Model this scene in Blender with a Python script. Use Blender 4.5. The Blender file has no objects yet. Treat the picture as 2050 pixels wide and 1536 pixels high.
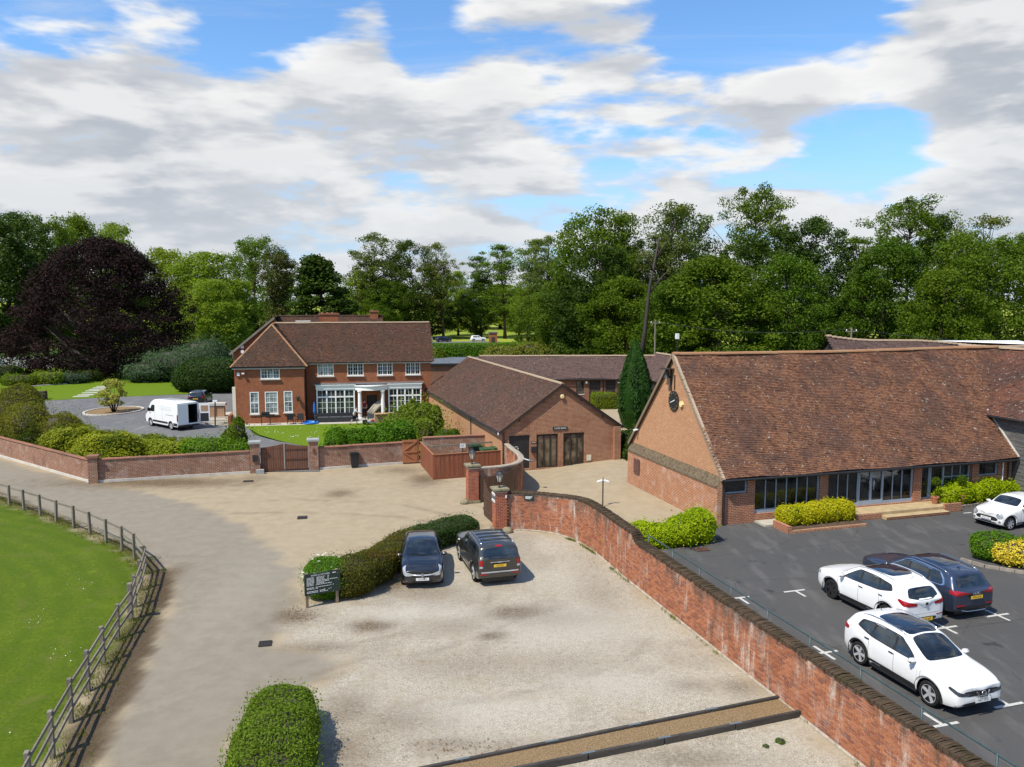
import bpy, bmesh, math, random
import numpy as np
from mathutils import Vector, Matrix
from mathutils.bvhtree import BVHTree
SC = bpy.context.scene
COL = SC.collection
rng = np.random.default_rng(7)
random.seed(7)
PI = math.pi
# ---------------------------------------------------------------- camera
F_PX, PITCH, CAM_H = 1600.0, math.radians(6.0),11.6
cam_d = bpy.data.cameras.new('camera')
cam_d.sensor_width = 36.0
cam_d.lens = 36.0 * F_PX / 2050.0
cam_d.clip_start = .3
cam_d.clip_end = 6000
cam = bpy.data.objects.new('camera', cam_d)
COL.objects.link(cam)
cam.location = (0,0, CAM_H)
cam.rotation_euler = (math.radians(90) - PITCH, 0,0)
SC.camera = cam
def ray(u, v):
 a = (u - 1025.0) / F_PX
 b = -(v - 768.0) / F_PX
 c, s = math.cos(PITCH), math.sin(PITCH)
 return a, c + b * s, -s + b * c
def G(u, v, z=.0):
 """photo pixel -> point on the horizontal plane at height z"""
 a, f, w = ray(u, v)
 t = (z - CAM_H) / w
 return (a * t, f * t)
def HZ(u, v, y):
 """photo pixel -> (x, z) at forward distance y"""
 a, f, w = ray(u, v)
 t = y / f
 return (a * t, CAM_H + w * t)
# ---------------------------------------------------------------- sun, sky, exposure
SUN_EL, SUN_AZ = math.radians(56), math.radians(228)   # azimuth clockwise from +Y
sun_dir = Vector((math.sin(SUN_AZ) * math.cos(SUN_EL), math.cos(SUN_AZ) * math.cos(SUN_EL), math.sin(SUN_EL)))
sun_d = bpy.data.lights.new('sun', 'SUN')
sun_d.energy = 5.0
sun_d.angle = math.radians(.6)
sun_d.color = (1.0,.93,.80)
sun_o = bpy.data.objects.new('sun', sun_d)
COL.objects.link(sun_o)
sun_o.rotation_euler = (-sun_dir).to_track_quat('-Z', 'Y').to_euler()
SC.view_settings.view_transform = 'Standard'
SC.view_settings.look = 'None'
SC.view_settings.exposure = .2
SC.view_settings.gamma = 1.0
SC.view_settings.use_curve_mapping = False
class NT:
 """small node-tree helper"""
 def __init__(s, tree):
  s.t = tree
  s.n = tree.nodes
  s.l = tree.links
  s.n.clear()
 def node(s, typ, **kw):
  nd = s.n.new(typ)
  for k, v in kw.items():
   setattr(nd, k, v)
  return nd
 def put(s, sock, val):
  if isinstance(val, bpy.types.NodeSocket):
   s.l.new(val, sock)
  elif val is not None:
   if isinstance(val, (tuple, list)) and len(val) == 3 and sock.type == 'RGBA':
    val = (*val, 1.0)
   sock.default_value = val
 def math(s, op, a, b=None, c=None, clamp=False):
  nd = s.node('ShaderNodeMath', operation=op, use_clamp=clamp)
  s.put(nd.inputs[0], a)
  if b is not None: s.put(nd.inputs[1], b)
  if c is not None: s.put(nd.inputs[2], c)
  return nd.outputs[0]
 def vmath(s, op, a, b=None, scale=None):
  nd = s.node('ShaderNodeVectorMath', operation=op)
  s.put(nd.inputs[0], a)
  if b is not None: s.put(nd.inputs[1], b)
  if scale is not None: s.put(nd.inputs['Scale'], scale)
  return nd.outputs['Value'] if op in ('LENGTH', 'DOT_PRODUCT', 'DISTANCE') else nd.outputs[0]
 def mix(s, fac, a, b, blend='MIX'):
  nd = s.node('ShaderNodeMix', data_type='RGBA', blend_type=blend)
  s.put(nd.inputs[0], fac)
  s.put(nd.inputs[6], a)
  s.put(nd.inputs[7], b)
  return nd.outputs[2]
 def ramp(s, val, lo, hi, a=.0, b=1.0, smooth=True):
  nd = s.node('ShaderNodeMapRange')
  nd.interpolation_type = 'SMOOTHSTEP' if smooth else 'LINEAR'
  s.put(nd.inputs[0], val)
  s.put(nd.inputs[1], lo); s.put(nd.inputs[2], hi)
  s.put(nd.inputs[3], a); s.put(nd.inputs[4], b)
  return nd.outputs[0]
 def noise(s, vec, scale, detail=4, rough=.55, dist=.0, dims='3D'):
  nd = s.node('ShaderNodeTexNoise', noise_dimensions=dims)
  if vec is not None: s.put(nd.inputs['Vector'], vec)
  s.put(nd.inputs['Scale'], scale)
  s.put(nd.inputs['Detail'], detail)
  s.put(nd.inputs['Roughness'], rough)
  s.put(nd.inputs['Distortion'], dist)
  return nd.outputs[0]
 def xyz(s, x=.0, y=.0, z=.0):
  nd = s.node('ShaderNodeCombineXYZ')
  s.put(nd.inputs[0], x); s.put(nd.inputs[1], y); s.put(nd.inputs[2], z)
  return nd.outputs[0]
 def sep(s, v):
  nd = s.node('ShaderNodeSeparateXYZ')
  s.put(nd.inputs[0], v)
  return nd.outputs
world = bpy.data.worlds.new('World')
SC.world = world
world.use_nodes = True
world.cycles.sampling_method = 'MANUAL'
world.cycles.sample_map_resolution = 512
W = NT(world.node_tree)
sky = W.node('ShaderNodeTexSky', sky_type='NISHITA')
sky.sun_disc = False
sky.sun_elevation = SUN_EL
sky.sun_rotation = SUN_AZ
sky.altitude = 100
sky.air_density = 1.0
sky.dust_density = .6
sky.ozone_density = 2.0
tc = W.node('ShaderNodeTexCoord')
D = tc.outputs['Generated']
dx, dy, dz = W.sep(D)
az = W.math('ARCTAN2', dx, dy)
el = W.math('ARCSINE', dz)
dzp = W.math('MAXIMUM', dz, .0)
def cloud_coord(shift):
 z2 = W.math('ADD', dzp, shift)
 inv = W.math('DIVIDE', 1.0, W.math('ADD', z2,.55))
 return W.xyz(W.math('MULTIPLY', dx, inv), W.math('MULTIPLY', dy, inv), W.math('MULTIPLY', z2,4.2))
def sky_deg(u, v):
 return math.atan((u - 1025) / 1600.0), math.atan((600 - v) / 1600.0 / math.hypot(1,(u - 1025) / 1600.0))
# larger cloud masses and clear gaps (direction, extent, weight): the rest is noise
def coverage(shift):
 base = W.ramp(el, .02,.40,.19,-.07, smooth=False)
 e2 = W.math('ADD', el, shift)
 for (u, v, ru, rv, w) in ((400,275,560,200,.17),(720,110,110,75,.10),(1110,90,240,130,.13),(1290,195,190,90,.11),
                              (960,205,170,70,.09),(1530,215,130,80,.13),(1930,120,300,190,.22),(1960,280,200,90,.10),
                              (60,60,500,75,-.16),(560,60,160,60,-.10),(860,90,90,130,-.16),(1520,60,220,130,-.22),(1700,250,130,110,-.20),
                              (1790,320,170,60,-.12),(1380,110,120,50,-.06),(510,385,150,45,-.12),(950,420,160,40,-.07),(1240,300,110,30,.05)):
  a0, e0 = sky_deg(u, v)
  vec = W.xyz(W.math('MULTIPLY', W.math('SUBTRACT', az, a0),1600.0 / ru), W.math('MULTIPLY', W.math('SUBTRACT', e2, e0),1600.0 / rv))
  r = W.vmath('LENGTH', vec)
  base = W.math('ADD', base, W.ramp(r, .35,1.25, w, .0))
 return base
COV = coverage(.0)
def density(shift, detail):
 c = cloud_coord(shift)
 n1 = W.noise(c, 4.6, detail, .5,.15)
 n2 = W.math('ABSOLUTE', W.math('SUBTRACT', W.noise(c, 12.0,3,.5,.1),.5))      # billows
 return W.math('SUBTRACT', n1, W.math('MULTIPLY', n2,.26))
n0 = density(.0,8)
n_up = density(.038,4)
den = W.math('ADD', n0, COV)
mask = W.ramp(den, .455,.615)
thick = W.ramp(den, .50,.80)
shade = W.ramp(W.math('SUBTRACT', n_up, n0),-.13,.13)       # denser above = shaded base
shade = W.math('ADD', W.math('MULTIPLY', shade, .72), W.math('MULTIPLY', thick, .32))
cl_col = W.mix(shade, (10.6,10.5,10.2),(5.3,5.6,6.1))
# clouds near the horizon are greyer, seen through more air
cl_col = W.mix(W.ramp(el, .0,.22,.42,.0), cl_col, (5.9,6.5,7.5))
wisp = W.noise(W.vmath('MULTIPLY', cloud_coord(.0),(.6,2.2,1.0)),1.6,6,.62,.8)
wmask = W.ramp(wisp, .50,.78,.0,.5)
sky_b = W.mix(1.0, sky.outputs[0],(1.35,1.85,2.25), 'MULTIPLY')
sky_b = W.mix(W.ramp(el, .02,.20,.75,.0), sky_b, (5.3,6.7,8.9))
full = W.mix(wmask, sky_b, (7.6,8.1,8.8))
full = W.mix(W.math('MULTIPLY', mask, .97), full, cl_col)
bg = W.node('ShaderNodeBackground')
W.put(bg.inputs[0], full)
bg.inputs[1].default_value = .082
wo = W.node('ShaderNodeOutputWorld')
W.l.new(bg.outputs[0], wo.inputs[0])
# ================================================================ helpers
def link(o, parent=None):
 COL.objects.link(o)
 if parent is not None:
  o.parent = parent
 return o
def tag(o, label, cat, group=None):
 o['label'] = label
 o['category'] = cat
 if group: o['group'] = group
 return o
def thing(name, label, cat, loc=(0,0,0), rz=.0, group=None):
 o = bpy.data.objects.new(name, None)
 o.empty_display_size = .3
 COL.objects.link(o)
 o.location = loc
 o.rotation_euler = (0,0, rz)
 return tag(o, label, cat, group)
def child_copy(src, parent):
 c = src.copy()
 COL.objects.link(c)
 c.parent = parent
 return c
def copy_tree(root, loc, rz, scale=(1,1,1), label=None, group=None):
 r = root.copy()
 COL.objects.link(r)
 r.location = loc
 r.rotation_euler = (0,0, rz)
 r.scale = scale
 if label: r['label'] = label
 if group: r['group'] = group
 for ch in root.children:
  c = child_copy(ch, r)
  for g in ch.children:
   child_copy(g, c)
 return r
def MT(m):
 return MATS[m] if isinstance(m, str) else m
def np_mesh(name, V, Q, mat, attrs=None, uv=None, smooth=False):
 """V (n,3), Q (m,4) quads or (m,3) tris as numpy; attrs {name: per-vertex float}"""
 V = np.ascontiguousarray(V, dtype=np.float32)
 Q = np.ascontiguousarray(Q, dtype=np.int32)
 k = Q.shape[1]
 me = bpy.data.meshes.new(name)
 me.vertices.add(len(V))
 me.vertices.foreach_set('co', V.ravel())
 me.loops.add(Q.size)
 me.loops.foreach_set('vertex_index', Q.ravel())
 me.polygons.add(len(Q))
 me.polygons.foreach_set('loop_start', np.arange(0, Q.size, k, dtype=np.int32))
 me.polygons.foreach_set('loop_total', np.full(len(Q), k, dtype=np.int32))
 me.polygons.foreach_set('use_smooth', np.full(len(Q), bool(smooth)))
 me.update()
 if attrs:
  for an, av in attrs.items():
   at = me.attributes.new(an, 'FLOAT', 'POINT')
   at.data.foreach_set('value', np.ascontiguousarray(av, dtype=np.float32))
 if uv is not None:
  ul = me.uv_layers.new(name='UVMap')
  ul.data.foreach_set('uv', np.ascontiguousarray(np.asarray(uv, dtype=np.float32)[Q.ravel()]).ravel())
 if mat is not None:
  me.materials.append(MT(mat))
 return me
def np_obj(name, V, Q, mat, parent=None, attrs=None, uv=None, smooth=False):
 return link(bpy.data.objects.new(name, np_mesh(name, V, Q, mat, attrs, uv, smooth)), parent)
class MB:
 """collects faces with optional metre UVs, builds one mesh object"""
 def __init__(s):
  s.v = []; s.f = []; s.uv = []; s.m = []
 def face(s, pts, uvs=None, mi=0):
  b = len(s.v)
  s.v.extend([tuple(p) for p in pts])
  if uvs is None:
   p0 = Vector(pts[0]); n = (Vector(pts[1]) - p0).cross(Vector(pts[-1]) - p0)
   if n.length < 1e-12: n = Vector((0,0,1))
   n.normalize()
   if abs(n.z) > .8:
    uvs = [(p[0], p[1]) for p in pts]
   else:
    t = Vector((-n.y, n.x, 0)); t.normalize()
    uvs = [(t.x * p[0] + t.y * p[1], p[2]) for p in pts]
  s.uv.extend(uvs)
  s.f.append(list(range(b, b + len(pts))))
  s.m.append(mi)
 def box(s, x0, x1, y0, y1, z0, z1, mi=0, M=None):
  P = [(x0, y0, z0),(x1, y0, z0),(x1, y1, z0),(x0, y1, z0),(x0, y0, z1),(x1, y0, z1),(x1, y1, z1),(x0, y1, z1)]
  if M is not None: P = [tuple(M @ Vector(p)) for p in P]
  for q in ((0,3,2,1),(4,5,6,7),(0,1,5,4),(1,2,6,5),(2,3,7,6),(3,0,4,7)):
   s.face([P[i] for i in q], mi=mi)
  return s
 def beam(s, a, b, w, h, up=(0,0,1), mi=0):
  """rectangular bar from a to b, w sideways, h along up"""
  a = Vector(a); b = Vector(b); d = (b - a); L = d.length; d.normalize()
  upv = Vector(up)
  side = d.cross(upv)
  if side.length < 1e-5: side = d.cross(Vector((1,0,0)))
  side.normalize()
  u2 = side.cross(d); u2.normalize()
  M = Matrix((( d.x, side.x, u2.x, a.x),(d.y, side.y, u2.y, a.y),(d.z, side.z, u2.z, a.z),(0,0,0,1)))
  s.box(0, L, -w / 2, w / 2,-h / 2, h / 2, mi, M)
  return s
 def tube(s, pts, r, n=8, cap=True, mi=0):
  pts = [Vector(p) for p in pts]
  rr = r if isinstance(r, (list, tuple)) else [r] * len(pts)
  rings = []
  for i, p in enumerate(pts):
   d = pts[min(i + 1, len(pts) - 1)] - pts[max(i - 1,0)]
   d.normalize()
   ref = Vector((0,0,1)) if abs(d.z) < .9 else Vector((1,0,0))
   a = d.cross(ref); a.normalize(); b = a.cross(d)
   rings.append([p + (a * math.cos(2 * PI * k / n) + b * math.sin(2 * PI * k / n)) * rr[i] for k in range(n)])
  for i in range(len(rings) - 1):
   for k in range(n):
    s.face([rings[i][k], rings[i][(k + 1) % n], rings[i + 1][(k + 1) % n], rings[i + 1][k]], mi=mi)
  if cap:
   s.face(rings[0][::-1], mi=mi); s.face(rings[-1], mi=mi)
  return s
 def lathe(s, prof, c=(0,0,0), n=16, mi=0):
  """prof [(r,z)...]"""
  rings = [[(c[0] + r * math.cos(2 * PI * k / n), c[1] + r * math.sin(2 * PI * k / n), c[2] + z) for k in range(n)] for r, z in prof]
  for i in range(len(rings) - 1):
   for k in range(n):
    s.face([rings[i][k], rings[i][(k + 1) % n], rings[i + 1][(k + 1) % n], rings[i + 1][k]], mi=mi)
  if prof[0][0] > 1e-4: s.face(rings[0][::-1], mi=mi)
  if prof[-1][0] > 1e-4: s.face(rings[-1], mi=mi)
  return s
 def prism(s, poly, z0, z1, mi=0):
  n = len(poly)
  s.face([(p[0], p[1], z1) for p in poly], mi=mi)
  s.face([(p[0], p[1], z0) for p in poly][::-1], mi=mi)
  for i in range(n):
   a, b = poly[i], poly[(i + 1) % n]
   s.face([(a[0], a[1], z0),(b[0], b[1], z0),(b[0], b[1], z1),(a[0], a[1], z1)], mi=mi)
  return s
 def build(s, name, mat, parent=None, smooth=False, loc=None, rz=None, bevel=.0, merge=False):
  me = bpy.data.meshes.new(name)
  me.from_pydata(s.v, [], s.f)
  ul = me.uv_layers.new(name='UVMap')
  k = 0
  data = []
  for f in s.f:
   for i in f: data.extend(s.uv[i])
  ul.data.foreach_set('uv', data)
  mats = mat if isinstance(mat, (list, tuple)) else [mat]
  for m in mats: me.materials.append(MT(m))
  if len(mats) > 1:
   me.polygons.foreach_set('material_index', s.m)
  if smooth or merge or bevel:
   bm = bmesh.new(); bm.from_mesh(me)
   bmesh.ops.remove_doubles(bm, verts=bm.verts, dist=1e-5)
   if bevel:
    bmesh.ops.bevel(bm, geom=[e for e in bm.edges if len(e.link_faces) == 2 and e.calc_face_angle(0) > .6], offset=bevel, segments=2, affect='EDGES', clamp_overlap=True)
   bm.to_mesh(me); bm.free()
  if smooth:
   me.polygons.foreach_set('use_smooth', [True] * len(me.polygons))
  me.update()
  o = bpy.data.objects.new(name, me)
  if loc is not None: o.location = loc
  if rz is not None: o.rotation_euler = (0,0, rz)
  return link(o, parent)
def BX(*a, **k):
 return MB() . box(*a, **k)
def text_mesh(name, body, size, mat, parent=None, loc=(0,0,0), rot=(PI / 2,0,0), align='CENTER', ext=.002, sx=1.0):
 cu = bpy.data.curves.new(name, 'FONT')
 cu.body = body; cu.size = size; cu.align_x = align; cu.align_y = 'CENTER'; cu.extrude = ext; cu.resolution_u = 2
 tmp = bpy.data.objects.new(name + '_tmp', cu)
 me = bpy.data.meshes.new_from_object(tmp)
 bpy.data.objects.remove(tmp)
 bpy.data.curves.remove(cu)
 me.name = name
 me.materials.clear(); me.materials.append(MT(mat))
 o = bpy.data.objects.new(name, me)
 o.location = loc; o.rotation_euler = rot; o.scale = (sx, 1,1)
 return link(o, parent)
# ---------------------------------------------------------------- noise in numpy (value noise, for masks and shapes)
_perm = np.random.default_rng(3).random((256,256)).astype(np.float32)
def vnoise(x, y, s=1.0, o=0):
 x = np.asarray(x, dtype=float) * s + 17.3 * o; y = np.asarray(y, dtype=float) * s + 9.1 * o
 xi = np.floor(x).astype(int); yi = np.floor(y).astype(int)
 fx = x - xi; fy = y - yi
 fx = fx * fx * (3 - 2 * fx); fy = fy * fy * (3 - 2 * fy)
 a = _perm[xi & 255, yi & 255]; b = _perm[(xi + 1) & 255, yi & 255]
 c = _perm[xi & 255,(yi + 1) & 255]; d = _perm[(xi + 1) & 255,(yi + 1) & 255]
 return (a * (1 - fx) + b * fx) * (1 - fy) + (c * (1 - fx) + d * fx) * fy
def fbm(x, y, s=1.0, o=0, n=4):
 t = 0; a = .5
 for i in range(n):
  t = t + a * vnoise(x, y, s * 2 ** i, o + i); a *= .5
 return t / (1 - .5 ** n)
def inside(px, py, poly):
 r = np.zeros(px.shape, bool)
 n = len(poly)
 for i in range(n):
  x0, y0 = poly[i]; x1, y1 = poly[(i + 1) % n]
  c = ((y0 > py) != (y1 > py)) & (px < (x1 - x0) * (py - y0) / (y1 - y0 + 1e-12) + x0)
  r ^= c
 return r
def edge_dist(px, py, poly, closed=True):
 d = np.full(px.shape, 1e9)
 n = len(poly)
 for i in range(n if closed else n - 1):
  x0, y0 = poly[i]; x1, y1 = poly[(i + 1) % n]
  vx, vy = x1 - x0, y1 - y0
  t = np.clip(((px - x0) * vx + (py - y0) * vy) / (vx * vx + vy * vy + 1e-12),0,1)
  d = np.minimum(d, np.hypot(px - x0 - t * vx, py - y0 - t * vy))
 return d
def sdist(px, py, poly):
 d = edge_dist(px, py, poly)
 return np.where(inside(px, py, poly), d, -d)
def sstep(x, a, b):
 t = np.clip((x - a) / (b - a),0,1)
 return t * t * (3 - 2 * t)
# ================================================================ materials
MATS = {}
def material(name):
 m = bpy.data.materials.new(name)
 m.use_nodes = True
 MATS[name] = m
 return m, NT(m.node_tree)
def finish(n, color, rough=.7, bump=None, bstr=.3, bdist=.02, metal=.0, spec=None, coat=.0, sub=None, alpha=None):
 p = n.node('ShaderNodeBsdfPrincipled')
 n.put(p.inputs['Base Color'], color)
 n.put(p.inputs['Roughness'], rough)
 n.put(p.inputs['Metallic'], metal)
 if spec is None and not isinstance(rough, bpy.types.NodeSocket) and rough > .8: spec = .12
 if spec is not None: n.put(p.inputs['Specular IOR Level'], spec)
 if coat: n.put(p.inputs['Coat Weight'], coat); n.put(p.inputs['Coat Roughness'],.04)
 if bump is not None:
  b = n.node('ShaderNodeBump')
  n.put(b.inputs['Strength'], bstr); n.put(b.inputs['Distance'], bdist); n.put(b.inputs['Height'], bump)
  n.l.new(b.outputs[0], p.inputs['Normal'])
 o = n.node('ShaderNodeOutputMaterial')
 n.l.new(p.outputs[0], o.inputs[0])
 return p
def plain(name, color, rough=.6, metal=.0, var=.12, scale=3.0, coat=.0, bump=.0, spec=None):
 """painted / solid surface with mild tonal variation and fine relief"""
 m, n = material(name)
 c = n.node('ShaderNodeTexCoord').outputs['Object']
 f = n.noise(c, scale, 5,.6)
 g = n.noise(c, scale * 9,3,.6)
 k = n.math('ADD', n.math('MULTIPLY', f, .7), n.math('MULTIPLY', g, .3))
 col = n.mix(n.ramp(k, .3,.7), tuple(x * (1 - var) for x in color), tuple(min(1, x * (1 + var)) for x in color))
 finish(n, col, rough, g if bump else None, bump, .01, metal, spec, coat)
 return m
def leaf_mat(name, c1, c2, c3, trans=.35, rough=.5):
 """foliage: per-leaf colour between c1 and c2, a share of c3; light passes through"""
 m, n = material(name)
 at = n.node('ShaderNodeAttribute', attribute_name='lc').outputs['Fac']
 geo = n.node('ShaderNodeNewGeometry')
 oi = n.node('ShaderNodeObjectInfo').outputs['Random']
 big = n.noise(geo.outputs['Position'],.55,3,.5)
 col = n.mix(at, c1, c2)
 col = n.mix(n.ramp(big, .52,.72,0,.75), col, c3)
 col = n.mix(n.math('MULTIPLY', oi, .22), col, tuple(x * .6 for x in c1))
 fr = n.math('FRACT', n.math('MULTIPLY', oi, 7.31))
 col = n.mix(n.math('MULTIPLY', fr, .5), col, n.mix(1.0, col, (1.75,1.25,.8), 'MULTIPLY'))
 d = n.node('ShaderNodeBsdfPrincipled')
 n.put(d.inputs['Base Color'], col); n.put(d.inputs['Roughness'], rough); n.put(d.inputs['Specular IOR Level'],.12)
 t = n.node('ShaderNodeBsdfTranslucent')
 n.put(t.inputs[0], n.mix(1.0, col, (1.25,1.35,.55), 'MULTIPLY'))
 mx = n.node('ShaderNodeMixShader')
 mx.inputs[0].default_value = trans
 n.l.new(d.outputs[0], mx.inputs[1]); n.l.new(t.outputs[0], mx.inputs[2])
 o = n.node('ShaderNodeOutputMaterial')
 n.l.new(mx.outputs[0], o.inputs[0])
 return m
def brick_mat(name, c1, c2, mortar, dirt=(.10,.085,.07), white=.0, w=.25, h=.088, mort=.017, lich=.0):
 m, n = material(name)
 uv = n.node('ShaderNodeUVMap').outputs[0]
 b = n.node('ShaderNodeTexBrick')
 n.put(b.inputs['Vector'], uv)
 n.put(b.inputs['Color1'], c1); n.put(b.inputs['Color2'], c2); n.put(b.inputs['Mortar'], mortar)
 n.put(b.inputs['Scale'],1.0); n.put(b.inputs['Mortar Size'], mort); n.put(b.inputs['Mortar Smooth'],.2)
 n.put(b.inputs['Bias'],.0); n.put(b.inputs['Brick Width'], w); n.put(b.inputs['Row Height'], h)
 geo = n.node('ShaderNodeNewGeometry').outputs['Position']
 big = n.noise(geo, .8,5,.6)
 mid = n.noise(geo, 5.0,4,.65)
 fine = n.noise(geo, 40.0,3,.6)
 col = n.mix(n.ramp(mid, .35,.7,0,.35), b.outputs['Color'], tuple(x * .62 for x in c1))
 col = n.mix(n.ramp(big, .48,.72,0,.5), col, dirt)
 if white:
  wn = n.noise(geo, 1.7,6,.68)
  col = n.mix(n.ramp(wn, .5,.66,0, white), col, (.62,.55,.50))
 hgt = n.math('ADD', n.math('MULTIPLY', b.outputs['Fac'],-1.0), n.math('MULTIPLY', fine, .4))
 finish(n, col, .88, hgt, .5,.012)
 return m
def wood_mat(name, c1, c2, rough=.75, scale=1.0, grain=(14,14,1.2)):
 m, n = material(name)
 c = n.node('ShaderNodeTexCoord').outputs['Object']
 oi = n.node('ShaderNodeObjectInfo').outputs['Random']
 v = n.vmath('ADD', n.vmath('MULTIPLY', c, tuple(g * scale for g in grain)), n.xyz(n.math('MULTIPLY', oi, 37.0), n.math('MULTIPLY', oi, 11.0),.0))
 g = n.noise(v, 1.0,6,.65,.4)
 w = n.noise(c, .9 * scale, 4,.6)
 col = n.mix(n.ramp(g, .3,.72), c1, c2)
 col = n.mix(n.ramp(w, .5,.75,0,.4), col, tuple(x * .55 for x in c1))
 col = n.mix(n.math('MULTIPLY', oi, .45), col, tuple(x * .6 for x in c2))
 finish(n, col, rough, g, .35,.006)
 return m
def tile_mat(name, c1, c2, c3, lichen=.4, moss=.3, streak=.35):
 """clay roof tiles: per-tile colour from attribute lc, weathering over larger areas"""
 m, n = material(name)
 at = n.node('ShaderNodeAttribute', attribute_name='lc').outputs['Fac']
 geo = n.node('ShaderNodeNewGeometry').outputs['Position']
 big = n.noise(geo, .45,5,.6,.6)
 mid = n.noise(n.vmath('MULTIPLY', geo, (1.0,1.0,.35)),1.9,5,.65)
 sp = n.noise(geo, 6.0,4,.7)
 fine = n.noise(geo, 45.0,3,.6)
 col = n.mix(n.ramp(at, .15,.85), c1, c2)
 col = n.mix(n.ramp(big, .42,.66,0,.75), col, c3)
 col = n.mix(n.ramp(mid, .5,.74,0, streak), col, tuple(x * .42 for x in c3))
 col = n.mix(n.ramp(n.math('ADD', sp, n.math('MULTIPLY', at, .16)),.70,.80,0, lichen), col, (.50,.45,.36))
 col = n.mix(n.ramp(n.noise(geo, 2.6,5,.7),.60,.75,0, moss), col, (.075,.07,.03))
 finish(n, col, .9, fine, .4,.01)
 return m
def glass_mat(name, tint=(.012,.015,.018), rough=.03, spec=.6):
 m, n = material(name)
 c = n.node('ShaderNodeTexCoord').outputs['Object']
 f = n.noise(c, 1.3,3,.5)
 col = n.mix(n.ramp(f, .35,.65), tuple(x * .4 for x in tint), tuple(x * 2.0 for x in tint))
 finish(n, col, rough, f, .03,.02,.0, spec)
 return m
def car_paint(name, color, metal=.0, rough=.35, coat=1.0):
 m, n = material(name)
 c = n.node('ShaderNodeTexCoord').outputs['Object']
 sp = c
 z = n.sep(c)[2]
 dirt = n.ramp(n.math('ADD', z, n.math('MULTIPLY', n.noise(c, 4.0,4,.6),.35)),.35,.75,.30,.0)
 fl = n.noise(c, 900.0,1,.5)
 col = n.mix(n.ramp(fl, .3,.7,0,.12), color, tuple(min(1, x * 1.4 + .01) for x in color))
 col = n.mix(dirt, col, (.16,.14,.115))
 finish(n, col, rough, None, metal=metal, coat=coat)
 return m
plain('white_paint', (.78,.78,.76),.45, var=.05, scale=1.5)
plain('cream_paint', (.66,.60,.46),.6, var=.08)
plain('grey_blue_paint', (.28,.34,.40),.5, var=.08)
plain('black_metal', (.018,.018,.02),.45, var=.3)
plain('black_plastic', (.016,.017,.019),.5, var=.25, scale=6)
plain('dark_rubber', (.018,.018,.018),.85, var=.3, scale=8)
plain('chrome', (.62,.63,.65),.18,1.0, var=.05)
plain('alloy', (.52,.53,.55),.3,.35, var=.08)
plain('dark_alloy', (.05,.05,.055),.35,.7, var=.15)
plain('red_lens', (.32,.008,.012),.12, var=.25, scale=14, coat=.6)
plain('clear_lens', (.50,.53,.56),.12,.4, var=.35, scale=22, coat=.8)
plain('dark_lens', (.07,.08,.10),.12,.3, var=.5, scale=18, coat=.8)
plain('orange_lens', (.6,.16,.02),.2, var=.2, scale=14)
plain('plate_yellow', (.72,.46,.04),.5, var=.05)
plain('plate_white', (.74,.74,.72),.5, var=.05)
plain('plate_ink', (.01,.01,.01),.6, var=.1)
plain('sign_white', (.75,.76,.74),.6, var=.05)
plain('sign_green', (.012,.028,.024),.5, var=.2)
plain('galvanised', (.20,.24,.25),.5,.5, var=.2, scale=6)
plain('rail_green', (.045,.075,.075),.5,.2, var=.3, scale=6)
plain('concrete', (.42,.39,.33),.9, var=.2, scale=2.5, bump=.3)
plain('sand_paving', (.40,.30,.17),.9, var=.2, scale=2.5, bump=.3)
plain('aged_coping', (.33,.28,.22),.9, var=.35, scale=5, bump=.5)
plain('pale_concrete', (.50,.47,.42),.9, var=.15, scale=2.5, bump=.3)
plain('lead', (.16,.17,.18),.6,.2, var=.25, scale=3, bump=.2)
plain('stone_cap', (.23,.20,.13),.95, var=.35, scale=6, bump=.6)
plain('grey_stone', (.30,.31,.30),.9, var=.2, scale=4, bump=.3)
plain('dark_moss', (.13,.10,.065),.95, var=.5, scale=7, bump=.7)
plain('render_grey', (.36,.37,.37),.9, var=.1, scale=1.2, bump=.2)
plain('white_sheet', (.80,.80,.80),.5, var=.05, scale=.5)
plain('bitumen', (.10,.11,.125),.75, var=.2, scale=1.0)
plain('cardboard', (.38,.24,.15),.85, var=.12, scale=2)
plain('canvas', (.30,.27,.21),.9, var=.25, scale=4, bump=.4)
plain('rattan', (.022,.022,.025),.7, var=.4, scale=25, bump=.5)
plain('cushion', (.075,.08,.085),.9, var=.15, scale=8)
plain('blue_plastic', (.02,.16,.55),.4, var=.15)
plain('green_plastic', (.035,.085,.030),.5, var=.3, scale=3)
plain('red_paint', (.30,.02,.015),.4, var=.15)
plain('skin', (.50,.30,.22),.55, var=.06)
plain('shirt_grey', (.50,.52,.56),.9, var=.08, scale=6)
plain('shorts_navy', (.018,.022,.045),.9, var=.15, scale=6)
plain('shirt_red', (.22,.03,.03),.9, var=.12, scale=6)
plain('hair_dark', (.03,.02,.015),.8, var=.3, scale=20)
plain('soil', (.09,.06,.04),.95, var=.4, scale=5, bump=.8)
plain('terracotta', (.36,.15,.08),.85, var=.15, scale=5)
plain('curtain', (.42,.43,.42),.9, var=.25, scale=3)
plain('mortar', (.36,.31,.25),.95, var=.25, scale=5, bump=.5)
plain('lamp_glass', (.55,.52,.45),.1, var=.15, scale=8, spec=.8)
plain('yellow_white', (.78,.62,.30),.5, var=.1)
plain('dull_gold', (.30,.24,.10),.5, var=.2)
plain('petal_white', (.8,.8,.74),.7, var=.06)
plain('drain_iron', (.035,.03,.027),.7,.3, var=.4, scale=20, bump=.5)
plain('rust_iron', (.11,.05,.035),.8, var=.4, scale=9, bump=.5)
plain('line_white', (.47,.46,.43),.85, var=.35, scale=14)
plain('road_kerb', (.27,.23,.19),.9, var=.3, scale=4, bump=.4)
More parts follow.
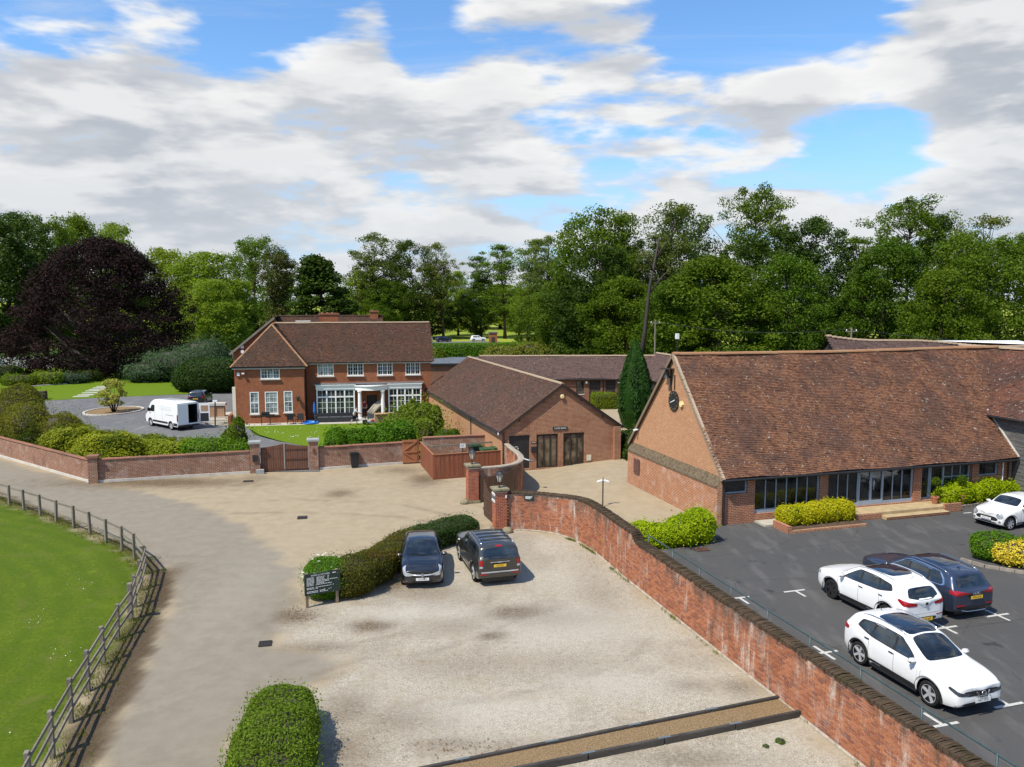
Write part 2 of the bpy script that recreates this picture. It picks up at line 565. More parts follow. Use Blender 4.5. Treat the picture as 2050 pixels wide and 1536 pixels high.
glass_mat('car_glass', (.014,.019,.023),.02,1.0)
glass_mat('roof_glass', (.007,.010,.018),.02,1.0)
glass_mat('window_glass', (.030,.037,.036),.04,.9)
glass_mat('barn_glass', (.012,.013,.013),.03,.7)
glass_mat('curtain_glass', (.16,.19,.18),.06,.5)
glass_mat('brown_glass', (.10,.075,.05),.08,.4)
brick_mat('house_brick', (.34,.092,.034),(.235,.058,.023),(.31,.17,.10),(.19,.058,.03))
brick_mat('cart_brick', (.34,.115,.052),(.23,.068,.034),(.46,.33,.22),(.20,.075,.045))
brick_mat('gable_brick', (.50,.235,.115),(.40,.165,.08),(.46,.33,.21),(.40,.19,.10))
brick_mat('barn_brick', (.38,.115,.05),(.27,.075,.035),(.42,.30,.21),(.17,.08,.05))
brick_mat('plinth_brick', (.43,.155,.064),(.31,.10,.046),(.46,.34,.23),(.30,.14,.075), white=.25)
brick_mat('garden_brick', (.27,.105,.058),(.19,.068,.040),(.38,.29,.22),(.12,.068,.045), white=.22)
brick_mat('far_brick', (.24,.085,.045),(.17,.055,.032),(.28,.19,.13),(.12,.05,.035))
wood_mat('gate_wood', (.16,.062,.028),(.10,.038,.018))
wood_mat('panel_wood', (.30,.10,.045),(.20,.062,.028))
wood_mat('pale_gate_wood', (.42,.17,.07),(.30,.11,.045))
wood_mat('drive_gate_wood', (.085,.042,.02),(.055,.026,.013))
wood_mat('grey_wood', (.26,.225,.175),(.14,.12,.09))
wood_mat('post_wood', (.30,.22,.15),(.20,.14,.09))
wood_mat('black_board', (.055,.053,.05),(.16,.155,.145), grain=(1.4,1.4,12))
wood_mat('sleeper_wood', (.075,.065,.055),(.035,.03,.026), grain=(2,2,8))
wood_mat('dark_timber', (.05,.035,.025),(.03,.02,.015))
wood_mat('bark', (.085,.065,.048),(.045,.034,.026), grain=(3,3,.7), rough=.95)
wood_mat('beech_bark', (.12,.105,.095),(.06,.05,.047), grain=(3,3,.7), rough=.95)
tile_mat('barn_tiles', (.205,.100,.056),(.122,.056,.037),(.088,.052,.041),.55,.55,.65)
tile_mat('cart_tiles', (.118,.064,.044),(.074,.041,.031),(.074,.049,.038),.45,.15,.25)
tile_mat('house_tiles', (.105,.052,.034),(.062,.034,.025),(.058,.040,.028),.3,.4,.4)
tile_mat('stable_tiles', (.13,.082,.07),(.085,.055,.048),(.10,.068,.058),.45,.2,.35)
tile_mat('wing_tiles', (.17,.074,.048),(.10,.048,.036),(.075,.047,.040),.65,.35,.6)
tile_mat('ridge_tiles', (.36,.19,.10),(.26,.13,.075),(.30,.20,.11),.7,.2,.2)
tile_mat('pale_ridge', (.40,.31,.22),(.26,.17,.11),(.33,.26,.18),.6,.2,.2)
leaf_mat('leaf_elder', (.125,.190,.018),(.215,.290,.034),(.095,.155,.015),.4)
leaf_mat('leaf_brown', (.10,.062,.032),(.22,.13,.065),(.07,.045,.025),.05)
leaf_mat('leaf_turf', (.055,.115,.005),(.11,.195,.008),(.08,.14,.008),.3)
leaf_mat('leaf_mid', (.064,.120,.009),(.130,.215,.016),(.048,.092,.008),.4)
leaf_mat('leaf_dark', (.026,.056,.006),(.060,.106,.011),(.018,.040,.005),.28)
leaf_mat('leaf_forest', (.044,.092,.006),(.105,.178,.011),(.024,.056,.005),.36)  # cloud shade over the wood is put into these darker leaf colours
leaf_mat('leaf_light', (.120,.200,.016),(.215,.310,.030),(.090,.165,.014),.4)
leaf_mat('leaf_airy', (.075,.115,.022),(.135,.180,.038),(.055,.085,.018))
leaf_mat('leaf_beech', (.0135,.0078,.0082),(.030,.0165,.0165),(.0095,.0058,.0065),.08,.8)
leaf_mat('leaf_conifer', (.040,.062,.014),(.080,.105,.024),(.105,.105,.034),.15)
leaf_mat('leaf_cypress', (.014,.048,.006),(.036,.100,.010),(.010,.034,.005),.15)
leaf_mat('leaf_yew', (.018,.046,.007),(.040,.082,.011),(.024,.055,.008),.15)
leaf_mat('leaf_box', (.085,.150,.009),(.150,.225,.016),(.105,.145,.012),.3)
leaf_mat('leaf_browned', (.048,.066,.009),(.090,.104,.015),(.100,.064,.014),.25)
leaf_mat('leaf_laurel', (.20,.34,.008),(.34,.48,.014),(.14,.26,.008),.45,.4)
leaf_mat('leaf_golden', (.34,.40,.010),(.60,.60,.025),(.22,.31,.010),.45,.4)
leaf_mat('leaf_yellow', (.62,.52,.04),(.75,.65,.09),(.50,.44,.03),.3,.4)
leaf_mat('leaf_juniper', (.110,.165,.008),(.270,.315,.018),(.050,.105,.009),.25)
leaf_mat('leaf_hedge', (.060,.150,.007),(.120,.250,.012),(.080,.180,.009),.35)
leaf_mat('leaf_olive', (.125,.150,.020),(.200,.220,.034),(.095,.130,.017),.35)
leaf_mat('leaf_blue', (.034,.078,.040),(.070,.130,.070),(.026,.060,.030),.2)
leaf_mat('leaf_magnolia', (.26,.28,.050),(.42,.41,.10),(.20,.23,.04),.35)
# ================================================================ ground
def struct(o):
 o['kind'] = 'structure'
 return o
Z_LOT = .5          # the tarmac car park lies half a metre above the gravel yard
TH = math.radians(16.7)
D1 = Vector((math.cos(TH), math.sin(TH),0)); D2 = Vector((-math.sin(TH), math.cos(TH),0))
# retaining wall centre line (x, y): gate pillar, bend, then straight past the camera
WALL_PATH = [(-.15,39.60),(.8,39.52),(1.75,39.22),(2.65,38.55),(3.4,37.4),(3.95,36.0),(4.4,34.4),(4.82,32.8)]
_s = .297
for yy in (30.0,26.0,22.0,18.0,14.0,11.0): WALL_PATH.append((4.82 + _s * (32.8 - yy), yy))
m, n = material('yard_surface')
pos = n.node('ShaderNodeNewGeometry').outputs['Position']
def A(nm): return n.node('ShaderNodeAttribute', attribute_name=nm).outputs['Fac']
f1 = n.noise(pos, .35,5,.6); f2 = n.noise(pos, 1.6,6,.65); f3 = n.noise(pos, 9.0,5,.7); f4 = n.noise(pos, 55.0,3,.75); f5 = n.noise(pos, 24.0,3,.8)
sand = n.mix(n.ramp(f2,.3,.7),(.30,.24,.158),(.355,.288,.195))
sand = n.mix(n.ramp(f1,.45,.7,0,.5), sand, (.33,.27,.185))
sand = n.mix(n.ramp(f3,.58,.8,0,.2), sand, (.22,.165,.105))
road = n.mix(n.ramp(f2,.3,.7),(.215,.185,.14),(.255,.222,.172))
road = n.mix(n.ramp(f1,.4,.7,0,.5), road, (.235,.208,.165))
road = n.mix(n.ramp(f5,.55,.8,0,.35), road, (.18,.16,.13))
grv = n.mix(n.ramp(f5,.32,.68),(.18,.150,.108),(.56,.505,.41))
grv = n.mix(n.ramp(f4,.5,.75,0,.6), grv, (.60,.55,.46))
grv = n.mix(n.ramp(f2,.50,.72,0,.6), grv, (.35,.29,.20))
f7 = n.noise(pos, 5.0,6,.75); f8 = n.noise(pos, 13.0,3,.7)
grv = n.mix(n.ramp(f8,.48,.70,0,.55), grv, (.17,.138,.095))
grv = n.mix(n.ramp(n.noise(pos, .7,4,.65),.50,.68,0,.45), grv, (.27,.20,.12))
grv = n.mix(n.ramp(f1,.40,.62,0,.35), grv, (.42,.38,.31))
grv = n.mix(n.ramp(f7,.48,.70,0,.6), grv, (.21,.165,.105))
grv = n.mix(n.ramp(f7,.30,.46,.35,0), grv, (.54,.50,.41))
soil = n.mix(n.ramp(f5,.3,.7),(.045,.031,.018),(.135,.098,.060))
soil = n.mix(n.ramp(f3,.5,.72,0,.55), soil, (.04,.028,.018))
soil = n.mix(n.ramp(f2,.55,.75,0,.5), soil, (.085,.10,.03))
st = n.node('ShaderNodeTexWave', wave_type='RINGS', rings_direction='Z')
n.put(st.inputs['Vector'], n.vmath('ADD', pos, (34.0,-20.0,.0))); n.put(st.inputs['Scale'],.30); n.put(st.inputs['Distortion'],2.2); n.put(st.inputs['Detail'],3.0)
grass = n.mix(n.ramp(f3,.3,.72),(.052,.086,.004),(.102,.146,.008))
grass = n.mix(n.math('MULTIPLY', st.outputs['Fac'],.45), grass, (.050,.092,.004))
grass = n.mix(n.ramp(f2,.55,.75,0,.55), grass, (.135,.180,.012))
grass = n.mix(n.ramp(f1,.5,.72,0,.4), grass, (.110,.155,.008))
grass = n.mix(n.ramp(n.noise(pos, .9,5,.7),.50,.72,0,.7), grass, (.105,.115,.022))
col = n.mix(A('w_road'), sand, road)
col = n.mix(A('w_gravel'), col, grv)
col = n.mix(A('w_soil'), col, soil)
col = n.mix(A('w_grass'), col, grass)
dd = n.math('MULTIPLY', A('w_dirt_shade'), n.ramp(n.math('ADD', n.math('MULTIPLY', f3,.5), n.math('MULTIPLY', f5,.5)),.36,.56,.2,1.0))
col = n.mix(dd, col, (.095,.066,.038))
col = n.mix(n.math('MULTIPLY', A('w_pale'), n.ramp(f5,.3,.6,.5,1.0)), col, (.46,.425,.36))
h = n.math('ADD', n.math('MULTIPLY', f4,.4), n.math('MULTIPLY', f5,.8))
finish(n, col, .93, h, .55,.03)
Gp = lambda pts: [G(u, v) for u, v in pts]
POSTS_PX = [(-40,993),(-12,1002),(19,1012),(48,1022),(81,1033),(113,1046),(148,1058),(181,1071),(213,1087),(245,1103),(270,1122),(291,1149),
   (283,1182),(271,1216),(262,1243),(236,1281),(208,1330),(177,1384),(143,1446),(106,1518),(62,1606),(10,1710)]
ROAD_OUT = [(-220,912),(-80,958),(0,985),(120,1036),(240,1086),(300,1116),(335,1144),(346,1166),(342,1200),(316,1262),(288,1340),(236,1440),(182,1560),(96,1760)]
road_p = Gp([(-60,900),(0,921),(100,948),(190,972),(300,988),(400,1014),(480,1052),(545,1096),(585,1140),(595,1190),(575,1250),(555,1292),(640,1312),(680,1330),
             (640,1368),(560,1396),(520,1430),(495,1480),(470,1560),(440,1700)] + ROAD_OUT[::-1])
sand_p = Gp([(150,950),(510,938),(630,930),(812,912),(850,925),(1000,925),(1010,1070),(900,1110),(600,1260),(300,1200)])
grav_p = Gp([(590,1220),(690,1205),(790,1180),(870,1100),(935,1058),(1000,1060),(1040,1058),(1160,1080),(1262,1160),(1410,1290),(1570,1400),(1760,1560),(2000,1800),(430,1800),
             (470,1560),(495,1480),(520,1430),(560,1396),(650,1370),(692,1326),(650,1306),(545,1290),(572,1250)])
verge_p = Gp(POSTS_PX) + Gp(ROAD_OUT)[::-1]
lawn_p = Gp(POSTS_PX) + [(-60,8),(-90,60)]
court_p = [(-2.2,44.6),(-.3,39.5),(.75,39.55),(1.75,39.25),(2.65,38.55),(3.4,37.4),(3.95,36.0),(4.4,34.4),(4.82,32.8),(5.2,32.7),(10.9,39.6),(7.6,50.6),(9.0,58.0),(13.0,64.0),
           (18.0,86.5),(-1.0,86.5),(1.5,76.0),(7.6,55.7),(-.6,53.2),(.2,47.5)]
gs = .22
gx = np.arange(-46,19, gs); gy = np.arange(13,88, gs)
X, Y = np.meshgrid(gx, gy)
nz = (fbm(X, Y, .9,1) - .5)
sd_road = sdist(X, Y, road_p); sd_sand = sdist(X, Y, sand_p); sd_grav = sdist(X, Y, grav_p); sd_verge = sdist(X, Y, verge_p); sd_lawn = sdist(X, Y, lawn_p); sd_court = sdist(X, Y, court_p)
w_road = sstep(sd_road + nz * 1.3,-.35,.35)
w_grav = sstep(sd_grav + nz * 1.8,-.6,.6)
w_soil = sstep(sd_verge + nz * .7,-.25,.25)
w_grass = sstep(sd_lawn + nz * .9,-.22,.25) * (1 - .75 * sstep(-(sd_lawn) + .9,.3,.9) * sstep(fbm(X, Y, 2.2,5),.45,.6))
w_dirt_shade = np.zeros_like(X); w_pale = np.zeros_like(X)  # dark mask: stains, soil, tyre tracks, and hedge shadow painted into the ground
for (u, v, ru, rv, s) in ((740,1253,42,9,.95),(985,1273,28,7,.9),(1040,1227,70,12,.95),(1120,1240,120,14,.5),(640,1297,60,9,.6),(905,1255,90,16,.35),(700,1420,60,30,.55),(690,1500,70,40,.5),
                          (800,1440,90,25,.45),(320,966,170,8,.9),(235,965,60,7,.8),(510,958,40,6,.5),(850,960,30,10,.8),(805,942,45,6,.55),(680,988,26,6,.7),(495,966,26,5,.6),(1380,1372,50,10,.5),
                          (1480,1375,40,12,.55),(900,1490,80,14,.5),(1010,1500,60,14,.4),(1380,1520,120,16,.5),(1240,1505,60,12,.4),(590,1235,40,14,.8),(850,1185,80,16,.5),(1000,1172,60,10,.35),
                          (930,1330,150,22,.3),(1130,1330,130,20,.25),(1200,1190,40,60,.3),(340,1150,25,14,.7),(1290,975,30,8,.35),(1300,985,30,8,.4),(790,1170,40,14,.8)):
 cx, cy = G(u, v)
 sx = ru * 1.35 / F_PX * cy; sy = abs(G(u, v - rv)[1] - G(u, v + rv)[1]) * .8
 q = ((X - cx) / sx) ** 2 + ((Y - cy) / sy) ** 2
 w_dirt_shade = np.maximum(w_dirt_shade, np.minimum(1,1.25 * s * np.exp(-q * (.3 + 2.2 * fbm(X, Y, 2.3,9)))))
w_dirt_shade = np.maximum(w_dirt_shade, .28 * w_grav * sstep(fbm(X, Y, .8,12),.5,.72))
for tk in (((560,1340),(700,1290),(850,1260),(960,1230),(985,1190)),((560,1380),(760,1330),(920,1290),(1040,1240),(1050,1190)),((600,1360),(760,1310),(850,1250),(860,1200)),((700,1420),(1000,1400),(1250,1330),(1300,1280)),((380,1010),(600,1000),(800,1010),(940,1040)),((400,1030),(600,1025),(800,1035),(930,1055))):
 w_dirt_shade = np.maximum(w_dirt_shade, .45 * np.exp(-(edge_dist(X, Y, Gp(tk), False) / .2) ** 2) * sstep(fbm(X, Y, 1.1,21),.3,.65))
w_dirt_shade = np.maximum(w_dirt_shade, .5 * (w_soil > .5) * sstep(sd_verge, .9,.1) * sstep(sd_road, -.9,0))
for (u, v, ru, rv, s) in ((1000,1150,180,30,.35),(1180,1250,160,40,.5),(1260,1370,120,30,.45),(950,1420,160,30,.4),(850,1225,140,16,.5),(470,1190,60,90,.12)):
 cx, cy = G(u, v)
 sx = ru / F_PX * cy; sy = abs(G(u, v - rv)[1] - G(u, v + rv)[1]) / 2
 w_pale = np.maximum(w_pale, s * np.exp(-(((X - cx) / sx) ** 2 + ((Y - cy) / sy) ** 2)))
Zg = .03 * (fbm(X, Y, .5,3) - .5) + .10 * w_soil * sstep(sd_verge, 0,.8) + .12 * sstep(sd_lawn, 0,1.2)
in_court = sd_court > -.12
Zc = .42 * sstep(X, 1.2,8.2) + .02 * (fbm(X, Y, .7,4) - .5)
Zg = np.where(in_court, Zc, Zg)
zone = np.full(X.shape, -1)
zone[(sd_sand > -.1) | (sd_road > -1.6) | (sd_grav > -1.6)] = 0
zone[(sd_grav > -.4) & (sd_sand < -.5)] = 3
zone[in_court] = 1
zone[(w_road > .5) & (sd_road > -1)] = 2
zone[(w_grav > .5) & (sd_grav > -1.6) & ~in_court] = 3
zone[(sd_verge > 0)] = 4
zone[(sd_lawn > 0)] = 5
ny, nx = X.shape
idx = np.arange(ny * nx).reshape(ny, nx)
Q = np.stack([idx[:-1, :-1], idx[:-1,1:], idx[1:, 1:], idx[1:, :-1]],-1).reshape(-1,4)
zf = zone[:-1, :-1].reshape(-1)
Vg = np.stack([X, Y, Zg],-1).reshape(-1,3)
ATT = {'w_road': w_road, 'w_gravel': w_grav, 'w_soil': w_soil, 'w_grass': w_grass, 'w_dirt_shade': w_dirt_shade, 'w_pale': w_pale}
for k, nm in enumerate(('forecourt', 'courtyard', 'road', 'gravel_yard', 'verge', 'lawn')):
 q = Q[zf == k]
 us, inv = np.unique(q, return_inverse=True)
 at = {a: b.ravel()[us] for a, b in ATT.items()}
 if nm == 'courtyard': at = {a: b * (1 if a == 'w_dirt_shade' else 0) for a, b in at.items()}
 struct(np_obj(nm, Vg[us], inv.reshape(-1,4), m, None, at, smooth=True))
def ground_z(x, y):
 """height of the yard at a point"""
 i = int(round((y - 13) / gs)); j = int(round((x + 46) / gs))
 if 0 <= i < ny and 0 <= j < nx: return float(Zg[i, j])
 return .0
# base terrain: rough grass out to the horizon, rising slightly into the far field
m, n = material('meadow')
pos = n.node('ShaderNodeNewGeometry').outputs['Position']
f1 = n.noise(pos, .02,4,.6); f2 = n.noise(pos, .25,5,.65); f3 = n.noise(pos, 3.0,5,.7)
yy = n.sep(pos)[1]
near = n.mix(n.ramp(f3,.3,.7),(.030,.072,.008),(.065,.125,.014))
near = n.mix(n.ramp(f2,.45,.7,0,.5), near, (.05,.085,.015))
far = n.mix(n.ramp(f1,.35,.65),(.20,.25,.025),(.28,.31,.04))
far = n.mix(n.ramp(f2,.4,.7,0,.4), far, (.15,.22,.02))
col = n.mix(n.ramp(n.math('ADD', yy, n.math('MULTIPLY', f1,12.0)),190.0,200.0), near, far)
finish(n, col, .95, f3,.5,.08)
tx = np.concatenate([np.linspace(-3000,-220,12), np.linspace(-200,200,81), np.linspace(220,3000,12)])
ty = np.concatenate([np.linspace(-60,260,65), np.linspace(275,600,14), np.linspace(700,4000,10)])
TX, TY = np.meshgrid(tx, ty)
TZ = -.10 + .0 * TX + 9.0 * sstep(TY, 240,640) + .35 * (fbm(TX, TY, .03,2) - .5) * sstep(TY, 95,140) - 40 * sstep(TY, 900,4000)
# ground steps up under the tarmac lot
ix = np.arange(TX.size).reshape(TX.shape)
TQ = np.stack([ix[:-1, :-1], ix[:-1,1:], ix[1:, 1:], ix[1:, :-1]],-1).reshape(-1,4)
struct(np_obj('terrain', np.stack([TX, TY, TZ],-1).reshape(-1,3), TQ, m, smooth=True))
# tarmac
def tarmac(name, c1, c2, c3, stain):
 m, n = material(name)
 pos = n.node('ShaderNodeNewGeometry').outputs['Position']
 f1 = n.noise(pos, .25,5,.6); f2 = n.noise(pos, 1.4,6,.65); f5 = n.noise(pos, 28.0,3,.8); f6 = n.noise(pos, 70.0,2,.8)
 col = n.mix(n.ramp(f5,.3,.7), c1, c2)
 col = n.mix(n.ramp(f1,.42,.66,0,.6), col, c3)
 col = n.mix(n.ramp(f2,.58,.78,0,.45), col, stain)
 col = n.mix(n.ramp(f6,.62,.85,0,.5), col, tuple(x * 2.0 for x in c2))
 oil = n.noise(pos, .9,3,.5)
 col = n.mix(n.ramp(oil, .64,.73,0,.7), col, tuple(x * .45 for x in c1))
 tr = n.noise(n.vmath('MULTIPLY', pos, (.9,.22,1.0)),1.6,4,.6)
 col = n.mix(n.ramp(tr, .50,.68,0,.5), col, tuple(x * 1.5 for x in c3))
 crk = n.node('ShaderNodeTexVoronoi', feature='DISTANCE_TO_EDGE')
 n.put(crk.inputs['Vector'], n.vmath('ADD', pos, n.vmath('MULTIPLY', n.node('ShaderNodeTexNoise').outputs[1],(.8,.8,.0)))); n.put(crk.inputs['Scale'],.22)
 col = n.mix(n.math('MULTIPLY', n.ramp(crk.outputs['Distance'],.0,.006,.6,.0), n.ramp(f2,.45,.6)), col, tuple(x * .35 for x in c1))
 # seams between machine-laid strips
 s = n.vmath('DOT_PRODUCT', pos, (D2.x, D2.y, .0))
 wv = n.math('FRACT', n.math('DIVIDE', n.math('ADD', s, n.math('MULTIPLY', f2,.12)),4.6))
 col = n.mix(n.ramp(n.math('ABSOLUTE', n.math('SUBTRACT', wv, .5)),.0,.008,.45,.0), col, tuple(x * .45 for x in c1))
 h = n.math('ADD', n.math('MULTIPLY', f5,.6), n.math('MULTIPLY', f6,.5))
 finish(n, col, .88, h, .45,.02)
 return m
tarmac('lot_tarmac', (.058,.057,.056),(.092,.090,.088),(.086,.083,.080),(.118,.110,.098))
tarmac('drive_tarmac', (.11,.11,.112),(.165,.164,.165),(.15,.148,.146),(.10,.10,.10))
def sheet(name, poly, z, mat, thick=.0, grid=.5):
 mb = MB()
 if thick:
  mb.prism(poly, z - thick, z)
 else:
  mb.face([(p[0], p[1], z) for p in poly])
 o = mb.build(name, MATS[mat])
 bm = bmesh.new(); bm.from_mesh(o.data)
 bmesh.ops.triangulate(bm, faces=[f for f in bm.faces if len(f.verts) > 4])
 bm.to_mesh(o.data); bm.free()
 return struct(o)
wl = [(x + .05, y) for x, y in WALL_PATH[7:]]
lot = [(p[0], p[1]) for p in wl] + [(60,5),(60,75),(9.0,52.0),(10.4,39.6),(5.3,33.3)]
sheet('car_park', lot, Z_LOT, 'lot_tarmac', .9)
# drive and turning circle in front of the house, garden lawns
drive = [G(*p) for p in ((60,800),(130,798),(210,795),(330,790),(400,780),(470,778),(470,850),(492,852),(510,872),(560,885),(640,895),(640,945),(510,945),(470,915),(350,900),(200,905),(60,900))]
sheet('driveway', drive, .03, 'drive_tarmac')
m, n = material('garden_lawn')
pos = n.node('ShaderNodeNewGeometry').outputs['Position']
f1 = n.noise(pos, .3,4,.6); f2 = n.noise(pos, 2.2,6,.7); f3 = n.noise(pos, 14.0,3,.8)
col = n.mix(n.ramp(f3,.3,.7),(.078,.136,.005),(.135,.200,.009))
col = n.mix(n.ramp(f2,.5,.75,0,.6), col, (.155,.195,.012))
col = n.mix(n.ramp(f1,.5,.7,0,.4), col, (.095,.16,.005))
finish(n, col, .9, f3,.5,.04)
front_lawn = [G(*p) for p in ((486,852),(560,849),(640,847),(770,842),(880,846),(905,870),(850,905),(640,900),(560,884),(520,872))]
sheet('front_lawn', front_lawn, .05, 'garden_lawn')
side_lawn = [G(*p) for p in ((-400,735),(110,733),(200,738),(470,745),(470,786),(225,796),(160,799),(60,805),(-400,830))]
sheet('side_lawn', side_lawn, .05, 'garden_lawn')
rear_lawn = [G(*p) for p in ((370,688),(470,688),(478,705),(380,708))]
sheet('rear_lawn', rear_lawn, .06, 'garden_lawn')
green_strip = [G(*p) for p in ((858,716),(960,716),(960,726),(858,728))]
sheet('green_strip', green_strip, .02, 'garden_lawn')
far_park = [G(*p) for p in ((800,684),(1000,684),(1000,692),(800,692))]
sheet('far_car_park', far_park, .04, 'drive_tarmac')
court_drive = [G(*p) for p in ((855,728),(1000,724),(1040,770),(850,790))]
sheet('yard_tarmac', court_drive, .03, 'drive_tarmac')
# ================================================================ vegetation
def leaf_quads(P, N, size, aspect=.55, R=rng, spread=.9, droop=.0):
 """one diamond-shaped leaf per point; N = preferred normals"""
 n = len(P)
 nr = N + R.normal(0, spread, (n, 3))
 nr /= np.linalg.norm(nr, axis=1, keepdims=True) + 1e-9
 t = R.normal(0,1,(n, 3)); t[:, 2] -= droop
 t -= nr * np.sum(t * nr, 1, keepdims=True)
 t /= np.linalg.norm(t, axis=1, keepdims=True) + 1e-9
 b = np.cross(nr, t)
 s = (size * R.uniform(.65,1.3, n))[:, None]
 V = np.stack([P - t * s * .5, P + b * s * aspect * .5 + nr * s * .06, P + t * s * .5, P - b * s * aspect * .5 + nr * s * .06],1).reshape(-1,3)
 Q = np.arange(4 * n).reshape(-1,4)
 lc = np.repeat(np.clip(R.normal(.5,.25, n),0,1),4)
 return V, Q, lc
def clump_leaves(C, rad, nl, size, R, flat=.7, aspect=.6, droop=.0, shell=.55, spread=.9):
 """leaves in ellipsoid clumps around centres C"""
 n = len(C)
 d = R.normal(0,1,(n, nl, 3)); d /= np.linalg.norm(d, axis=2, keepdims=True)
 r = (shell + (1 - shell) * R.random((n, nl, 1))) * (.75 + .5 * R.random((n, nl, 1)))
 off = d * r * rad[:, None, None] * np.array([1,1, flat])
 off[:, :, 2] -= droop * np.linalg.norm(off[:, :, :2], axis=2) * .6
 P = (C[:, None, :] + off).reshape(-1,3)
 N = d.reshape(-1,3) + np.array([0,0,.6])
 V, Q, lc = leaf_quads(P, N, size, aspect, R, spread, droop)
 ct = np.repeat(R.normal(0,.16, n), nl * 4)
 return V, Q, np.clip(lc + ct, 0,1)
def profile(shape, t):
 if shape == 'round': return np.sqrt(np.clip(1 - (2 * t - 1) ** 2,0,1)) ** .8
 if shape == 'dome': return np.clip(1 - t ** 2.6,0,1) ** .55 * (.86 + .14 * np.minimum(1, t * 5))
 if shape == 'cone': return np.clip(1 - t, 0,1) ** .75 * np.minimum(1,.55 + t * 2.2)
 if shape == 'spire': return np.clip(1 - t, 0,1) ** .6 * np.minimum(1,.7 + t * 1.2)
 if shape == 'tall': return np.sqrt(np.clip(1 - (2 * t - 1) ** 4,0,1)) * (.72 + .28 * np.sin(t * 9))
 return np.sqrt(np.clip(1 - (2 * t - .75) ** 2 / 1.6,0,1))
def make_tree(seed, H, base, rad, shape, n_cl, cl_r, nl, leaf, lmat, bmat='bark', trunk_r=.35, n_limb=26, flat=.7, droop=.0, fill=.35, bend=.6, lobes=7):
 R = np.random.default_rng(seed)
 bx, by = R.normal(0, bend, 2)
 def axis(z):
  q = z / H
  return np.array([bx * q * q + .25 * math.sin(3 * q + seed), by * q * q + .25 * math.cos(2.3 * q + seed), z])
 # lobed crown: a few big masses give an uneven outline
 lob_a = R.uniform(0,2 * PI, lobes); lob_t = R.uniform(.05,.95, lobes); lob_s = R.uniform(-.30,.34, lobes)
 C = []
 while len(C) < n_cl:
  t = R.random(); a = R.uniform(0,2 * PI)
  rr = float(profile(shape, np.array(t)))
  for k in range(lobes):
   da = abs((a - lob_a[k] + PI) % (2 * PI) - PI)
   rr *= 1 + lob_s[k] * math.exp(-(da / .6) ** 2 - ((t - lob_t[k]) / .2) ** 2)
  u = (1 - fill) + fill * R.random() if R.random() < .8 else R.random()
  r = rr * rad * u
  z = base + t * (H - base)
  ax = axis(z)
  C.append((ax[0] + r * math.cos(a), ax[1] + r * math.sin(a), z - droop * r * .25))
 C = np.array(C)
 rads = cl_r * R.uniform(.6,1.35, len(C))
 V, Q, lc = clump_leaves(C, rads, nl, leaf, R, flat, droop=droop)
 crown = np_mesh('crown', V, Q, MATS[lmat], {'lc': lc})
 mb = MB()
 zs = np.linspace(-.2, H * .86,9)
 mb.tube([axis(z) for z in zs],[trunk_r * (1.25 if i == 0 else 1) * (1 - .9 * (max(z, 0) / (H * .86)) ** .8) + .03 for i, z in enumerate(zs)],8)
 order = R.permutation(len(C))[:n_limb]
 for i in order:
  c = C[i]
  z0 = max(base * .55, c[2] - .55 * math.hypot(c[0], c[1]) - 1.0)
  z0 = min(z0, H * .8)
  a0 = axis(z0)
  mid = (a0 + c) / 2 + np.array([0,0,-.10 * np.linalg.norm(c - a0)]) + R.normal(0,.25,3)
  r0 = trunk_r * (.42 - .25 * z0 / H)
  mb.tube([a0, mid, c],[r0, r0 * .62,.025],5, cap=False)
 trunk = mb.build('trunk', MATS[bmat], smooth=True)
 tm = trunk.data
 bpy.data.objects.remove(trunk)
 return (tm, crown, H)
def place_tree(proto, name, label, x, y, s=1.0, sxy=None, rz=.0, z=.0, group=None, cat='tree'):
 t = thing(name, label, cat, (x, y, z), rz, group)
 t.scale = ((sxy or s),(sxy or s), s)
 link(bpy.data.objects.new('trunk', proto[0]), t)
 link(bpy.data.objects.new('crown', proto[1]), t)
 return t
PROTO = {
 'mid':    make_tree(11,20,2.5,6.6, 'round', 170,1.5,165,.35, 'leaf_mid', n_limb=30),
 'mid2':   make_tree(12,20,1.6,6.0, 'dome', 170,1.45,165,.35, 'leaf_mid', n_limb=26, lobes=9),
 'dark':   make_tree(13,20,2.0,6.2, 'round', 170,1.5,165,.35, 'leaf_dark', n_limb=30, lobes=9),
 'forest': make_tree(14,16,.8,6.6, 'dome', 190,1.4,170,.33, 'leaf_forest', n_limb=20, lobes=9),
 'forest2': make_tree(15,16,.6,5.8, 'round', 180,1.35,170,.32, 'leaf_forest', n_limb=20, lobes=11),
 'light':  make_tree(16,18,2.0,6.0, 'dome', 160,1.45,165,.36, 'leaf_light', n_limb=26),
 'airy':   make_tree(17,24,9.0,5.6, 'open', 115,1.15,95,.33, 'leaf_airy', n_limb=70, fill=.75, trunk_r=.32, bend=1.6),
 'airy2':  make_tree(18,24,6.5,4.4, 'tall', 120,1.05,95,.32, 'leaf_mid', n_limb=70, fill=.8, trunk_r=.28, bend=1.4),
 'crownd': make_tree(19,26,15.0,7.2, 'round', 120,1.2,120,.33, 'leaf_forest', n_limb=64, fill=.6, trunk_r=.38, bend=1.2),
 'conif':  make_tree(20,19,1.0,3.5, 'tall', 160,.95,140,.28, 'leaf_conifer', n_limb=30, flat=1.1, droop=.9, lobes=11),
 'chest':  make_tree(21,17,1.4,5.3, 'cone', 190,1.15,150,.40, 'leaf_mid', n_limb=20, flat=.6, lobes=9),
}
for k in ('chest',): PROTO[k][1].materials[0] = MATS['leaf_dark']
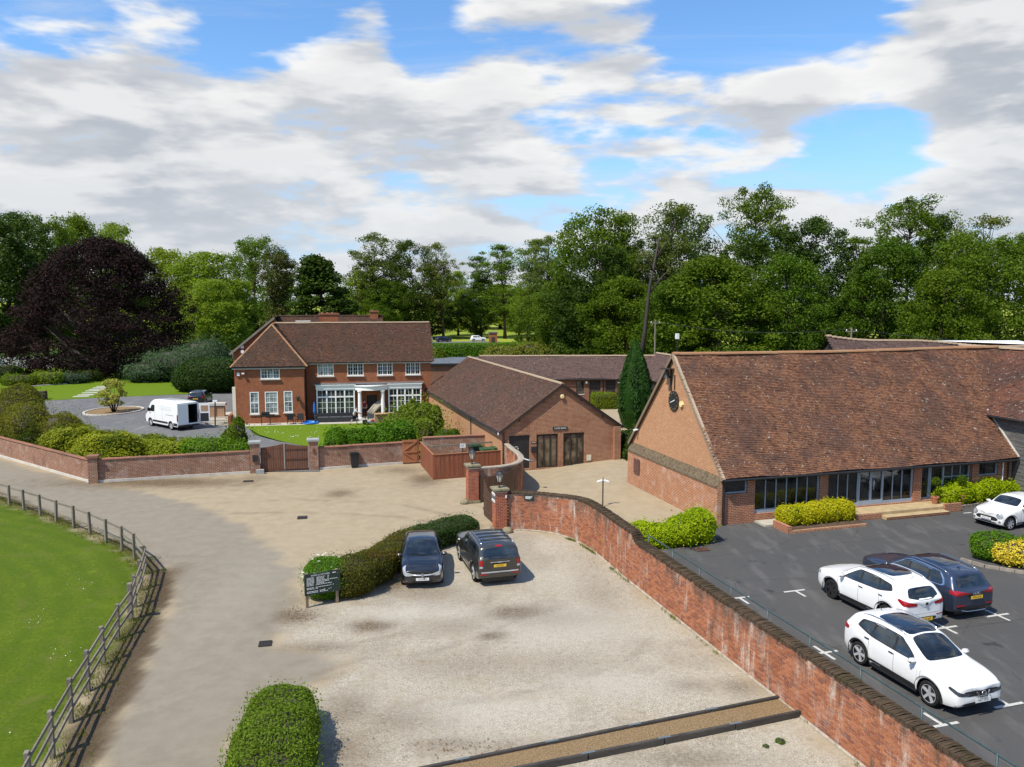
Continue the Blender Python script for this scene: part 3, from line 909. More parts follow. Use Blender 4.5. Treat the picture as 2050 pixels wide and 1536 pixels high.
beech = make_tree(31,21.5,1.0,12.6, 'dome', 600,1.7,165,.31, 'leaf_beech', 'dark_timber', trunk_r=.7, n_limb=70, flat=.6, droop=.45, fill=.28, lobes=14)
def tree_px(kind, u, vtop, wpx, y, name, label, group=None, cat='tree', rz=None):
 """a tree of a prototype kind, sized from how wide and high it stands above the ground at distance y"""
 x, ztop = HZ(u, vtop, y)
 zg = float(np.interp(y, [0,240,640],[-.1,-.1,8.9]))
 zg = -.1 + 9.0 * float(sstep(np.array(y),240,640))
 pr = PROTO[kind]
 s = (ztop - zg) / pr[2]
 wr = {'mid': 6.8, 'mid2': 6.2, 'dark': 6.6, 'forest': 7.2, 'forest2': 6.4, 'light': 6.3, 'airy': 5.2, 'airy2': 4.0, 'crownd': 7.6, 'conif': 3.5, 'chest': 4.0}[kind]
 sxy = (wpx / F_PX * y / 2) / wr
 return place_tree(pr, name, label, x, y, s, sxy, rz if rz is not None else (u * .37 + y) % 6.28, zg - .05, group, cat)
bt = place_tree(beech, 'copper_beech', 'huge dark purple copper beech over the side lawn', *G(212,748), s=.97, sxy=1.06, rz=.8)
T = tree_px
gL = 'green trees behind the copper beech'
T('dark', 10,430,210,150, 'broadleaf_tree', 'tall dark green tree with the end of the grey board fence below it', gL)
T('dark', -70,445,240,140, 'broadleaf_tree', 'dark green tree mostly beyond the edge, beside the grey board fence', gL)
T('mid', 75,436,150,165, 'broadleaf_tree', 'mid green tree whose crown rises behind the copper beech, beside the tall dark tree', gL)
T('mid2', 148,437,130,178, 'broadleaf_tree', 'mid green tree top showing above the middle of the copper beech', gL)
T('light', 226,451,120,190, 'lime_tree', 'bright yellow green tree top above the copper beech crown', gL)
T('light', 320,500,150,200, 'lime_tree', 'pale yellow green tree at the shoulder of the copper beech', gL)
T('light', 408,508,190,185, 'lime_tree', 'broad light green tree between the copper beech and the conifer', gL)
T('mid', 505,476,135,215, 'broadleaf_tree', 'mid green rounded tree directly behind the drooping conifer', gL)
T('light', 428,562,125,158, 'maple_tree', 'smaller fresh green tree behind the blue spreading conifer, left of the house roof', gL)
T('dark', 470,560,100,195, 'broadleaf_tree', 'dark tree filling the gap beside the drooping conifer', gL)
T('conif', 556,492,84,172, 'conifer_tree', 'tall drooping olive conifer behind the house roof')
T('chest', 643,516,150,160, 'chestnut_tree', 'dense dark green conical chestnut tree behind the house chimney')
gM = 'trees between the house and the field'
T('airy', 742,466,135,235, 'ash_tree', 'tall thin-leaved pale tree rising over the field gap', gM)
T('light', 722,545,120,240, 'lime_tree', 'light yellow green tree beside the field gap', gM)
T('mid', 775,560,90,232, 'broadleaf_tree', 'mid green tree with bare lower trunk beside the rear chimney', gM)
T('dark', 832,486,112,236, 'broadleaf_tree', 'dark upright tree behind the right end of the house roof', gM)
T('airy', 884,487,84,235, 'ash_tree', 'thin half-bare grey tree behind the dark upright tree', gM)
T('light', 915,545,80,260, 'lime_tree', 'bright green tree standing in front of the far field', gM)
T('dark', 860,590,120,245, 'broadleaf_tree', 'low dark tree over the parked dark estate car', gM)
T('dark', 955,560,80,245, 'broadleaf_tree', 'dark layered tree behind the far white car', gM)
T('airy2', 960,515,80,245, 'ash_tree', 'slim open tree over the far white car', gM)
T('airy2', 1008,492,90,240, 'ash_tree', 'slim tree with fine twigs above the small brick hut', gM)
T('airy2', 1058,482,92,195, 'ash_tree', 'slim open-crowned tree beside the lamp post', gM)
T('airy', 1105,474,100,185, 'ash_tree', 'open-crowned tree at the corner of the clipped hedge', gM)
T('forest2', 1085,590,130,165, 'broadleaf_tree', 'low dark tree with ivy behind the lamp post', gM)
T('light', 1040,590,70,260, 'lime_tree', 'small bright tree in the field seen between trunks', gM)
for (u, v, w, y, kd, lb) in ((770,560,120,310, 'light', 'pale rounded tree at the field edge behind the rear chimney'),(1000,570,120,305, 'light', 'pale rounded tree at the field edge behind the small brick hut'),(1070,560,130,300, 'mid', 'darker rounded tree at the field edge near the lamp post')):
 T(kd, u, v, w, y, 'field_tree', lb, 'trees at the edge of the far field')
gR = 'woodland trees behind the barns'
T('mid', 1185,424,190,150, 'broadleaf_tree', 'tall ragged tree above the ridge end of the stable range', gR)
T('dark', 1180,500,170,142, 'broadleaf_tree', 'dark ivy-clad tree below the tall ragged tree', gR)
T('airy', 1255,430,120,155, 'ash_tree', 'half-bare open tree left of the leaning trunk', gR)
T('airy', 1335,408,150,145, 'ash_tree', 'open tree with a leaning bare trunk above the cypress', gR)
T('dark', 1395,425,150,160, 'broadleaf_tree', 'dark crown behind the leaning trunk', gR)
T('crownd', 1523,376,175,160, 'ash_tree', 'tallest tree with an umbrella crown on bare stems', gR)
T('forest', 1445,520,290,116, 'broadleaf_tree', 'broad fresh green tree behind the clock gable', gR)
T('dark', 1625,440,190,142, 'broadleaf_tree', 'dark rounded crown right of the umbrella tree', gR)
T('forest2', 1590,520,190,120, 'broadleaf_tree', 'full green tree behind the middle of the barn ridge', gR)
T('crownd', 1830,398,200,160, 'oak_tree', 'dark spreading tree standing clear over the rear barn roof', gR)
T('dark', 1895,440,120,158, 'broadleaf_tree', 'dark crown adjoining the spreading tree', gR)
T('airy2', 1725,480,110,140, 'ash_tree', 'thin light crown in the gap over the barn ridge', gR)
T('forest', 1770,490,210,125, 'broadleaf_tree', 'mid green tree behind the left end of the rear barn roof', gR)
T('airy', 1965,435,150,150, 'ash_tree', 'open-topped tree behind the white roof', gR)
T('mid', 1975,470,230,112, 'broadleaf_tree', 'yellowish green leafy tree behind the white roof', gR)
T('forest2', 1890,545,190,108, 'broadleaf_tree', 'green tree between the rear barn roof and the white roof', gR)
T('mid2', 2075,470,200,118, 'broadleaf_tree', 'green tree beyond the weatherboarded wing', gR)
T('forest', 1260,560,200,135, 'broadleaf_tree', 'dark bank of leaves behind the clipped hedge end', gR)
T('forest2', 1140,560,150,150, 'broadleaf_tree', 'dark leafy tree at the corner behind the clipped hedge', gR)
T('forest', 1340,570,170,120, 'broadleaf_tree', 'low green tree behind the stable roof', gR)
T('dark', 1530,470,210,150, 'broadleaf_tree', 'dark tree below the umbrella crown', gR)
T('dark', 1720,540,200,150, 'broadleaf_tree', 'dark tree deep in the wood above the barn ridge', gR)
T('dark', 1300,500,200,170, 'broadleaf_tree', 'dark tree deep in the wood behind the leaning trunk', gR)
# leaning trunk seen below the open tree
lt = thing('leaning_trunk', 'tall bare leaning tree trunk in front of the dark wood', 'tree trunk', (HZ(1276,690,113)[0],113.0,-.1))
y0 = lt.location.y
x1, z1 = HZ(1322,470, y0)
MB().tube([(0,0,0),((x1 - lt.location.x) * .35,0, z1 * .35),((x1 - lt.location.x) * .55,.3, z1 * .65),(x1 - lt.location.x, .5, z1)],[.42,.3,.22,.1],8).build('trunk', 'dark_timber', lt, smooth=True)
for k, (tz, dx_, dz_) in enumerate(((.62,3.0,3.5),(.75,-2.6,4.0),(.85,2.2,3.0))):
 p = Vector(((x1 - lt.location.x) * tz, .3, z1 * tz))
 MB().tube([p, p + Vector((dx_ * .5,0, dz_ * .6)), p + Vector((dx_, .4, dz_))],[.15,.1,.03],6).build('limb', 'dark_timber', lt, smooth=True)
def leafy_mass(name, C, rad, nl, size, mat, flat=.7):
 V, Q, lc = clump_leaves(np.array(C), np.array(rad), nl, size, rng, flat)
 o = np_obj(name, V, Q, MATS[mat], None, {'lc': lc})
 o['kind'] = 'stuff'
 return o
# undergrowth below the wood, one leafy mass; far woodland beyond the field
C, Rr = [],[]
for i in range(420):
 u = rng.uniform(1080,2250); y = rng.uniform(100,150)
 x = (u - 1025) / F_PX * y
 if u < 1300: y = rng.uniform(130,160); x = (u - 1025) / F_PX * y
 C.append((x, y, rng.uniform(.2,5.0))); Rr.append(rng.uniform(1.2,2.4))
leafy_mass('undergrowth', C, Rr, 110,.42, 'leaf_dark')  # dark leaves: the deep shade between the crowns is painted into their colour
C, Rr = [],[]
for i in range(160):
 u = rng.uniform(-300,560); y = rng.uniform(150,215)
 C.append(((u - 1025) / F_PX * y, y, rng.uniform(.2,5.5))); Rr.append(rng.uniform(1.6,2.8))
leafy_mass('woodland_floor', C, Rr, 80,.6, 'leaf_dark')
C, Rr = [],[]
for i in range(520):
 u = rng.uniform(-500,1500); y = rng.uniform(560,760)
 C.append(((u - 1025) / F_PX * y, y, 8.5 + rng.uniform(.5,13.0) * (.7 + .6 * float(fbm(u, 3.0,.02))))); Rr.append(rng.uniform(3.0,6.0))
leafy_mass('far_woodland', C, Rr, 60,1.7, 'leaf_forest')
# ---------------------------------------------------------------- hedges and shrubs
def super_surface(b, n, R):
 x, y, z0, rx, ry, h, rot, e = b
 d = R.normal(0,1,(n, 3)); d /= np.linalg.norm(d, axis=1, keepdims=True)
 d = d * np.array([rx, ry, h / 2]); d /= np.linalg.norm(d, axis=1, keepdims=True)
 s = (np.abs(d[:, 0] / rx) ** e + np.abs(d[:, 1] / ry) ** e + np.abs(d[:, 2] / (h / 2)) ** e) ** (-1.0 / e)
 p = d * s[:, None]
 nrm = np.sign(p) * np.abs(p / np.array([rx, ry, h / 2])) ** (e - 1) / np.array([rx, ry, h / 2])
 nrm /= np.linalg.norm(nrm, axis=1, keepdims=True) + 1e-9
 return p, nrm
def shrub(name, label, cat, blobs, lmat, leaf=.08, dens=900, group=None, rough=.10, part='foliage', parts=None, stem='dark_timber', aspect=.5, sprig=.06, spread=.7, droop=.0, under=True):
 """leafy body over one or more rounded blobs (x, y, z0, rx, ry, h, rot, exponent); blobs may carry their own leaf material"""
 x0 = np.mean([b[0] for b in blobs]); y0 = np.mean([b[1] for b in blobs]); z0 = min(b[2] for b in blobs)
 root = thing(name, label, cat, (x0, y0, z0),0, group)
 bins = {}
 core = MB()
 for bi, bb in enumerate(blobs):
  lm = bb[8] if len(bb) > 8 else lmat
  b = bb[:8]
  x, y, zb, rx, ry, h, rot, e = b
  area = 2 * (2 * rx * 2 * ry * .5 + 2 * rx * h + 2 * ry * h) * .8
  nn = int(area * dens)
  p, nr = super_surface(b, nn, rng)
  disp = (fbm(p[:, 0] * 1.0 + p[:, 2] * .7 + bi * 5, p[:, 1] + p[:, 2] * .6,1.4 / max(.5, min(rx, ry)), bi) - .5) * 2
  off = rough * disp * min(rx, ry, h) - rng.random(nn) ** 2 * .16 * min(rx, ry, h) + (rng.random(nn) < .08) * rng.random(nn) * sprig
  p = p + nr * off[:, None]
  c, s = math.cos(rot), math.sin(rot)
  def R2(a): return np.stack([a[:, 0] * c - a[:, 1] * s, a[:, 0] * s + a[:, 1] * c, a[:, 2]],1)
  P = R2(p) + np.array([x - x0, y - y0, zb - z0 + h / 2]); Nn = R2(nr)
  keep = P[:, 2] > .02
  for bj, ob in enumerate(blobs):
   if bj == bi: continue
   q = P + np.array([x0 - ob[0], y0 - ob[1], z0 - ob[2] - ob[5] / 2])
   c2, s2 = math.cos(-ob[6]), math.sin(-ob[6])
   q0 = q[:, 0] * c2 - q[:, 1] * s2; q1 = q[:, 0] * s2 + q[:, 1] * c2
   keep &= (np.abs(q0 / ob[3]) ** ob[7] + np.abs(q1 / ob[4]) ** ob[7] + np.abs(q[:, 2] / (ob[5] / 2)) ** ob[7]) > .72
  bins.setdefault(lm, []).append((P[keep], Nn[keep]))
  # woody inside: coarse closed body well under the leaves
  k = 10
  rings = []
  for i in range(7):
   ph = -PI / 2 + PI * i / 6
   ring = []
   for j in range(k):
    a = 2 * PI * j / k
    dd = np.array([math.cos(ph) * math.cos(a), math.cos(ph) * math.sin(a), math.sin(ph)]) * np.array([rx, ry, h / 2])
    ln = np.linalg.norm(dd); dd = dd / (ln + 1e-9)
    ss = (abs(dd[0] / rx) ** e + abs(dd[1] / ry) ** e + abs(dd[2] / (h / 2)) ** e) ** (-1 / e) * .86
    ring.append((x - x0 + dd[0] * ss * c - dd[1] * ss * s, y - y0 + dd[0] * ss * s + dd[1] * ss * c, max(-.05, zb - z0 + h / 2 + dd[2] * ss)))
   rings.append(ring)
  for i in range(6):
   for j in range(k):
    core.face([rings[i][j], rings[i][(j + 1) % k], rings[i + 1][(j + 1) % k], rings[i + 1][j]])
 for lm, lst in bins.items():
  P = np.concatenate([a for a, b in lst]); Nn = np.concatenate([b for a, b in lst])
  V, Q, lc = leaf_quads(P, Nn + np.array([0,0,.3]), leaf, aspect, rng, spread, droop)
  np_obj(part, V, Q, MATS[lm], root, {'lc': lc})
 core.build('branches', MATS[stem], root)
 return root
def hedge_run(pts, w, h, seg=.9, e=4.5, z0=.0, var=.06, ends=True):
 """overlapping blobs along a line of (x, y)"""
 out = []
 for (xa, ya),(xb, yb) in zip(pts[:-1], pts[1:]):
  L = math.hypot(xb - xa, yb - ya); k = max(1, int(round(L / seg))); a = math.atan2(yb - ya, xb - xa)
  for i in range(k):
   t = (i + .5) / k
   out.append((xa + (xb - xa) * t, ya + (yb - ya) * t, z0, L / k * .72, w / 2 * random.uniform(1 - var, 1 + var), h * random.uniform(1 - var, 1 + var), a, e))
 return out
# clipped hedge beside the road, foreground
x0, y0 = G(570,1480)
shrub('clipped_hedge', 'round-topped clipped green hedge between the road and the gravel yard', 'hedge',
      [(-6.2,20.5,0,.86,.9,1.16,.0,2.5),(-6.05,19.8,0,.94,1.0,1.24,.0,2.7),(-5.88,18.9,0,1.0,1.0,1.28,.1,2.8),(-5.74,18.0,0,1.02,1.0,1.26,.0,2.8),(-5.6,17.1,0,1.03,1.0,1.3,-.1,2.8),(-5.45,16.2,0,1.03,1.0,1.3,0,2.8),(-5.3,15.3,0,1.05,1.0,1.3,0,2.8)],
      'leaf_box', .072,1500, rough=.14, sprig=.26)
# hedge behind the sign, partly browned, with a white-flowered shrub at its end
b = [(-7.3,30.5,0,.85,.95,1.5,.2,2.8, 'leaf_hedge'),(-6.4,30.8,0,.9,.95,1.42,.5,3.4),(-5.9,31.8,0,.9,.8,1.3,1.0,3.4),(-5.5,33.0,0,.95,.75,1.15,1.2,3.6),(-5.2,34.2,0,.95,.75,1.1,1.2,3.6),
     (-4.8,35.4,0,.95,.75,1.08,1.1,3.6),(-4.1,36.4,0,.95,.76,1.05,.9,3.6, 'leaf_yew'),(-3.3,37.2,0,.95,.76,1.08,.8,3.6, 'leaf_yew'),(-2.55,37.9,0,.9,.76,1.1,.8,3.2, 'leaf_yew')]
sh = shrub('mixed_hedge', 'low hedge with browned and green patches and white flowers behind the dark signboard', 'hedge', b, 'leaf_browned', .075,1300, rough=.13, sprig=.26)
mb = MB()
fc = np.array([-7.35,30.5,.78]); o0 = np.array(sh.location)
for k in range(34):
 d = rng.normal(0,1,3); d[2] = abs(d[2]) * .9; d[1] -= .5; d /= np.linalg.norm(d)
 p = fc + d * np.array([.92,1.0,.86]) - o0
 for j in range(5):
  a = 2 * PI * j / 5
  e1 = np.array([math.cos(a), math.sin(a),.25]) * .04; e2 = np.array([math.cos(a + .6), math.sin(a + .6),.25]) * .04
  mb.face([p, p + e1, p + e1 + e2, p + e2])
mb.build('blossoms', 'petal_white', sh)
# laurel hedges of the car park
gz = Z_LOT
shrub('laurel_hedge', 'bright green laurel hedge between the retaining wall and the barn corner', 'hedge',
      [(5.0,35.2,.25,.8,.55,1.15,.05,2.4),(5.9,35.2,.35,.8,.65,1.25,.0,2.4),(6.8,35.3,.4,.8,.6,1.15,.05,2.4),(7.7,35.5,.45,.8,.7,1.35,.1,2.4),(8.6,35.9,.45,.75,.65,1.6,.1,2.4)],
      'leaf_laurel', .12,620, rough=.16, sprig=.3)
pl = [G(1552,1050, gz), G(1718,1020, gz)]
shrub('golden_shrubs', 'golden green clipped shrubs in the brick-edged bed by the glazed doors', 'hedge',
      hedge_run([(13.25,38.35),(17.0,39.45)],1.2,1.05,.8,2.8, gz + .08,.12), 'leaf_golden', .10,800, rough=.14, sprig=.14)
shrub('long_laurel_hedge', 'long bright laurel hedge in front of the dark weatherboarding', 'hedge',
      hedge_run([(23.0,42.1),(26.6,43.6),(32.5,46.0)],1.35,1.15,1.0,2.5, gz + .06,.15) + [(30.6,46.2, gz, 1.5,1.1,1.9,.3,2.3),(28.3,45.2, gz, 1.2,.9,1.5,.3,2.3),(26.0,44.3, gz, 1.0,.8,1.35,.3,2.3)], 'leaf_laurel', .13,520, rough=.16, sprig=.26)
ib = [(20.8,33.3, gz, 1.0,.75,.95,-.5,2.6, 'leaf_hedge'),(21.2,32.7, gz, 1.0,.8,.95,-.5,2.6, 'leaf_yellow'),(22.3,32.0, gz, 1.0,.8,.9,-.5,2.6, 'leaf_hedge'),(23.6,31.4, gz, 1.0,.8,.9,-.5,2.6, 'leaf_yellow'),(20.9,33.7, gz, .9,.7,1.05,-.5,2.6, 'leaf_hedge'),(22.6,33.0, gz, 1.2,.8,1.0,-.5,2.6, 'leaf_hedge')]
shrub('variegated_shrubs', 'green and yellow variegated shrubs on the car park island behind the blue estate', 'shrub', ib, 'leaf_hedge', .10,700, rough=.18, sprig=.15)
# garden planting behind the front wall
shrub('wall_hedge', 'glossy green hedge spilling over the brick wall beside the wheelie bin', 'hedge',
      hedge_run([(-12.9,55.4),(-9.8,56.55),(-7.4,57.5)],2.1,2.75,1.1,2.4,.0,.12), 'leaf_hedge', .18,300, rough=.22, sprig=.35)
shrub('elder_bush', 'large olive green bush in front of the porch', 'shrub',
      [(-9.3,64.5,.1,1.1,1.1,2.6,0,1.9),(-8.3,65.3,.1,1.0,1.0,3.3,0,1.8),(-7.3,64.4,.1,1.1,1.1,3.0,0,1.9),(-10.4,63.8,.1,.8,.8,1.6,0,1.9),(-6.7,62.0,.1,.9,1.2,2.3,0,1.9),(-8.4,63.6,.1,1.2,1.0,2.0,0,1.9),(-6.4,64.6,.1,.8,.9,2.9,0,1.8)], 'leaf_elder', .20,240, rough=.5, sprig=1.1, spread=1.0)
shrub('climbing_shrub', 'small leafy shrub against the side wall of the long gabled building', 'shrub',
      [(-4.9,59.4,.1,.9,.9,1.9,0,2.2),(-4.3,58.4,.1,.6,.6,2.0,0,2.2)], 'leaf_mid', .16,260, rough=.4, sprig=.6, spread=1.0)
# spreading golden junipers: layered fronds
def juniper(name, label, cx, cy, R0, H, nfr, group, seed):
 R = np.random.default_rng(seed)
 root = thing(name, label, 'shrub', (cx, cy, 0),0, group)
 Ps, Ns = [],[]
 br = MB()
 for i in range(nfr):
  a = R.uniform(0,2 * PI); lay = R.random()
  L = R0 * (1.05 - .55 * lay) * R.uniform(.75,1.1)
  zb = H * (.25 + .75 * lay)
  k = 60
  t = R.random(k) ** .6
  arch = zb * (.70 + .40 * np.sin(t * 2.0)) - (t ** 3) * H * .30
  wdt = .24 * (1.15 - t) + .05
  aa = a + R.normal(0,.10, k)
  P = np.stack([np.cos(aa) * t * L + R.normal(0,1, k) * wdt * .8, np.sin(aa) * t * L + R.normal(0,1, k) * wdt * .8, arch + R.normal(0,.05, k)],1)
  P[:, 2] = np.maximum(P[:, 2],.1)
  Ps.append(P); Ns.append(np.tile([math.cos(a) * .3, math.sin(a) * .3,1.0],(k, 1)))
  if i % 6 == 0: br.tube([(0,0,0),(math.cos(a) * L * .5, math.sin(a) * L * .5, zb * .8),(math.cos(a) * L * .55, math.sin(a) * L * .55, zb * .82)],[.06,.04,.015],5, cap=False)
 P = np.concatenate(Ps); Ns = np.concatenate(Ns)
 c1, c0_, c2 = G(187,967), G(-260,838),(-17.6,52.85)
 ok = np.ones(len(P), bool)
 for (xa, ya),(xb, yb) in ((c0_, c1),(c1, c2)):       # fronds below the coping stay behind the wall
  L = math.hypot(xb - xa, yb - ya); sd = ((xb - xa) * (P[:, 1] + cy - ya) - (yb - ya) * (P[:, 0] + cx - xa)) / L
  ok &= (sd > .35) | (P[:, 2] > 1.62)
 V, Q, lc = leaf_quads(P[ok], Ns[ok],.22,.36, R, .30,.3)
 np_obj('fronds', V, Q, 'leaf_juniper', root, {'lc': lc})
 br.build('branches', 'dark_timber', root)
 k = 12
 core = MB()
 core.lathe([(R0 * .2,.0),(R0 * .66,.05),(R0 * .52, H * .36),(R0 * .25, H * .62),(.0, H * .68)], n=k)
 core.build('inner_growth', 'leaf_dark', root)
 return root
gj = 'golden spreading junipers along the garden wall'
juniper('juniper', 'largest golden spreading juniper near the corner of the garden wall', -27.6,53.9,3.7,2.6,330, gj, 1)
juniper('juniper', 'golden spreading juniper hanging over the wall along the road', -31.4,56.3,3.5,2.6,300, gj, 2)
juniper('juniper', 'lower golden spreading juniper in front of the white van', -23.8,55.6,3.4,1.8,280, gj, 3)
juniper('juniper', 'flat golden spreading juniper between the van and the wall pier', -26.4,57.0,3.2,1.8,240, gj, 4)
shrub('rounded_evergreen', 'dark green rounded evergreen against the wall beside the wooden driveway gates', 'shrub',
      [(-20.8,54.3,0,1.9,1.4,2.2,.2,2.3),(-19.0,54.2,0,1.3,1.1,1.9,.2,2.3),(-22.4,55.4,0,1.4,1.4,1.7,0,2.2)], 'leaf_hedge', .17,330, rough=.22, sprig=.4)
shrub('sapling_shrub', 'upright leafy shrub behind the rounded evergreen, in front of the steps', 'shrub', [(-20.6,58.6,0,.9,.8,2.3,0,2.2),(-20.2,58.2,0,.6,.6,3.0,0,2.0)], 'leaf_mid', .18,240, rough=.5, sprig=.8, spread=1.0)
shrub('olive_shrubs', 'tall feathery olive green shrubs at the far end of the garden wall', 'shrub',
      [(-36.8,60.5,0,1.7,1.6,4.0,0,1.8),(-39.5,63.5,0,2.0,1.9,5.0,0,1.8),(-34.2,60.0,0,1.7,1.5,3.2,0,1.8),(-42.5,62.0,0,2.0,1.8,4.6,0,1.8),(-38.2,61.5,0,1.5,1.4,3.6,0,1.9),(-36.4,60.0,0,1.4,1.2,2.4,0,2.0, 'leaf_mid'),(-32.6,59.0,0,1.3,1.2,2.0,0,2.0)], 'leaf_olive', .20,190, rough=.35, sprig=1.0, aspect=.28, spread=1.0)
# beside the house
bx, by = G(412,790)
shrub('yew_dome', 'large dark dome-shaped evergreen beside the black car', 'shrub', [(bx - .2, by + 3.0,0,4.0,3.4,4.4,0,2.4),(bx + 2.6, by + 4.0,0,3.0,2.6,4.2,0,2.5),(bx - 3.0, by + 3.5,0,2.2,2.4,3.6,0,2.4)], 'leaf_yew', .24,150, rough=.10, sprig=.3)
bx, by = G(330,768)
shrub('blue_conifer', 'spreading blue green conifer behind the dark evergreen dome', 'shrub', [(bx, by + 4,0,4.6,4.0,4.6,0,2.0),(bx - 3.4, by + 2.0,0,2.8,2.6,2.9,0,2.0),(bx + 3.2, by + 6,0,4.0,3.4,6.0,0,2.0)], 'leaf_blue', .34,90, rough=.35, sprig=1.2, aspect=.3, spread=.5)
# flower beds on the side lawn
for i, (u, v, rx, h, mt, lb) in enumerate(((98,770,2.2,1.9, 'leaf_light', 'bright green perennials in the bed on the side lawn'),(140,768,2.4,1.5, 'leaf_blue', 'grey blue flower clump in the bed on the side lawn'),
                                          (178,764,1.8,1.7, 'leaf_dark', 'dark low shrub at the end of the lawn bed under the beech'),(40,772,2.4,1.6, 'leaf_mid', 'leafy plants at the path end of the lawn bed'),(0,762,3.0,2.4, 'leaf_dark', 'dark shrub at the far end of the lawn bed'))):
 bx, by = G(u, v)
 shrub('border_plants', lb, 'plants', [(bx, by, 0, rx, rx * .7, h, 0,2.1)], mt, .24,110, 'lawn bed planting', rough=.4, sprig=.5, spread=1.0)
# small tree on the turning circle
isl = thing('island_shrub_tree', 'small multi-stemmed yellow green tree on the round gravel island', 'tree', (*G(228,826),.04))
R = np.random.default_rng(5)
C = []
mb = MB()
for i in range(40):
 a = R.uniform(0,2 * PI); t = R.random(); r = 1.55 * math.sqrt(max(.05,1 - (2 * t - .7) ** 2 / 1.8)) * R.uniform(.4,1.0)
 C.append((r * math.cos(a), r * math.sin(a),.9 + 2.3 * t))
 if i % 3 == 0: mb.tube([(.12 * math.cos(a),.12 * math.sin(a),0),(.4 * math.cos(a),.4 * math.sin(a),.7), C[-1]],[.05,.04,.012],5)
mb.build('stems', 'bark', isl, smooth=True)
V, Q, lc = clump_leaves(np.array(C), R.uniform(.25,.5, len(C)),70,.2, R)
np_obj('crown', V, Q, 'leaf_magnolia', isl, {'lc': lc})
# clipped hedges behind the stables, box hedge, cypress
shrub('tall_clipped_hedge', 'long straight clipped hedge with a dark shaded face behind the long gabled roof', 'hedge', hedge_run([G(850,722), G(975,721), G(1098,718)],5.0,3.35,5.0,7.0,-.1,.01), 'leaf_hedge', .34,95, rough=.03, sprig=.15)
shrub('sloping_clipped_hedge', 'bright clipped hedge running down behind the stable roof', 'hedge', hedge_run([G(1108,716), G(1180,722), G(1262,735)],5.0,3.1,4.0,7.0,-.1,.01), 'leaf_hedge', .42,75, rough=.03, sprig=.2)
shrub('rough_shrubs', 'loose yellowish shrubs in front of the tall clipped hedge', 'shrub', [(*G(1020,735),0,5,2.5,3.6,0,2.1),(*G(1060,735),0,4,2.5,4.2,0,2.1),(*G(990,738),0,3,2.2,2.4,0,2.1)], 'leaf_olive', .42,60, rough=.4, sprig=1.0, spread=1.0)
shrub('small_roof_shrub', 'small round shrub at the right end of the house', 'shrub', [(*G(866,752),0,2.2,2.0,4.4,0,2.2)], 'leaf_mid', .3,90, rough=.2, sprig=.3)
bx, by = G(1211,828)
shrub('box_hedge', 'square clipped bright box hedge in front of the stable doors', 'hedge', [(bx, by + 1.1,.3,1.25,1.1,1.75,.1,7.0)], 'leaf_box', .13,420, rough=.03, sprig=.06)
cyp = thing('cypress', 'tall dark narrow cypress beside the clock gable', 'tree', (10.75,69.5,.3))
R = np.random.default_rng(8)
k = 15000
t = R.random(k) ** .85; a = R.uniform(0,2 * PI, k)
rr = 1.5 * (np.minimum(1,.62 + t * 1.6)) * np.clip(1 - np.maximum(t - .35,0) ** 1.7 * 2.0,.02,1) * (1 + .10 * np.sin(a * 7 + t * 3) + .12 * (fbm(a * 2, t * 9,1.0) - .5) * 2)
rr *= (.82 + .18 * R.random(k))
P = np.stack([rr * np.cos(a), rr * np.sin(a),.15 + t * 7.7],1)
V, Q, lc = leaf_quads(P, np.stack([np.cos(a), np.sin(a),.5 + 0 * a],1),.26,.35, R, .35,-1.6)
np_obj('crown', V, Q, 'leaf_cypress', cyp, {'lc': lc})
MB().lathe([(1.0,.1),(1.45,1.5),(1.4,3.2),(1.0,5.2),(.4,6.9),(.0,7.5)], n=12).build('inner_growth', 'leaf_cypress', cyp)
MB().tube([(0,0,-.3),(0,0,1.5)],.22).build('trunk', 'bark', cyp)
shrub('low_corner_shrub', 'low dark shrub at the foot of the cypress', 'shrub', [(11.6,66.6,.3,1.3,1.2,1.1,0,2.2)], 'leaf_dark', .2,160, rough=.2)
shrub('passage_shrub', 'dark green shrub in the passage beside the gabled building', 'shrub', [(8.55,56.6,.25,.85,1.5,2.1,.2,2.3),(8.4,55.6,.25,.7,.9,1.0,0,2.3)], 'leaf_dark', .16,260, rough=.25, sprig=.3)
# grass: tufts along the fence verge, weeds in the gravel, daisies on the lawn
def blades(name, P, hgt, mat, nper=7, wid=.012, kind='stuff', spread=.10):
 n = len(P)
 base = np.repeat(P, nper, 0) + np.concatenate([rng.normal(0, spread, (n * nper, 2)), np.zeros((n * nper, 1))],1)
 a = rng.uniform(0,2 * PI, n * nper); h = (hgt * rng.uniform(.5,1.3, n * nper))
 sd = np.stack([np.cos(a), np.sin(a),0 * a],1) * wid
 lean = np.stack([np.sin(a),-np.cos(a),0 * a],1) * (h * rng.uniform(.1,.6, n * nper))[:, None]
 top = base + lean + np.stack([0 * h, 0 * h, h],1)
 V = np.stack([base - sd, base + sd, top + sd * .2, top - sd * .2],1).reshape(-1,3)
 o = np_obj(name, V, np.arange(4 * len(base)).reshape(-1,4), MATS[mat], None, {'lc': np.repeat(rng.random(len(base)),4)})
 if kind: o['kind'] = kind
 return o
pts = []
fence_w = Gp(POSTS_PX)
for (xa, ya),(xb, yb) in zip(fence_w[:-1], fence_w[1:]):
 L = math.hypot(xb - xa, yb - ya)
 for k in range(int(L * 34)):
  t = rng.random(); w = rng.normal(-.1,.30)
  nxv, nyv = (yb - ya) / L, -(xb - xa) / L
  if fbm(xa + t * 3, ya, .8) < .38: continue
  pts.append((xa + (xb - xa) * t + nxv * w, ya + (yb - ya) * t + nyv * w, .06))
blades('verge_grass', np.array(pts),.10, 'leaf_olive', 7,.010)
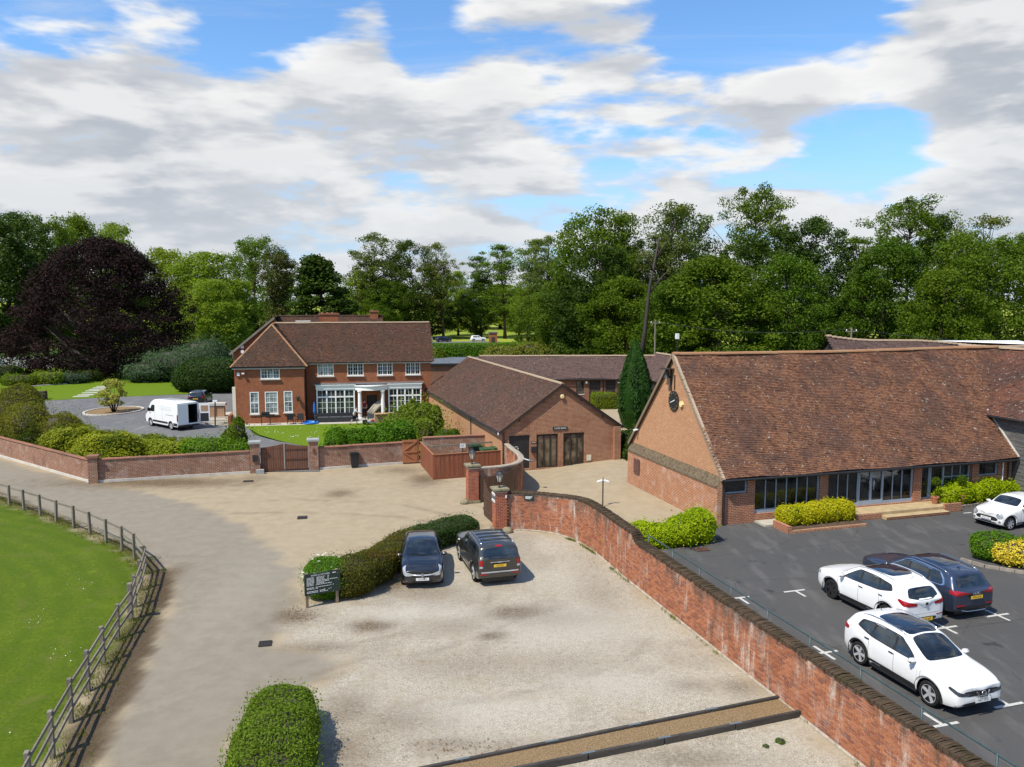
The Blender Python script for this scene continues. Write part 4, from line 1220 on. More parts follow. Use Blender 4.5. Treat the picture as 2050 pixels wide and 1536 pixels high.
# daisies
dz_p = []
for (u, v, k, s) in ((160,1165,26,1.2),(60,1250,22,.5),(130,1320,18,.4),(10,1530,8,.5)):
 cx, cy = G(u, v)
 for i in range(k): dz_p.append((cx + rng.normal(0, s), cy + rng.normal(0, s),.17))
dz_p = np.array([p for p in dz_p if sdist(np.array(p[0]), np.array(p[1]), lawn_p) > .3])
V, Q, lc = leaf_quads(dz_p, np.tile([0,0,1.0],(len(dz_p),1)),.035,.9, rng, .3)
o = np_obj('daisies', V, Q, 'petal_white', None); o['kind'] = 'stuff'
cl = []
for i in range(170):
 u = rng.uniform(500,640); v = rng.uniform(858,884); cx, cy = G(u, v);
 if sdist(np.array(cx), np.array(cy), front_lawn) > .4: cl.append((cx, cy, .12))
V, Q, lc = leaf_quads(np.array(cl), np.tile([0,0,1.0],(len(cl),1)),.07,.9, rng, .3)
o = np_obj('clover_flowers', V, Q, 'petal_white', None); o['kind'] = 'stuff'
for (u, v, r, lb) in ((1562,1487,.14, 'single bright green weed tuft in the gravel beside the drain strip'),(1533,1496,.09, 'smaller faded weed tuft in the gravel beside the bright one')):
 cx, cy = G(u, v)
 shrub('weed', lb, 'weed', [(cx, cy, 0, r, r, r * .8,0,1.6)], 'leaf_hedge', .06,1100, rough=.4, sprig=.08, spread=1.0)
# weeds along the foot of the retaining wall, leaf litter by walls and hedges
wp_ = np.array(WALL_PATH); pts = []
for i in range(420):
 k = rng.integers(2, len(wp_) - 1); t = rng.random(); p = wp_[k] * (1 - t) + wp_[k + 1] * t; d = wp_[k + 1] - wp_[k]; d = d / np.hypot(*d)
 if fbm(p[0], p[1],.6,3) > .47: pts.append((p[0] + d[1] * (.26 + abs(rng.normal(0,.05))), p[1] - d[0] * (.26 + abs(rng.normal(0,.05))),.02))
blades('wall_weeds', np.array(pts),.09, 'leaf_olive', 6,.010, spread=.05)
pts = []
for (u, v, su, sv, k) in ((300,970,120,5,500),(600,1232,22,10,220),(850,955,22,8,200),(800,1165,40,10,260),(690,990,60,10,120),(320,1170,20,30,200),(1330,1100,60,4,60),(940,1500,80,10,120),(1180,1130,30,30,120)):
 for i in range(k):
  x_, y_ = G(u + rng.normal(0, su), v + rng.normal(0, sv)); pts.append((x_, y_, ground_z(x_, y_) + .03))
V, Q, lc = leaf_quads(np.array(pts), np.tile([0,0,1.0],(len(pts),1)),.055,.6, rng, .35)
o = np_obj('leaf_litter', V, Q, 'leaf_brown', None, {'lc': lc}); o['kind'] = 'stuff'
# ================================================================ building helpers
def wall_holes(mb, O, U, width, z0, z1, holes=(), depth=.12, mi=0, u_off=.0):
 """upright wall face from O along unit U, looking from its right-hand side (normal = U x Z), with rectangular openings and reveals"""
 O = Vector(O); U = Vector(U); N = U.cross(Vector((0,0,1)))
 xs = sorted({.0, width, *[h[0] for h in holes], *[h[1] for h in holes]})
 zs = sorted({z0, z1, *[h[2] for h in holes], *[h[3] for h in holes]})
 xs = [x for x in xs if 0 <= x <= width]; zs = [z for z in zs if z0 <= z <= z1]
 def P(x, z, d=.0): return O + U * x + Vector((0,0, z)) - N * d
 for i in range(len(xs) - 1):
  for j in range(len(zs) - 1):
   cx, cz = (xs[i] + xs[i + 1]) / 2,(zs[j] + zs[j + 1]) / 2
   if any(h[0] < cx < h[1] and h[2] < cz < h[3] for h in holes): continue
   a, b, c, d = xs[i], xs[i + 1], zs[j], zs[j + 1]
   mb.face([P(a, c), P(b, c), P(b, d), P(a, d)],[(a + u_off, c),(b + u_off, c),(b + u_off, d),(a + u_off, d)], mi)
 for (a, b, c, d) in holes:
  for (p, q, r, s) in (((a, c),(a, c),(a, d),(a, d)),((b, d),(b, d),(b, c),(b, c)),((a, d),(a, d),(b, d),(b, d)),((b, c),(b, c),(a, c),(a, c))):
   mb.face([P(*p), P(*q, depth), P(*r, depth), P(*s)],[(p[0] + p[1],0),(p[0] + p[1], depth),(r[0] + r[1], depth),(r[0] + r[1],0)], mi)
 return mb
def gable_tri(mb, O, U, width, z0, zap, xap=None, mi=0, u_off=.0):
 O = Vector(O); U = Vector(U); xap = width / 2 if xap is None else xap
 P = lambda x, z: O + U * x + Vector((0,0, z))
 mb.face([P(0, z0), P(width, z0), P(xap, zap)],[(u_off, z0),(width + u_off, z0),(xap + u_off, zap)], mi)
def tile_plane(name, parent, P0, U, V, poly, tw, gauge, mat, sag=None, seed=0, wav=.012, kind='stuff'):
 """field of plain tiles on a roof plane; poly in metres (along eave, up slope)"""
 R = np.random.default_rng(seed + 100)
 U = np.array(U, float); V = np.array(V, float); P0 = np.array(P0, float)
 U /= np.linalg.norm(U); V /= np.linalg.norm(V)
 N = np.cross(U, V)
 us = [p[0] for p in poly]; vs = [p[1] for p in poly]
 rows = np.arange(min(vs) - .001, max(vs), gauge)
 A = []
 for r, v in enumerate(rows):
  u = np.arange(min(us) + (tw / 2 if r % 2 else 0), max(us) + tw, tw)
  A.append(np.stack([u, np.full_like(u, v)],1))
 A = np.concatenate(A)
 cen_v = A[:, 1] + gauge * .5
 ok = inside(A[:, 0], cen_v, poly)
 A = A[ok]
 n = len(A)
 hw = tw * .485
 t = .020 + R.uniform(0,.012, n) + (R.random(n) < .04) * .02
 skew = R.normal(0,.006, n)
 dv = R.normal(0,.005, n)
 w = wav * (fbm(A[:, 0], A[:, 1],.8, seed) - .5) * 4
 def pt(du, dv_, dn):
  q = P0 + np.outer(A[:, 0] + du, U) + np.outer(A[:, 1] + dv_, V) + np.outer(dn + w, N)
  if sag is not None: q[:, 2] += sag(A[:, 0] + du, A[:, 1] + dv_)
  return q
 a = pt(-hw, dv - skew, t); b = pt(hw, dv + skew, t); c = pt(hw, gauge * 1.12 + 0 * dv, .004); d = pt(-hw, gauge * 1.12 + 0 * dv, .004)
 e = pt(-hw, dv - skew, 0 * t - .01); f = pt(hw, dv + skew, 0 * t - .01)
 Vv = np.stack([a, b, c, d, e, f],1).reshape(-1,3)
 k = np.arange(n)[:, None] * 6
 Q = np.concatenate([k + np.array([0,1,2,3]), k + np.array([4,5,1,0])],0)
 lc = np.repeat(R.random(n),6)
 o = np_obj(name, Vv, Q, MATS[mat], parent, {'lc': lc})
 o['kind'] = kind
 # boarding under the tiles
 mb = MB()
 pp = [tuple(P0 + U * p[0] + V * p[1] - N * .05) for p in poly]
 return o, pp
_ridge = {}
def ridge_line(parent, a, b, mat, step=.33, r=.13, sag=None, name='ridge_tile'):
 a = Vector(a); b = Vector(b); d = b - a; L = d.length; k = max(1, int(round(L / step))); d.normalize()
 key = (mat, step, r)
 if key not in _ridge:
  mb = MB(); nseg = 6; Ls = step * .985
  R1 = [(0, r * math.cos(PI * i / nseg), r * math.sin(PI * i / nseg) * .85) for i in range(nseg + 1)]
  for i in range(nseg):
   p, q = R1[i], R1[i + 1]
   mb.face([(0, p[1], p[2]),(Ls, p[1], p[2]),(Ls, q[1], q[2]),(0, q[1], q[2])])
  mb.face([(Ls, *p[1:]) for p in R1]); mb.face([(0, *p[1:]) for p in R1][::-1])
  o = mb.build(name, MATS[mat]); _ridge[key] = o.data
  at = o.data.attributes.new('lc', 'FLOAT', 'POINT')
  at.data.foreach_set('value', np.full(len(o.data.vertices),.5, np.float32))
  bpy.data.objects.remove(o)
 side = d.cross(Vector((0,0,1))); side.normalize(); up = side.cross(d)
 M = Matrix(((d.x, -side.x, up.x),(d.y, -side.y, up.y),(d.z, -side.z, up.z))).to_euler()
 for i in range(k):
  o = bpy.data.objects.new(name, _ridge[key])
  p = a + d * (L * i / k)
  o.location = (p.x, p.y, p.z - r * .35 + (sag(L * i / k) if sag else 0) + random.uniform(-.008,.008))
  o.rotation_euler = M
  o.scale = (L / k / step, 1,1)
  link(o, parent)
def window(parent, x0, x1, z0, z1, y=.0, lights=3, cols=2, rows=3, frame=.07, bar=.03, glass='window_glass', fm='white_paint', sill='pale_concrete', depth=.07, rail=None, name='window', mull=.07):
 """casement or sash window facing local -y: frame, panes, glazing bars and sill as parts"""
 f = MB()
 f.box(x0, x1, y, y + depth, z0, z0 + frame); f.box(x0, x1, y, y + depth, z1 - frame, z1)
 f.box(x0, x0 + frame, y, y + depth, z0 + frame, z1 - frame); f.box(x1 - frame, x1, y, y + depth, z0 + frame, z1 - frame)
 L = (x1 - x0 - 2 * frame)
 for i in range(1, lights):
  c = x0 + frame + L * i / lights
  f.box(c - mull / 2, c + mull / 2, y + .004, y + depth, z0 + frame, z1 - frame)
 if rail: f.box(x0 + frame, x1 - frame, y + .006, y + depth, z0 + (z1 - z0) * rail - mull / 2, z0 + (z1 - z0) * rail + mull / 2)
 w = f.build(name, MATS[fm], parent)
 g = BX(x0 + frame, x1 - frame, y + depth * .7, y + depth, z0 + frame, z1 - frame)
 g.build('pane', MATS[glass], w)
 if bar:
  b = MB()
  for i in range(lights):
   a0 = x0 + frame + L * i / lights; a1 = x0 + frame + L * (i + 1) / lights
   for j in range(1, cols):
    c = a0 + (a1 - a0) * j / cols
    b.box(c - bar / 2, c + bar / 2, y + depth * .45, y + depth * .72, z0 + frame, z1 - frame)
  for j in range(1, rows):
   c = z0 + frame + (z1 - z0 - 2 * frame) * j / rows
   b.box(x0 + frame, x1 - frame, y + depth * .47, y + depth * .73, c - bar / 2, c + bar / 2)
  b.build('glazing_bars', MATS[fm], w)
 if sill:
  BX(x0 - .08, x1 + .08, y - .16, y + .02, z0 - .10, z0 - .002).build('sill', MATS[sill], w)
 return w
def downpipe(parent, x, y, z0, z1, name='downpipe', mat='black_metal', r=.045):
 return MB().tube([(x, y, z1),(x, y, z0)], r, 8).build(name, MATS[mat], parent)
# ================================================================ the big barn with the clock
BA = G(1443,1052, Z_LOT)
BL, BD, BE, BAP = 18.3,10.2,2.62,8.1
barn = thing('brick_barn', 'big brick barn with clock gable, long brown tiled roof and glazed front', 'barn', (BA[0], BA[1], Z_LOT), TH)
front_holes = [(.18,1.45,1.55,2.5),(1.88,5.70,.42,2.45),(6.22,11.62,.36,2.45),(12.15,15.55,.36,2.45),(16.0,17.35,1.45,2.4)]
mb = MB()
wall_holes(mb, (0,0,0),(1,0,0), BL, -.3, BE, front_holes, .28)
mb.box(.0,.62,-.10,-.002,-.3,.5) if False else None
mb.build('front_wall', 'barn_brick', barn)
mb = MB()
wall_holes(mb, (0, BD, 0),(0,-1,0), BD, 2.35, BE, (),.1)
gable_tri(mb, (0, BD, 0),(0,-1,0), BD, BE, BAP - .1)
mb.build('gable_wall', 'gable_brick', barn)
mb = MB()
wall_holes(mb, (-.28, BD + .05,0),(0,-1,0), BD + .1,-.5,1.95,[(9.0 - 8.35,9.0 - 7.75 + .6,.95,1.65)] if False else (),.1)
# weathered sloping ledge above the thicker lower wall
for k in range(1):
 mb.face([(-.28, BD + .05,1.95),(-.28,-.05,1.95),(0,-.05,2.36),(0, BD + .05,2.36)])
mb.face([(-.28,-.05,-.5),(0,-.05,-.5),(0,-.05,2.36),(-.28,-.05,1.95)])
mb.face([(0, BD + .05,-.5),(-.28, BD + .05,-.5),(-.28, BD + .05,1.95),(0, BD + .05,2.36)])
mb.build('plinth_wall', 'plinth_brick', barn)
led = MB()
for i in range(34):
 ya = BD + .05 - (BD + .1) * i / 34; yb = BD + .05 - (BD + .1) * (i + 1) / 34
 q = random.uniform(.015,.05)
 led.face([(-.30, ya, 1.93 + q),(-.30, yb, 1.93 + q),(.0, yb, 2.38 + q),(.0, ya, 2.38 + q)])
 led.face([(-.30, ya, 1.86),(-.30, yb, 1.86),(-.30, yb, 1.93 + q),(-.30, ya, 1.93 + q)])
led.build('mossy_ledge', 'dark_moss', barn)
mb = MB()
wall_holes(mb, (BL, 0,0),(0,1,0), BD, -.3, BE); gable_tri(mb, (BL, 0,0),(0,1,0), BD, BE, BAP - .1)
wall_holes(mb, (BL, BD, 0),(-1,0,0), BL, -.3, BE)
mb.build('rear_wall', 'barn_brick', barn)
# dark inside behind the glazing: floor, back partition and a few boxes
mb = MB(); mb.box(.3, BL - .3,4.2,4.3,.0, BE); mb.box(.3, BL - .3,.3,4.2,.28,.34); mb.build('inner_partition', 'dark_timber', barn)
# roof
run = BD / 2 + .28; rise = (BAP - BE) * run / (BD / 2)
sl = math.hypot(run, rise)
roof_f = MB()
sag_b = lambda u, v: -.07 * np.sin(np.clip(u / BL, 0,1) * PI) * np.clip(v / sl, 0,1) + .03 * np.sin(u * 1.1)
roof = bpy.data.objects.new('roof', None); link(roof, barn); roof.empty_display_size = .2
UPf = Vector((0, run, rise)).normalized(); UPb = Vector((0,-run, rise)).normalized()
ez = BE - .28 * (BAP - BE) / (BD / 2)
tile_plane('tiles', roof, (-.12,-.28, ez + .06),(1,0,0), UPf, [(0,0),(BL + .2,0),(BL + .2,2.6),(BL + 4.4, sl - .2),(BL + 4.4, sl),(0, sl)],.175,.105, 'barn_tiles', sag_b, 1,.025)
tile_plane('tiles', roof, (BL + .1, BD + .28, ez + .06),(-1,0,0), UPb, [(0,0),(BL + .2,0),(BL + .2, sl),(0, sl)],.175,.105, 'barn_tiles', sag_b, 2,.02)
mb = MB()
mb.face([(-.1,-.26, ez - .1),(BL, -.26, ez - .1),(BL, BD / 2, BAP - .13),(-.1, BD / 2, BAP - .13)])
mb.face([(BL, BD + .26, ez - .1),(-.1, BD + .26, ez - .1),(-.1, BD / 2, BAP - .13),(BL, BD / 2, BAP - .13)])
mb.build('boarding', 'dark_timber', roof)
for s, yb in ((1,-.28),(-1, BD + .28)):
 MB().beam((-.06, yb, ez + .02),(-.06, BD / 2, BAP + .02),.13,.12).build('verge', 'pale_ridge', roof)
 MB().beam((-.16, yb, ez - .02),(-.16, BD / 2, BAP - .03),.06,.16).build('bargeboard', 'post_wood', roof)
ridge_line(roof, (-.1, BD / 2, BAP + .08),(BL + 4.1, BD / 2, BAP + .08), 'ridge_tiles', .36,.16, sag=lambda u: -.07 * math.sin(min(1, u / BL) * PI))
MB().tube([(-.1,-.34, ez - .02),(BL + .1,-.34, ez - .05)],.06,8).build('gutter', 'black_metal', barn)
downpipe(barn, .08,-.10,-.0, ez)
downpipe(barn, BL - .35,-.10,.0, ez); downpipe(barn, BL - .75,-.12,.0, ez, mat='white_paint', r=.03)
# clock, alarm, bell bracket and gable details (gable faces local -x)
ck = MB()
def disc_x(mb, x, y, z, r, t, n=24, mi=0):
 ring = [(y + r * math.cos(2 * PI * k / n), z + r * math.sin(2 * PI * k / n)) for k in range(n)]
 mb.face([(x - t, a, b) for a, b in ring][::-1], mi=mi)
 for k in range(n):
  a, b = ring[k], ring[(k + 1) % n]
  mb.face([(x, *a),(x - t, *a),(x - t, *b),(x, *b)], mi=mi)
disc_x(ck, .0,5.03,5.58,.56,.06)
clock = ck.build('clock', 'black_metal', barn)
mb = MB()
for k in range(12):
 a = 2 * PI * k / 12
 mb.beam((-.068,5.03 + .40 * math.sin(a),5.58 + .40 * math.cos(a)),(-.068,5.03 + .50 * math.sin(a),5.58 + .50 * math.cos(a)),.022,.012, up=(1,0,0))
mb.build('numerals', 'dull_gold', clock)
MB().beam((-.078,5.03,5.58),(-.078,5.03 + .34,5.58 - .12),.035,.01, up=(1,0,0)).build('minute_hand', 'sign_white', clock)
MB().beam((-.088,5.03,5.58),(-.088,5.03 - .20,5.58 + .08),.045,.01, up=(1,0,0)).build('hour_hand', 'sign_white', clock)
mb = MB(); disc_x(mb, 0,4.12,5.52,.17,.12,6); mb.build('alarm_box', 'yellow_white', barn)
bell = BX(-.55,.0,5.05,5.75,7.30,7.36).build('bell_hood', 'dark_timber', barn)
MB().lathe([(.04,.42),(.10,.38),(.14,.15),(.20,.0)],(-.28,5.4,6.82),12).build('bell', 'black_metal', bell)
BX(-.08,0,5.30,5.42,6.1,7.3).box(-.06,0,4.95,5.0,6.2,7.0).build('bracket', 'dark_timber', bell)
BX(-.36,-.285,8.55,9.25,.75,1.62).build('vent_hatch', 'rust_iron', barn)
MB().tube([(-.05,9.35,3.35),(-.35,9.35,3.28)],.06,8).build('security_camera', 'white_paint', barn)
MB().tube([(.3, BD / 2 + .3, BAP - .1),(.3, BD / 2 + .3, BAP + 1.0)],.025,6).build('floodlight_pole', 'black_metal', barn)
BX(.20,.38, BD / 2 + .22, BD / 2 + .34, BAP + .85, BAP + 1.15).build('floodlight', 'white_paint', barn)
# glazing
def glazed(x0, x1, z0, z1, nlights, y=.12, sillh=.14, midrail=None, bars=True, top=.10, fm='grey_blue_paint', glass='barn_glass', name='glazed_screen'):
 f = MB()
 f.box(x0, x1, y, y + .10, z0, z0 + sillh); f.box(x0, x1, y, y + .10, z1 - top, z1)
 f.box(x0, x0 + .07, y, y + .10, z0 + sillh, z1 - top); f.box(x1 - .07, x1, y, y + .10, z0 + sillh, z1 - top)
 w = f.build(name, MATS[fm], barn)
 L = x1 - x0 - .14
 for i in range(nlights):
  a = x0 + .07 + L * i / nlights; b = x0 + .07 + L * (i + 1) / nlights
  BX(a + .0, b - .0, y + .055, y + .075, z0 + sillh, z1 - top).build('pane', MATS[glass], w)
  if i: BX(a - .022, a + .022, y + .01, y + .054, z0 + sillh, z1 - top).build('mullion', MATS[fm], w)
 if midrail:
  BX(x0 + .07, x1 - .07, y + .008, y + .052, midrail - .03, midrail + .03).build('transom', MATS[fm], w)
 return w
glazed(.18,1.45,1.55,2.5,1,.10,.07,2.28)
glazed(1.88,5.70,.42,2.45,6,.10,.20)
glazed(6.22,8.16,.36,2.45,3,.10,.16)
for a, b in ((8.16,8.92),(8.92,9.68)):
 d = glazed(a, b, .36,2.45,1,.07,.24, None, name='glazed_door')
 BX(b - .16 if a < 8.5 else a + .11, b - .11 if a < 8.5 else a + .16,.0,.06,1.15,1.65).build('door_handle', 'chrome', d)
glazed(9.68,11.62,.36,2.45,3,.10,.16)
glazed(12.15,12.85,.36,2.45,1,.20,.10)
d = glazed(12.85,13.75,.36,2.45,1,.16,.24, None, name='glazed_door')
BX(13.55,13.6,.09,.15,1.15,1.65).build('door_handle', 'chrome', d)
glazed(13.75,15.55,.36,2.45,3,.20,.14,1.5)
glazed(16.0,17.35,1.45,2.4,1,.10,.07,2.2)
BX(.15,1.5,-.03,.10,1.44,1.548).build('brick_sill', 'barn_brick', barn)
# terrace, bed and steps in front of the barn (own things on the tarmac)
ter = thing('terrace', 'low paved terrace with brick edge in front of the glazed barn doors', 'terrace', (BA[0], BA[1], Z_LOT), TH)
BX(6.25,13.6,-1.15,-.012,.004,.30).build('slab', 'sand_paving', ter)
BX(6.9,8.5,-1.27,-1.155,.004,.29).build('brick_edge', 'barn_brick', ter)
BX(12.5,13.6,-1.27,-1.155,.004,.45).build('brick_edge', 'barn_brick', ter)
BX(8.52,12.48,-1.62,-1.16,.004,.155).build('step', 'sand_paving', ter)
BX(8.5,12.5,-1.632,-1.622,.008,.14).build('step_riser', 'far_brick', ter)
bed = thing('planting_bed', 'brick-edged planting bed holding the golden shrubs', 'planting bed', (BA[0], BA[1], Z_LOT), TH)
BX(1.9,6.2,-.9,-.02,.003,.10).build('paving', 'concrete', bed)
BX(2.5,6.85,-2.1,-.905,.003,.12).build('soil', 'soil', bed)
for i in range(22):
 BX(2.4 + i * .2,2.59 + i * .2,-2.22,-2.105,.0,.13).build('edging_brick', 'plinth_brick', bed)
BX(2.28,2.495,-2.2,-1.0,.0,.34).build('end_wall', 'barn_brick', bed)
bed2 = thing('hedge_kerb', 'concrete kerb edging the long laurel hedge', 'kerb', (0,0,0),0)
MB().beam((22.4,41.2, Z_LOT + .06),(31.5,45.0, Z_LOT + .06),.12,.14).build('kerb_stone', 'road_kerb', bed2)
ik = thing('island_kerb', 'brick kerb round the variegated shrub island', 'kerb', (0,0,0),0)
ip = [(19.2,33.2),(19.7,32.3),(21.0,31.4),(23.0,30.3),(26,29.2)]
for a, b in zip(ip[:-1], ip[1:]):
 L = math.hypot(b[0] - a[0], b[1] - a[1]); k = max(1, int(L / .45))
 for i in range(k):
  p = [a[0] + (b[0] - a[0]) * i / k, a[1] + (b[1] - a[1]) * i / k]; q = [a[0] + (b[0] - a[0]) * (i + .96) / k, a[1] + (b[1] - a[1]) * (i + .96) / k]
  MB().beam((*p, Z_LOT + .05),(*q, Z_LOT + .05),.12,.14).build('kerb_stone', 'road_kerb', ik)
# weatherboarded wing coming forward at the right end of the barn
wing = thing('weatherboarded_wing', 'dark weatherboarded wing with red brown tiles at the end of the brick barn', 'barn', (BA[0], BA[1], Z_LOT), TH)
wx = BL + .18
WE, WR = 4.75,8.05
mb = MB(); mb.box(wx + .06, wx + 8.0,-14.0, BD / 2 + 3,-.4, WE); mb.build('frame_wall', 'dark_timber', wing)
gh = MB()
bw = .24
k = 0
zc = -.1
while zc < WE - .05:
 ys = -14.0
 while ys < 2.6:
  ln = random.uniform(2.2,4.6)
  ye = min(ys + ln, 2.6)
  lift = random.uniform(-.025,.025)
  M = MB()
  M.box(-.035,.0,.0, ye - ys - .01,0, bw + .03)
  o = M.build('weatherboard', 'black_board', wing)
  o.location = (wx + .02, ys, zc + lift)
  o.rotation_euler = (random.uniform(-.008,.008), random.uniform(.05,.10),0)
  ys = ye
 zc += bw
ws = math.hypot(4.0, WR - WE)
UPw = Vector((4.0,0, WR - WE)).normalized()
r2 = bpy.data.objects.new('roof', None); link(r2, wing)
zr = WE - .35 * (WR - WE) / 4.0
wl_ = math.hypot(4.35, WR - zr)
tile_plane('tiles', r2,(wx - .35,3.6, zr + .05),(0,-1,0), UPw, [(1.75,0),(17.6,0),(17.6, wl_),(-1.7, wl_)],.175,.105, 'wing_tiles', lambda u, v: .04 * np.sin(u * .6),5,.025)
UPw2 = Vector((-4.0,0, WR - WE)).normalized()
mb = MB(); mb.face([(wx + 4,-14, WR),(wx + 8.3,-14, zr),(wx + 8.3,8, zr),(wx + 4,8, WR)]); mb.face([(wx - .33,-14, zr - .02),(wx + 4,-14, WR - .02),(wx + 4,5.0, WR - .02),(wx - .33,1.8, zr - .02)]); mb.build('far_slope', 'dark_timber', r2)
ridge_line(r2,(wx + 4.0,-14, WR + .08),(wx + 4.0,8, WR + .08), 'pale_ridge', .4,.16)
MB().tube([(wx - .40,-14, zr + .0),(wx - .40,1.9, zr + .02)],.055,8).build('gutter', 'black_metal', wing)
MB().tube([(wx - .40,1.9, zr),(wx - .75,1.95, zr + .02)],.05,8).build('gutter_end', 'white_paint', wing)
downpipe(wing, wx - .15,-1.7,.0, zr)
BX(wx - .22, wx - .02,-2.6,-2.5,3.0,3.1).build('security_camera', 'white_paint', wing)
# barn end flashing against the wing
MB().beam((BL + .12,-.3, ez + .12),(BL + .12,1.9, ez + .12 + 2.2 * rise / run),.10,.06).build('flashing', 'pale_concrete', wing)
# rear barn roof and white-roofed shed
rb = thing('rear_barn', 'rear barn with sagging lichen-streaked tiled roof behind the clock barn', 'barn', (*HZ(1660,673,64)[:1],64.0,.0), math.radians(10))
RL = 26.0
BX(.2, RL, -5,5,-.3,4.6).build('wall', 'far_brick', rb)
r3 = bpy.data.objects.new('roof', None); link(r3, rb)
up = Vector((0,5.2,4.2)).normalized(); sl3 = math.hypot(5.2,4.2)
sag3 = lambda u, v: (-1.15 * np.clip(u / 20,0,1) ** .8 - .10 * np.sin(u * .55)) * np.clip(v / sl3,0,1)
tile_plane('tiles', r3,(-.3,-5.2,4.5),(1,0,0), up, [(0,0),(RL, 0),(RL, sl3),(0, sl3)],.24,.15, 'wing_tiles', sag3,7,.03)
r3.children[0].data.materials[0] = MATS['stable_tiles']
BX(.25,.4,-4.9,4.9,4.55,4.6).build('wall_plate', 'dark_timber', rb)
mb = MB(); gable_tri(mb, (.25,4.9,0),(0,-1,0),9.8,4.6,8.45); mb.face([(0,5.2,4.5),(0,0,8.65),(RL, 0,7.5),(RL, 5.2,4.5)]); mb.build('gable_end', 'dark_timber', rb)
ridge_line(r3,(-.3,0,8.72),(RL, 0,8.72), 'pale_ridge', .45,.17, sag=lambda u: -1.15 * min(1, u / 20) ** .8 - .10 * math.sin(u * .55))
sh = thing('white_roofed_shed', 'long shed with a plain white sheet roof behind the rear barn', 'shed', (40.5,79.0,.0), math.radians(2))
BX(0,14,0,8,-.3,6.1).build('wall', 'render_grey', sh)
mb = MB(); mb.face([(-.3,-.3,6.2),(15.5,-.3,6.2),(12.5,4,7.35),(-.3,4,7.35)]); mb.face([(15.5,8.3,6.2),(-.3,8.3,6.2),(-.3,4,7.35),(12.5,4,7.35)]); mb.face([(15.5,-.3,6.2),(15.5,8.3,6.2),(12.5,4,7.35)])
mb.build('roof', 'white_sheet', sh)
# ================================================================ long gabled building (cart barn)
CB = (-.68,53.15)
CW, CLn, CE, CA = 8.55,27.0,2.86,5.82
cart = thing('gabled_building', 'long single-storey brick building with a brown tiled roof and glazed gable end', 'building', (*CB, .0), TH)
mb = MB()
ch = [(.5,1.97,.12,2.45),(2.46,4.02,.10,2.42),(4.41,5.95,.12,2.42)]
wall_holes(mb, (0,0,0),(1,0,0), CW, -.3, CE, ch, .16)
gable_tri(mb, (0,0,0),(1,0,0), CW, CE, CA - .08)
mb.build('gable_wall', 'cart_brick', cart)
mb = MB()
wall_holes(mb, (0, CLn, 0),(0,-1,0), CLn, -.3, CE)
wall_holes(mb, (CW, 0,0),(0,1,0), CLn, -.3, CE)
wall_holes(mb, (CW, CLn, 0),(-1,0,0), CW, -.3, CE); gable_tri(mb, (CW, CLn, 0),(-1,0,0), CW, CE, CA - .08)
mb.build('side_wall', 'gable_brick', cart)
BX(CW - .42, CW + .06,-.26,-.004,-.3,2.75).build('buttress', 'cart_brick', cart)
for (a, b) in ((.45,2.02),(2.42,4.06),(4.37,5.99)):
 k = int((b - a) / .075)
 mb = MB()
 for i in range(k): mb.box(a + i * .075, a + i * .075 + .066,-.012,.05,2.452,2.66)
 o = mb.build('soldier_course', 'cart_brick', cart); o['kind'] = 'stuff'
dr = BX(.53,1.94,.10,.15,.13,2.42).build('dark_door', 'black_metal', cart)
for (a, b, c, d) in ((.62,.9,1.62,1.66),(.95,1.15,1.62,1.66),(.66,.88,1.38,1.56),(.70,.84,1.22,1.36),(.88,.93,1.22,1.28),(1.13,1.2,1.48,1.56),(1.14,1.19,1.36,1.42),(1.14,1.2,1.24,1.30),(1.15,1.18,.96,1.12)):
 BX(a, b, .09,.099, c, d).build('notice', 'sign_white', dr)
def tri_door(x0, x1, z0, z1):
 f = MB(); y = .06
 f.box(x0, x1, y, y + .09, z1 - .12, z1); f.box(x0, x1, y, y + .09, z0, z0 + .10)
 for i in range(4):
  c = x0 + .05 + (x1 - x0 - .1) * i / 3
  f.box(c - .05, c + .05, y + .002, y + .088, z0 + .10, z1 - .12)
 w = f.build('folding_door', 'dark_timber', cart)
 for i in range(3):
  a = x0 + .10 + (x1 - x0 - .1) * i / 3; b = x0 + (x1 - x0 - .1) * (i + 1) / 3
  BX(a, b, y + .045, y + .06, z0 + .10, z1 - .12).build('pane', 'brown_glass', w)
tri_door(2.48,4.0,.10,2.42); tri_door(4.43,5.93,.12,2.42)
s = BX(3.62,4.68,-.06,-.006,2.70,2.90).build('name_board', 'sign_green', cart)
text_mesh('lettering', 'LONG BARN', .15, 'sign_white', s, (4.15,-.066,2.80), ext=.003)
s = BX(2.05,2.42,-.03,-.005,1.86,1.94).build('name_plate', 'sign_green', cart)
BX(2.10,2.37,-.034,-.0305,1.888,1.912).build('lettering_strip', 'sign_white', s)
BX(2.08,2.42,-.16,-.004,1.22,1.62).build('letter_box', 'black_metal', cart)
BX(6.15,6.47,-.05,-.004,.42,.82).build('meter_box', 'cream_paint', cart)
mb = MB(); mb.lathe([(.16,.0),(.16,.10),(.12,.13),(0,.13)], n=6)
o = mb.build('alarm_box', 'yellow_white', cart); o.location = (4.28,-.004,5.0); o.rotation_euler = (PI / 2,0,0)
crun = CW / 2 + .25; crise = (CA - CE) * crun / (CW / 2); csl = math.hypot(crun, crise); cez = CE - .25 * (CA - CE) / (CW / 2)
rc = bpy.data.objects.new('roof', None); link(rc, cart)
upl = Vector((crun, 0, crise)).normalized(); upr = Vector((-crun, 0, crise)).normalized()
tile_plane('tiles', rc, (-.25, CLn + .1, cez + .06),(0,-1,0), upl, [(0,0),(CLn + .25,0),(CLn + .25, csl),(0, csl)],.175,.105, 'cart_tiles', None, 11,.01)
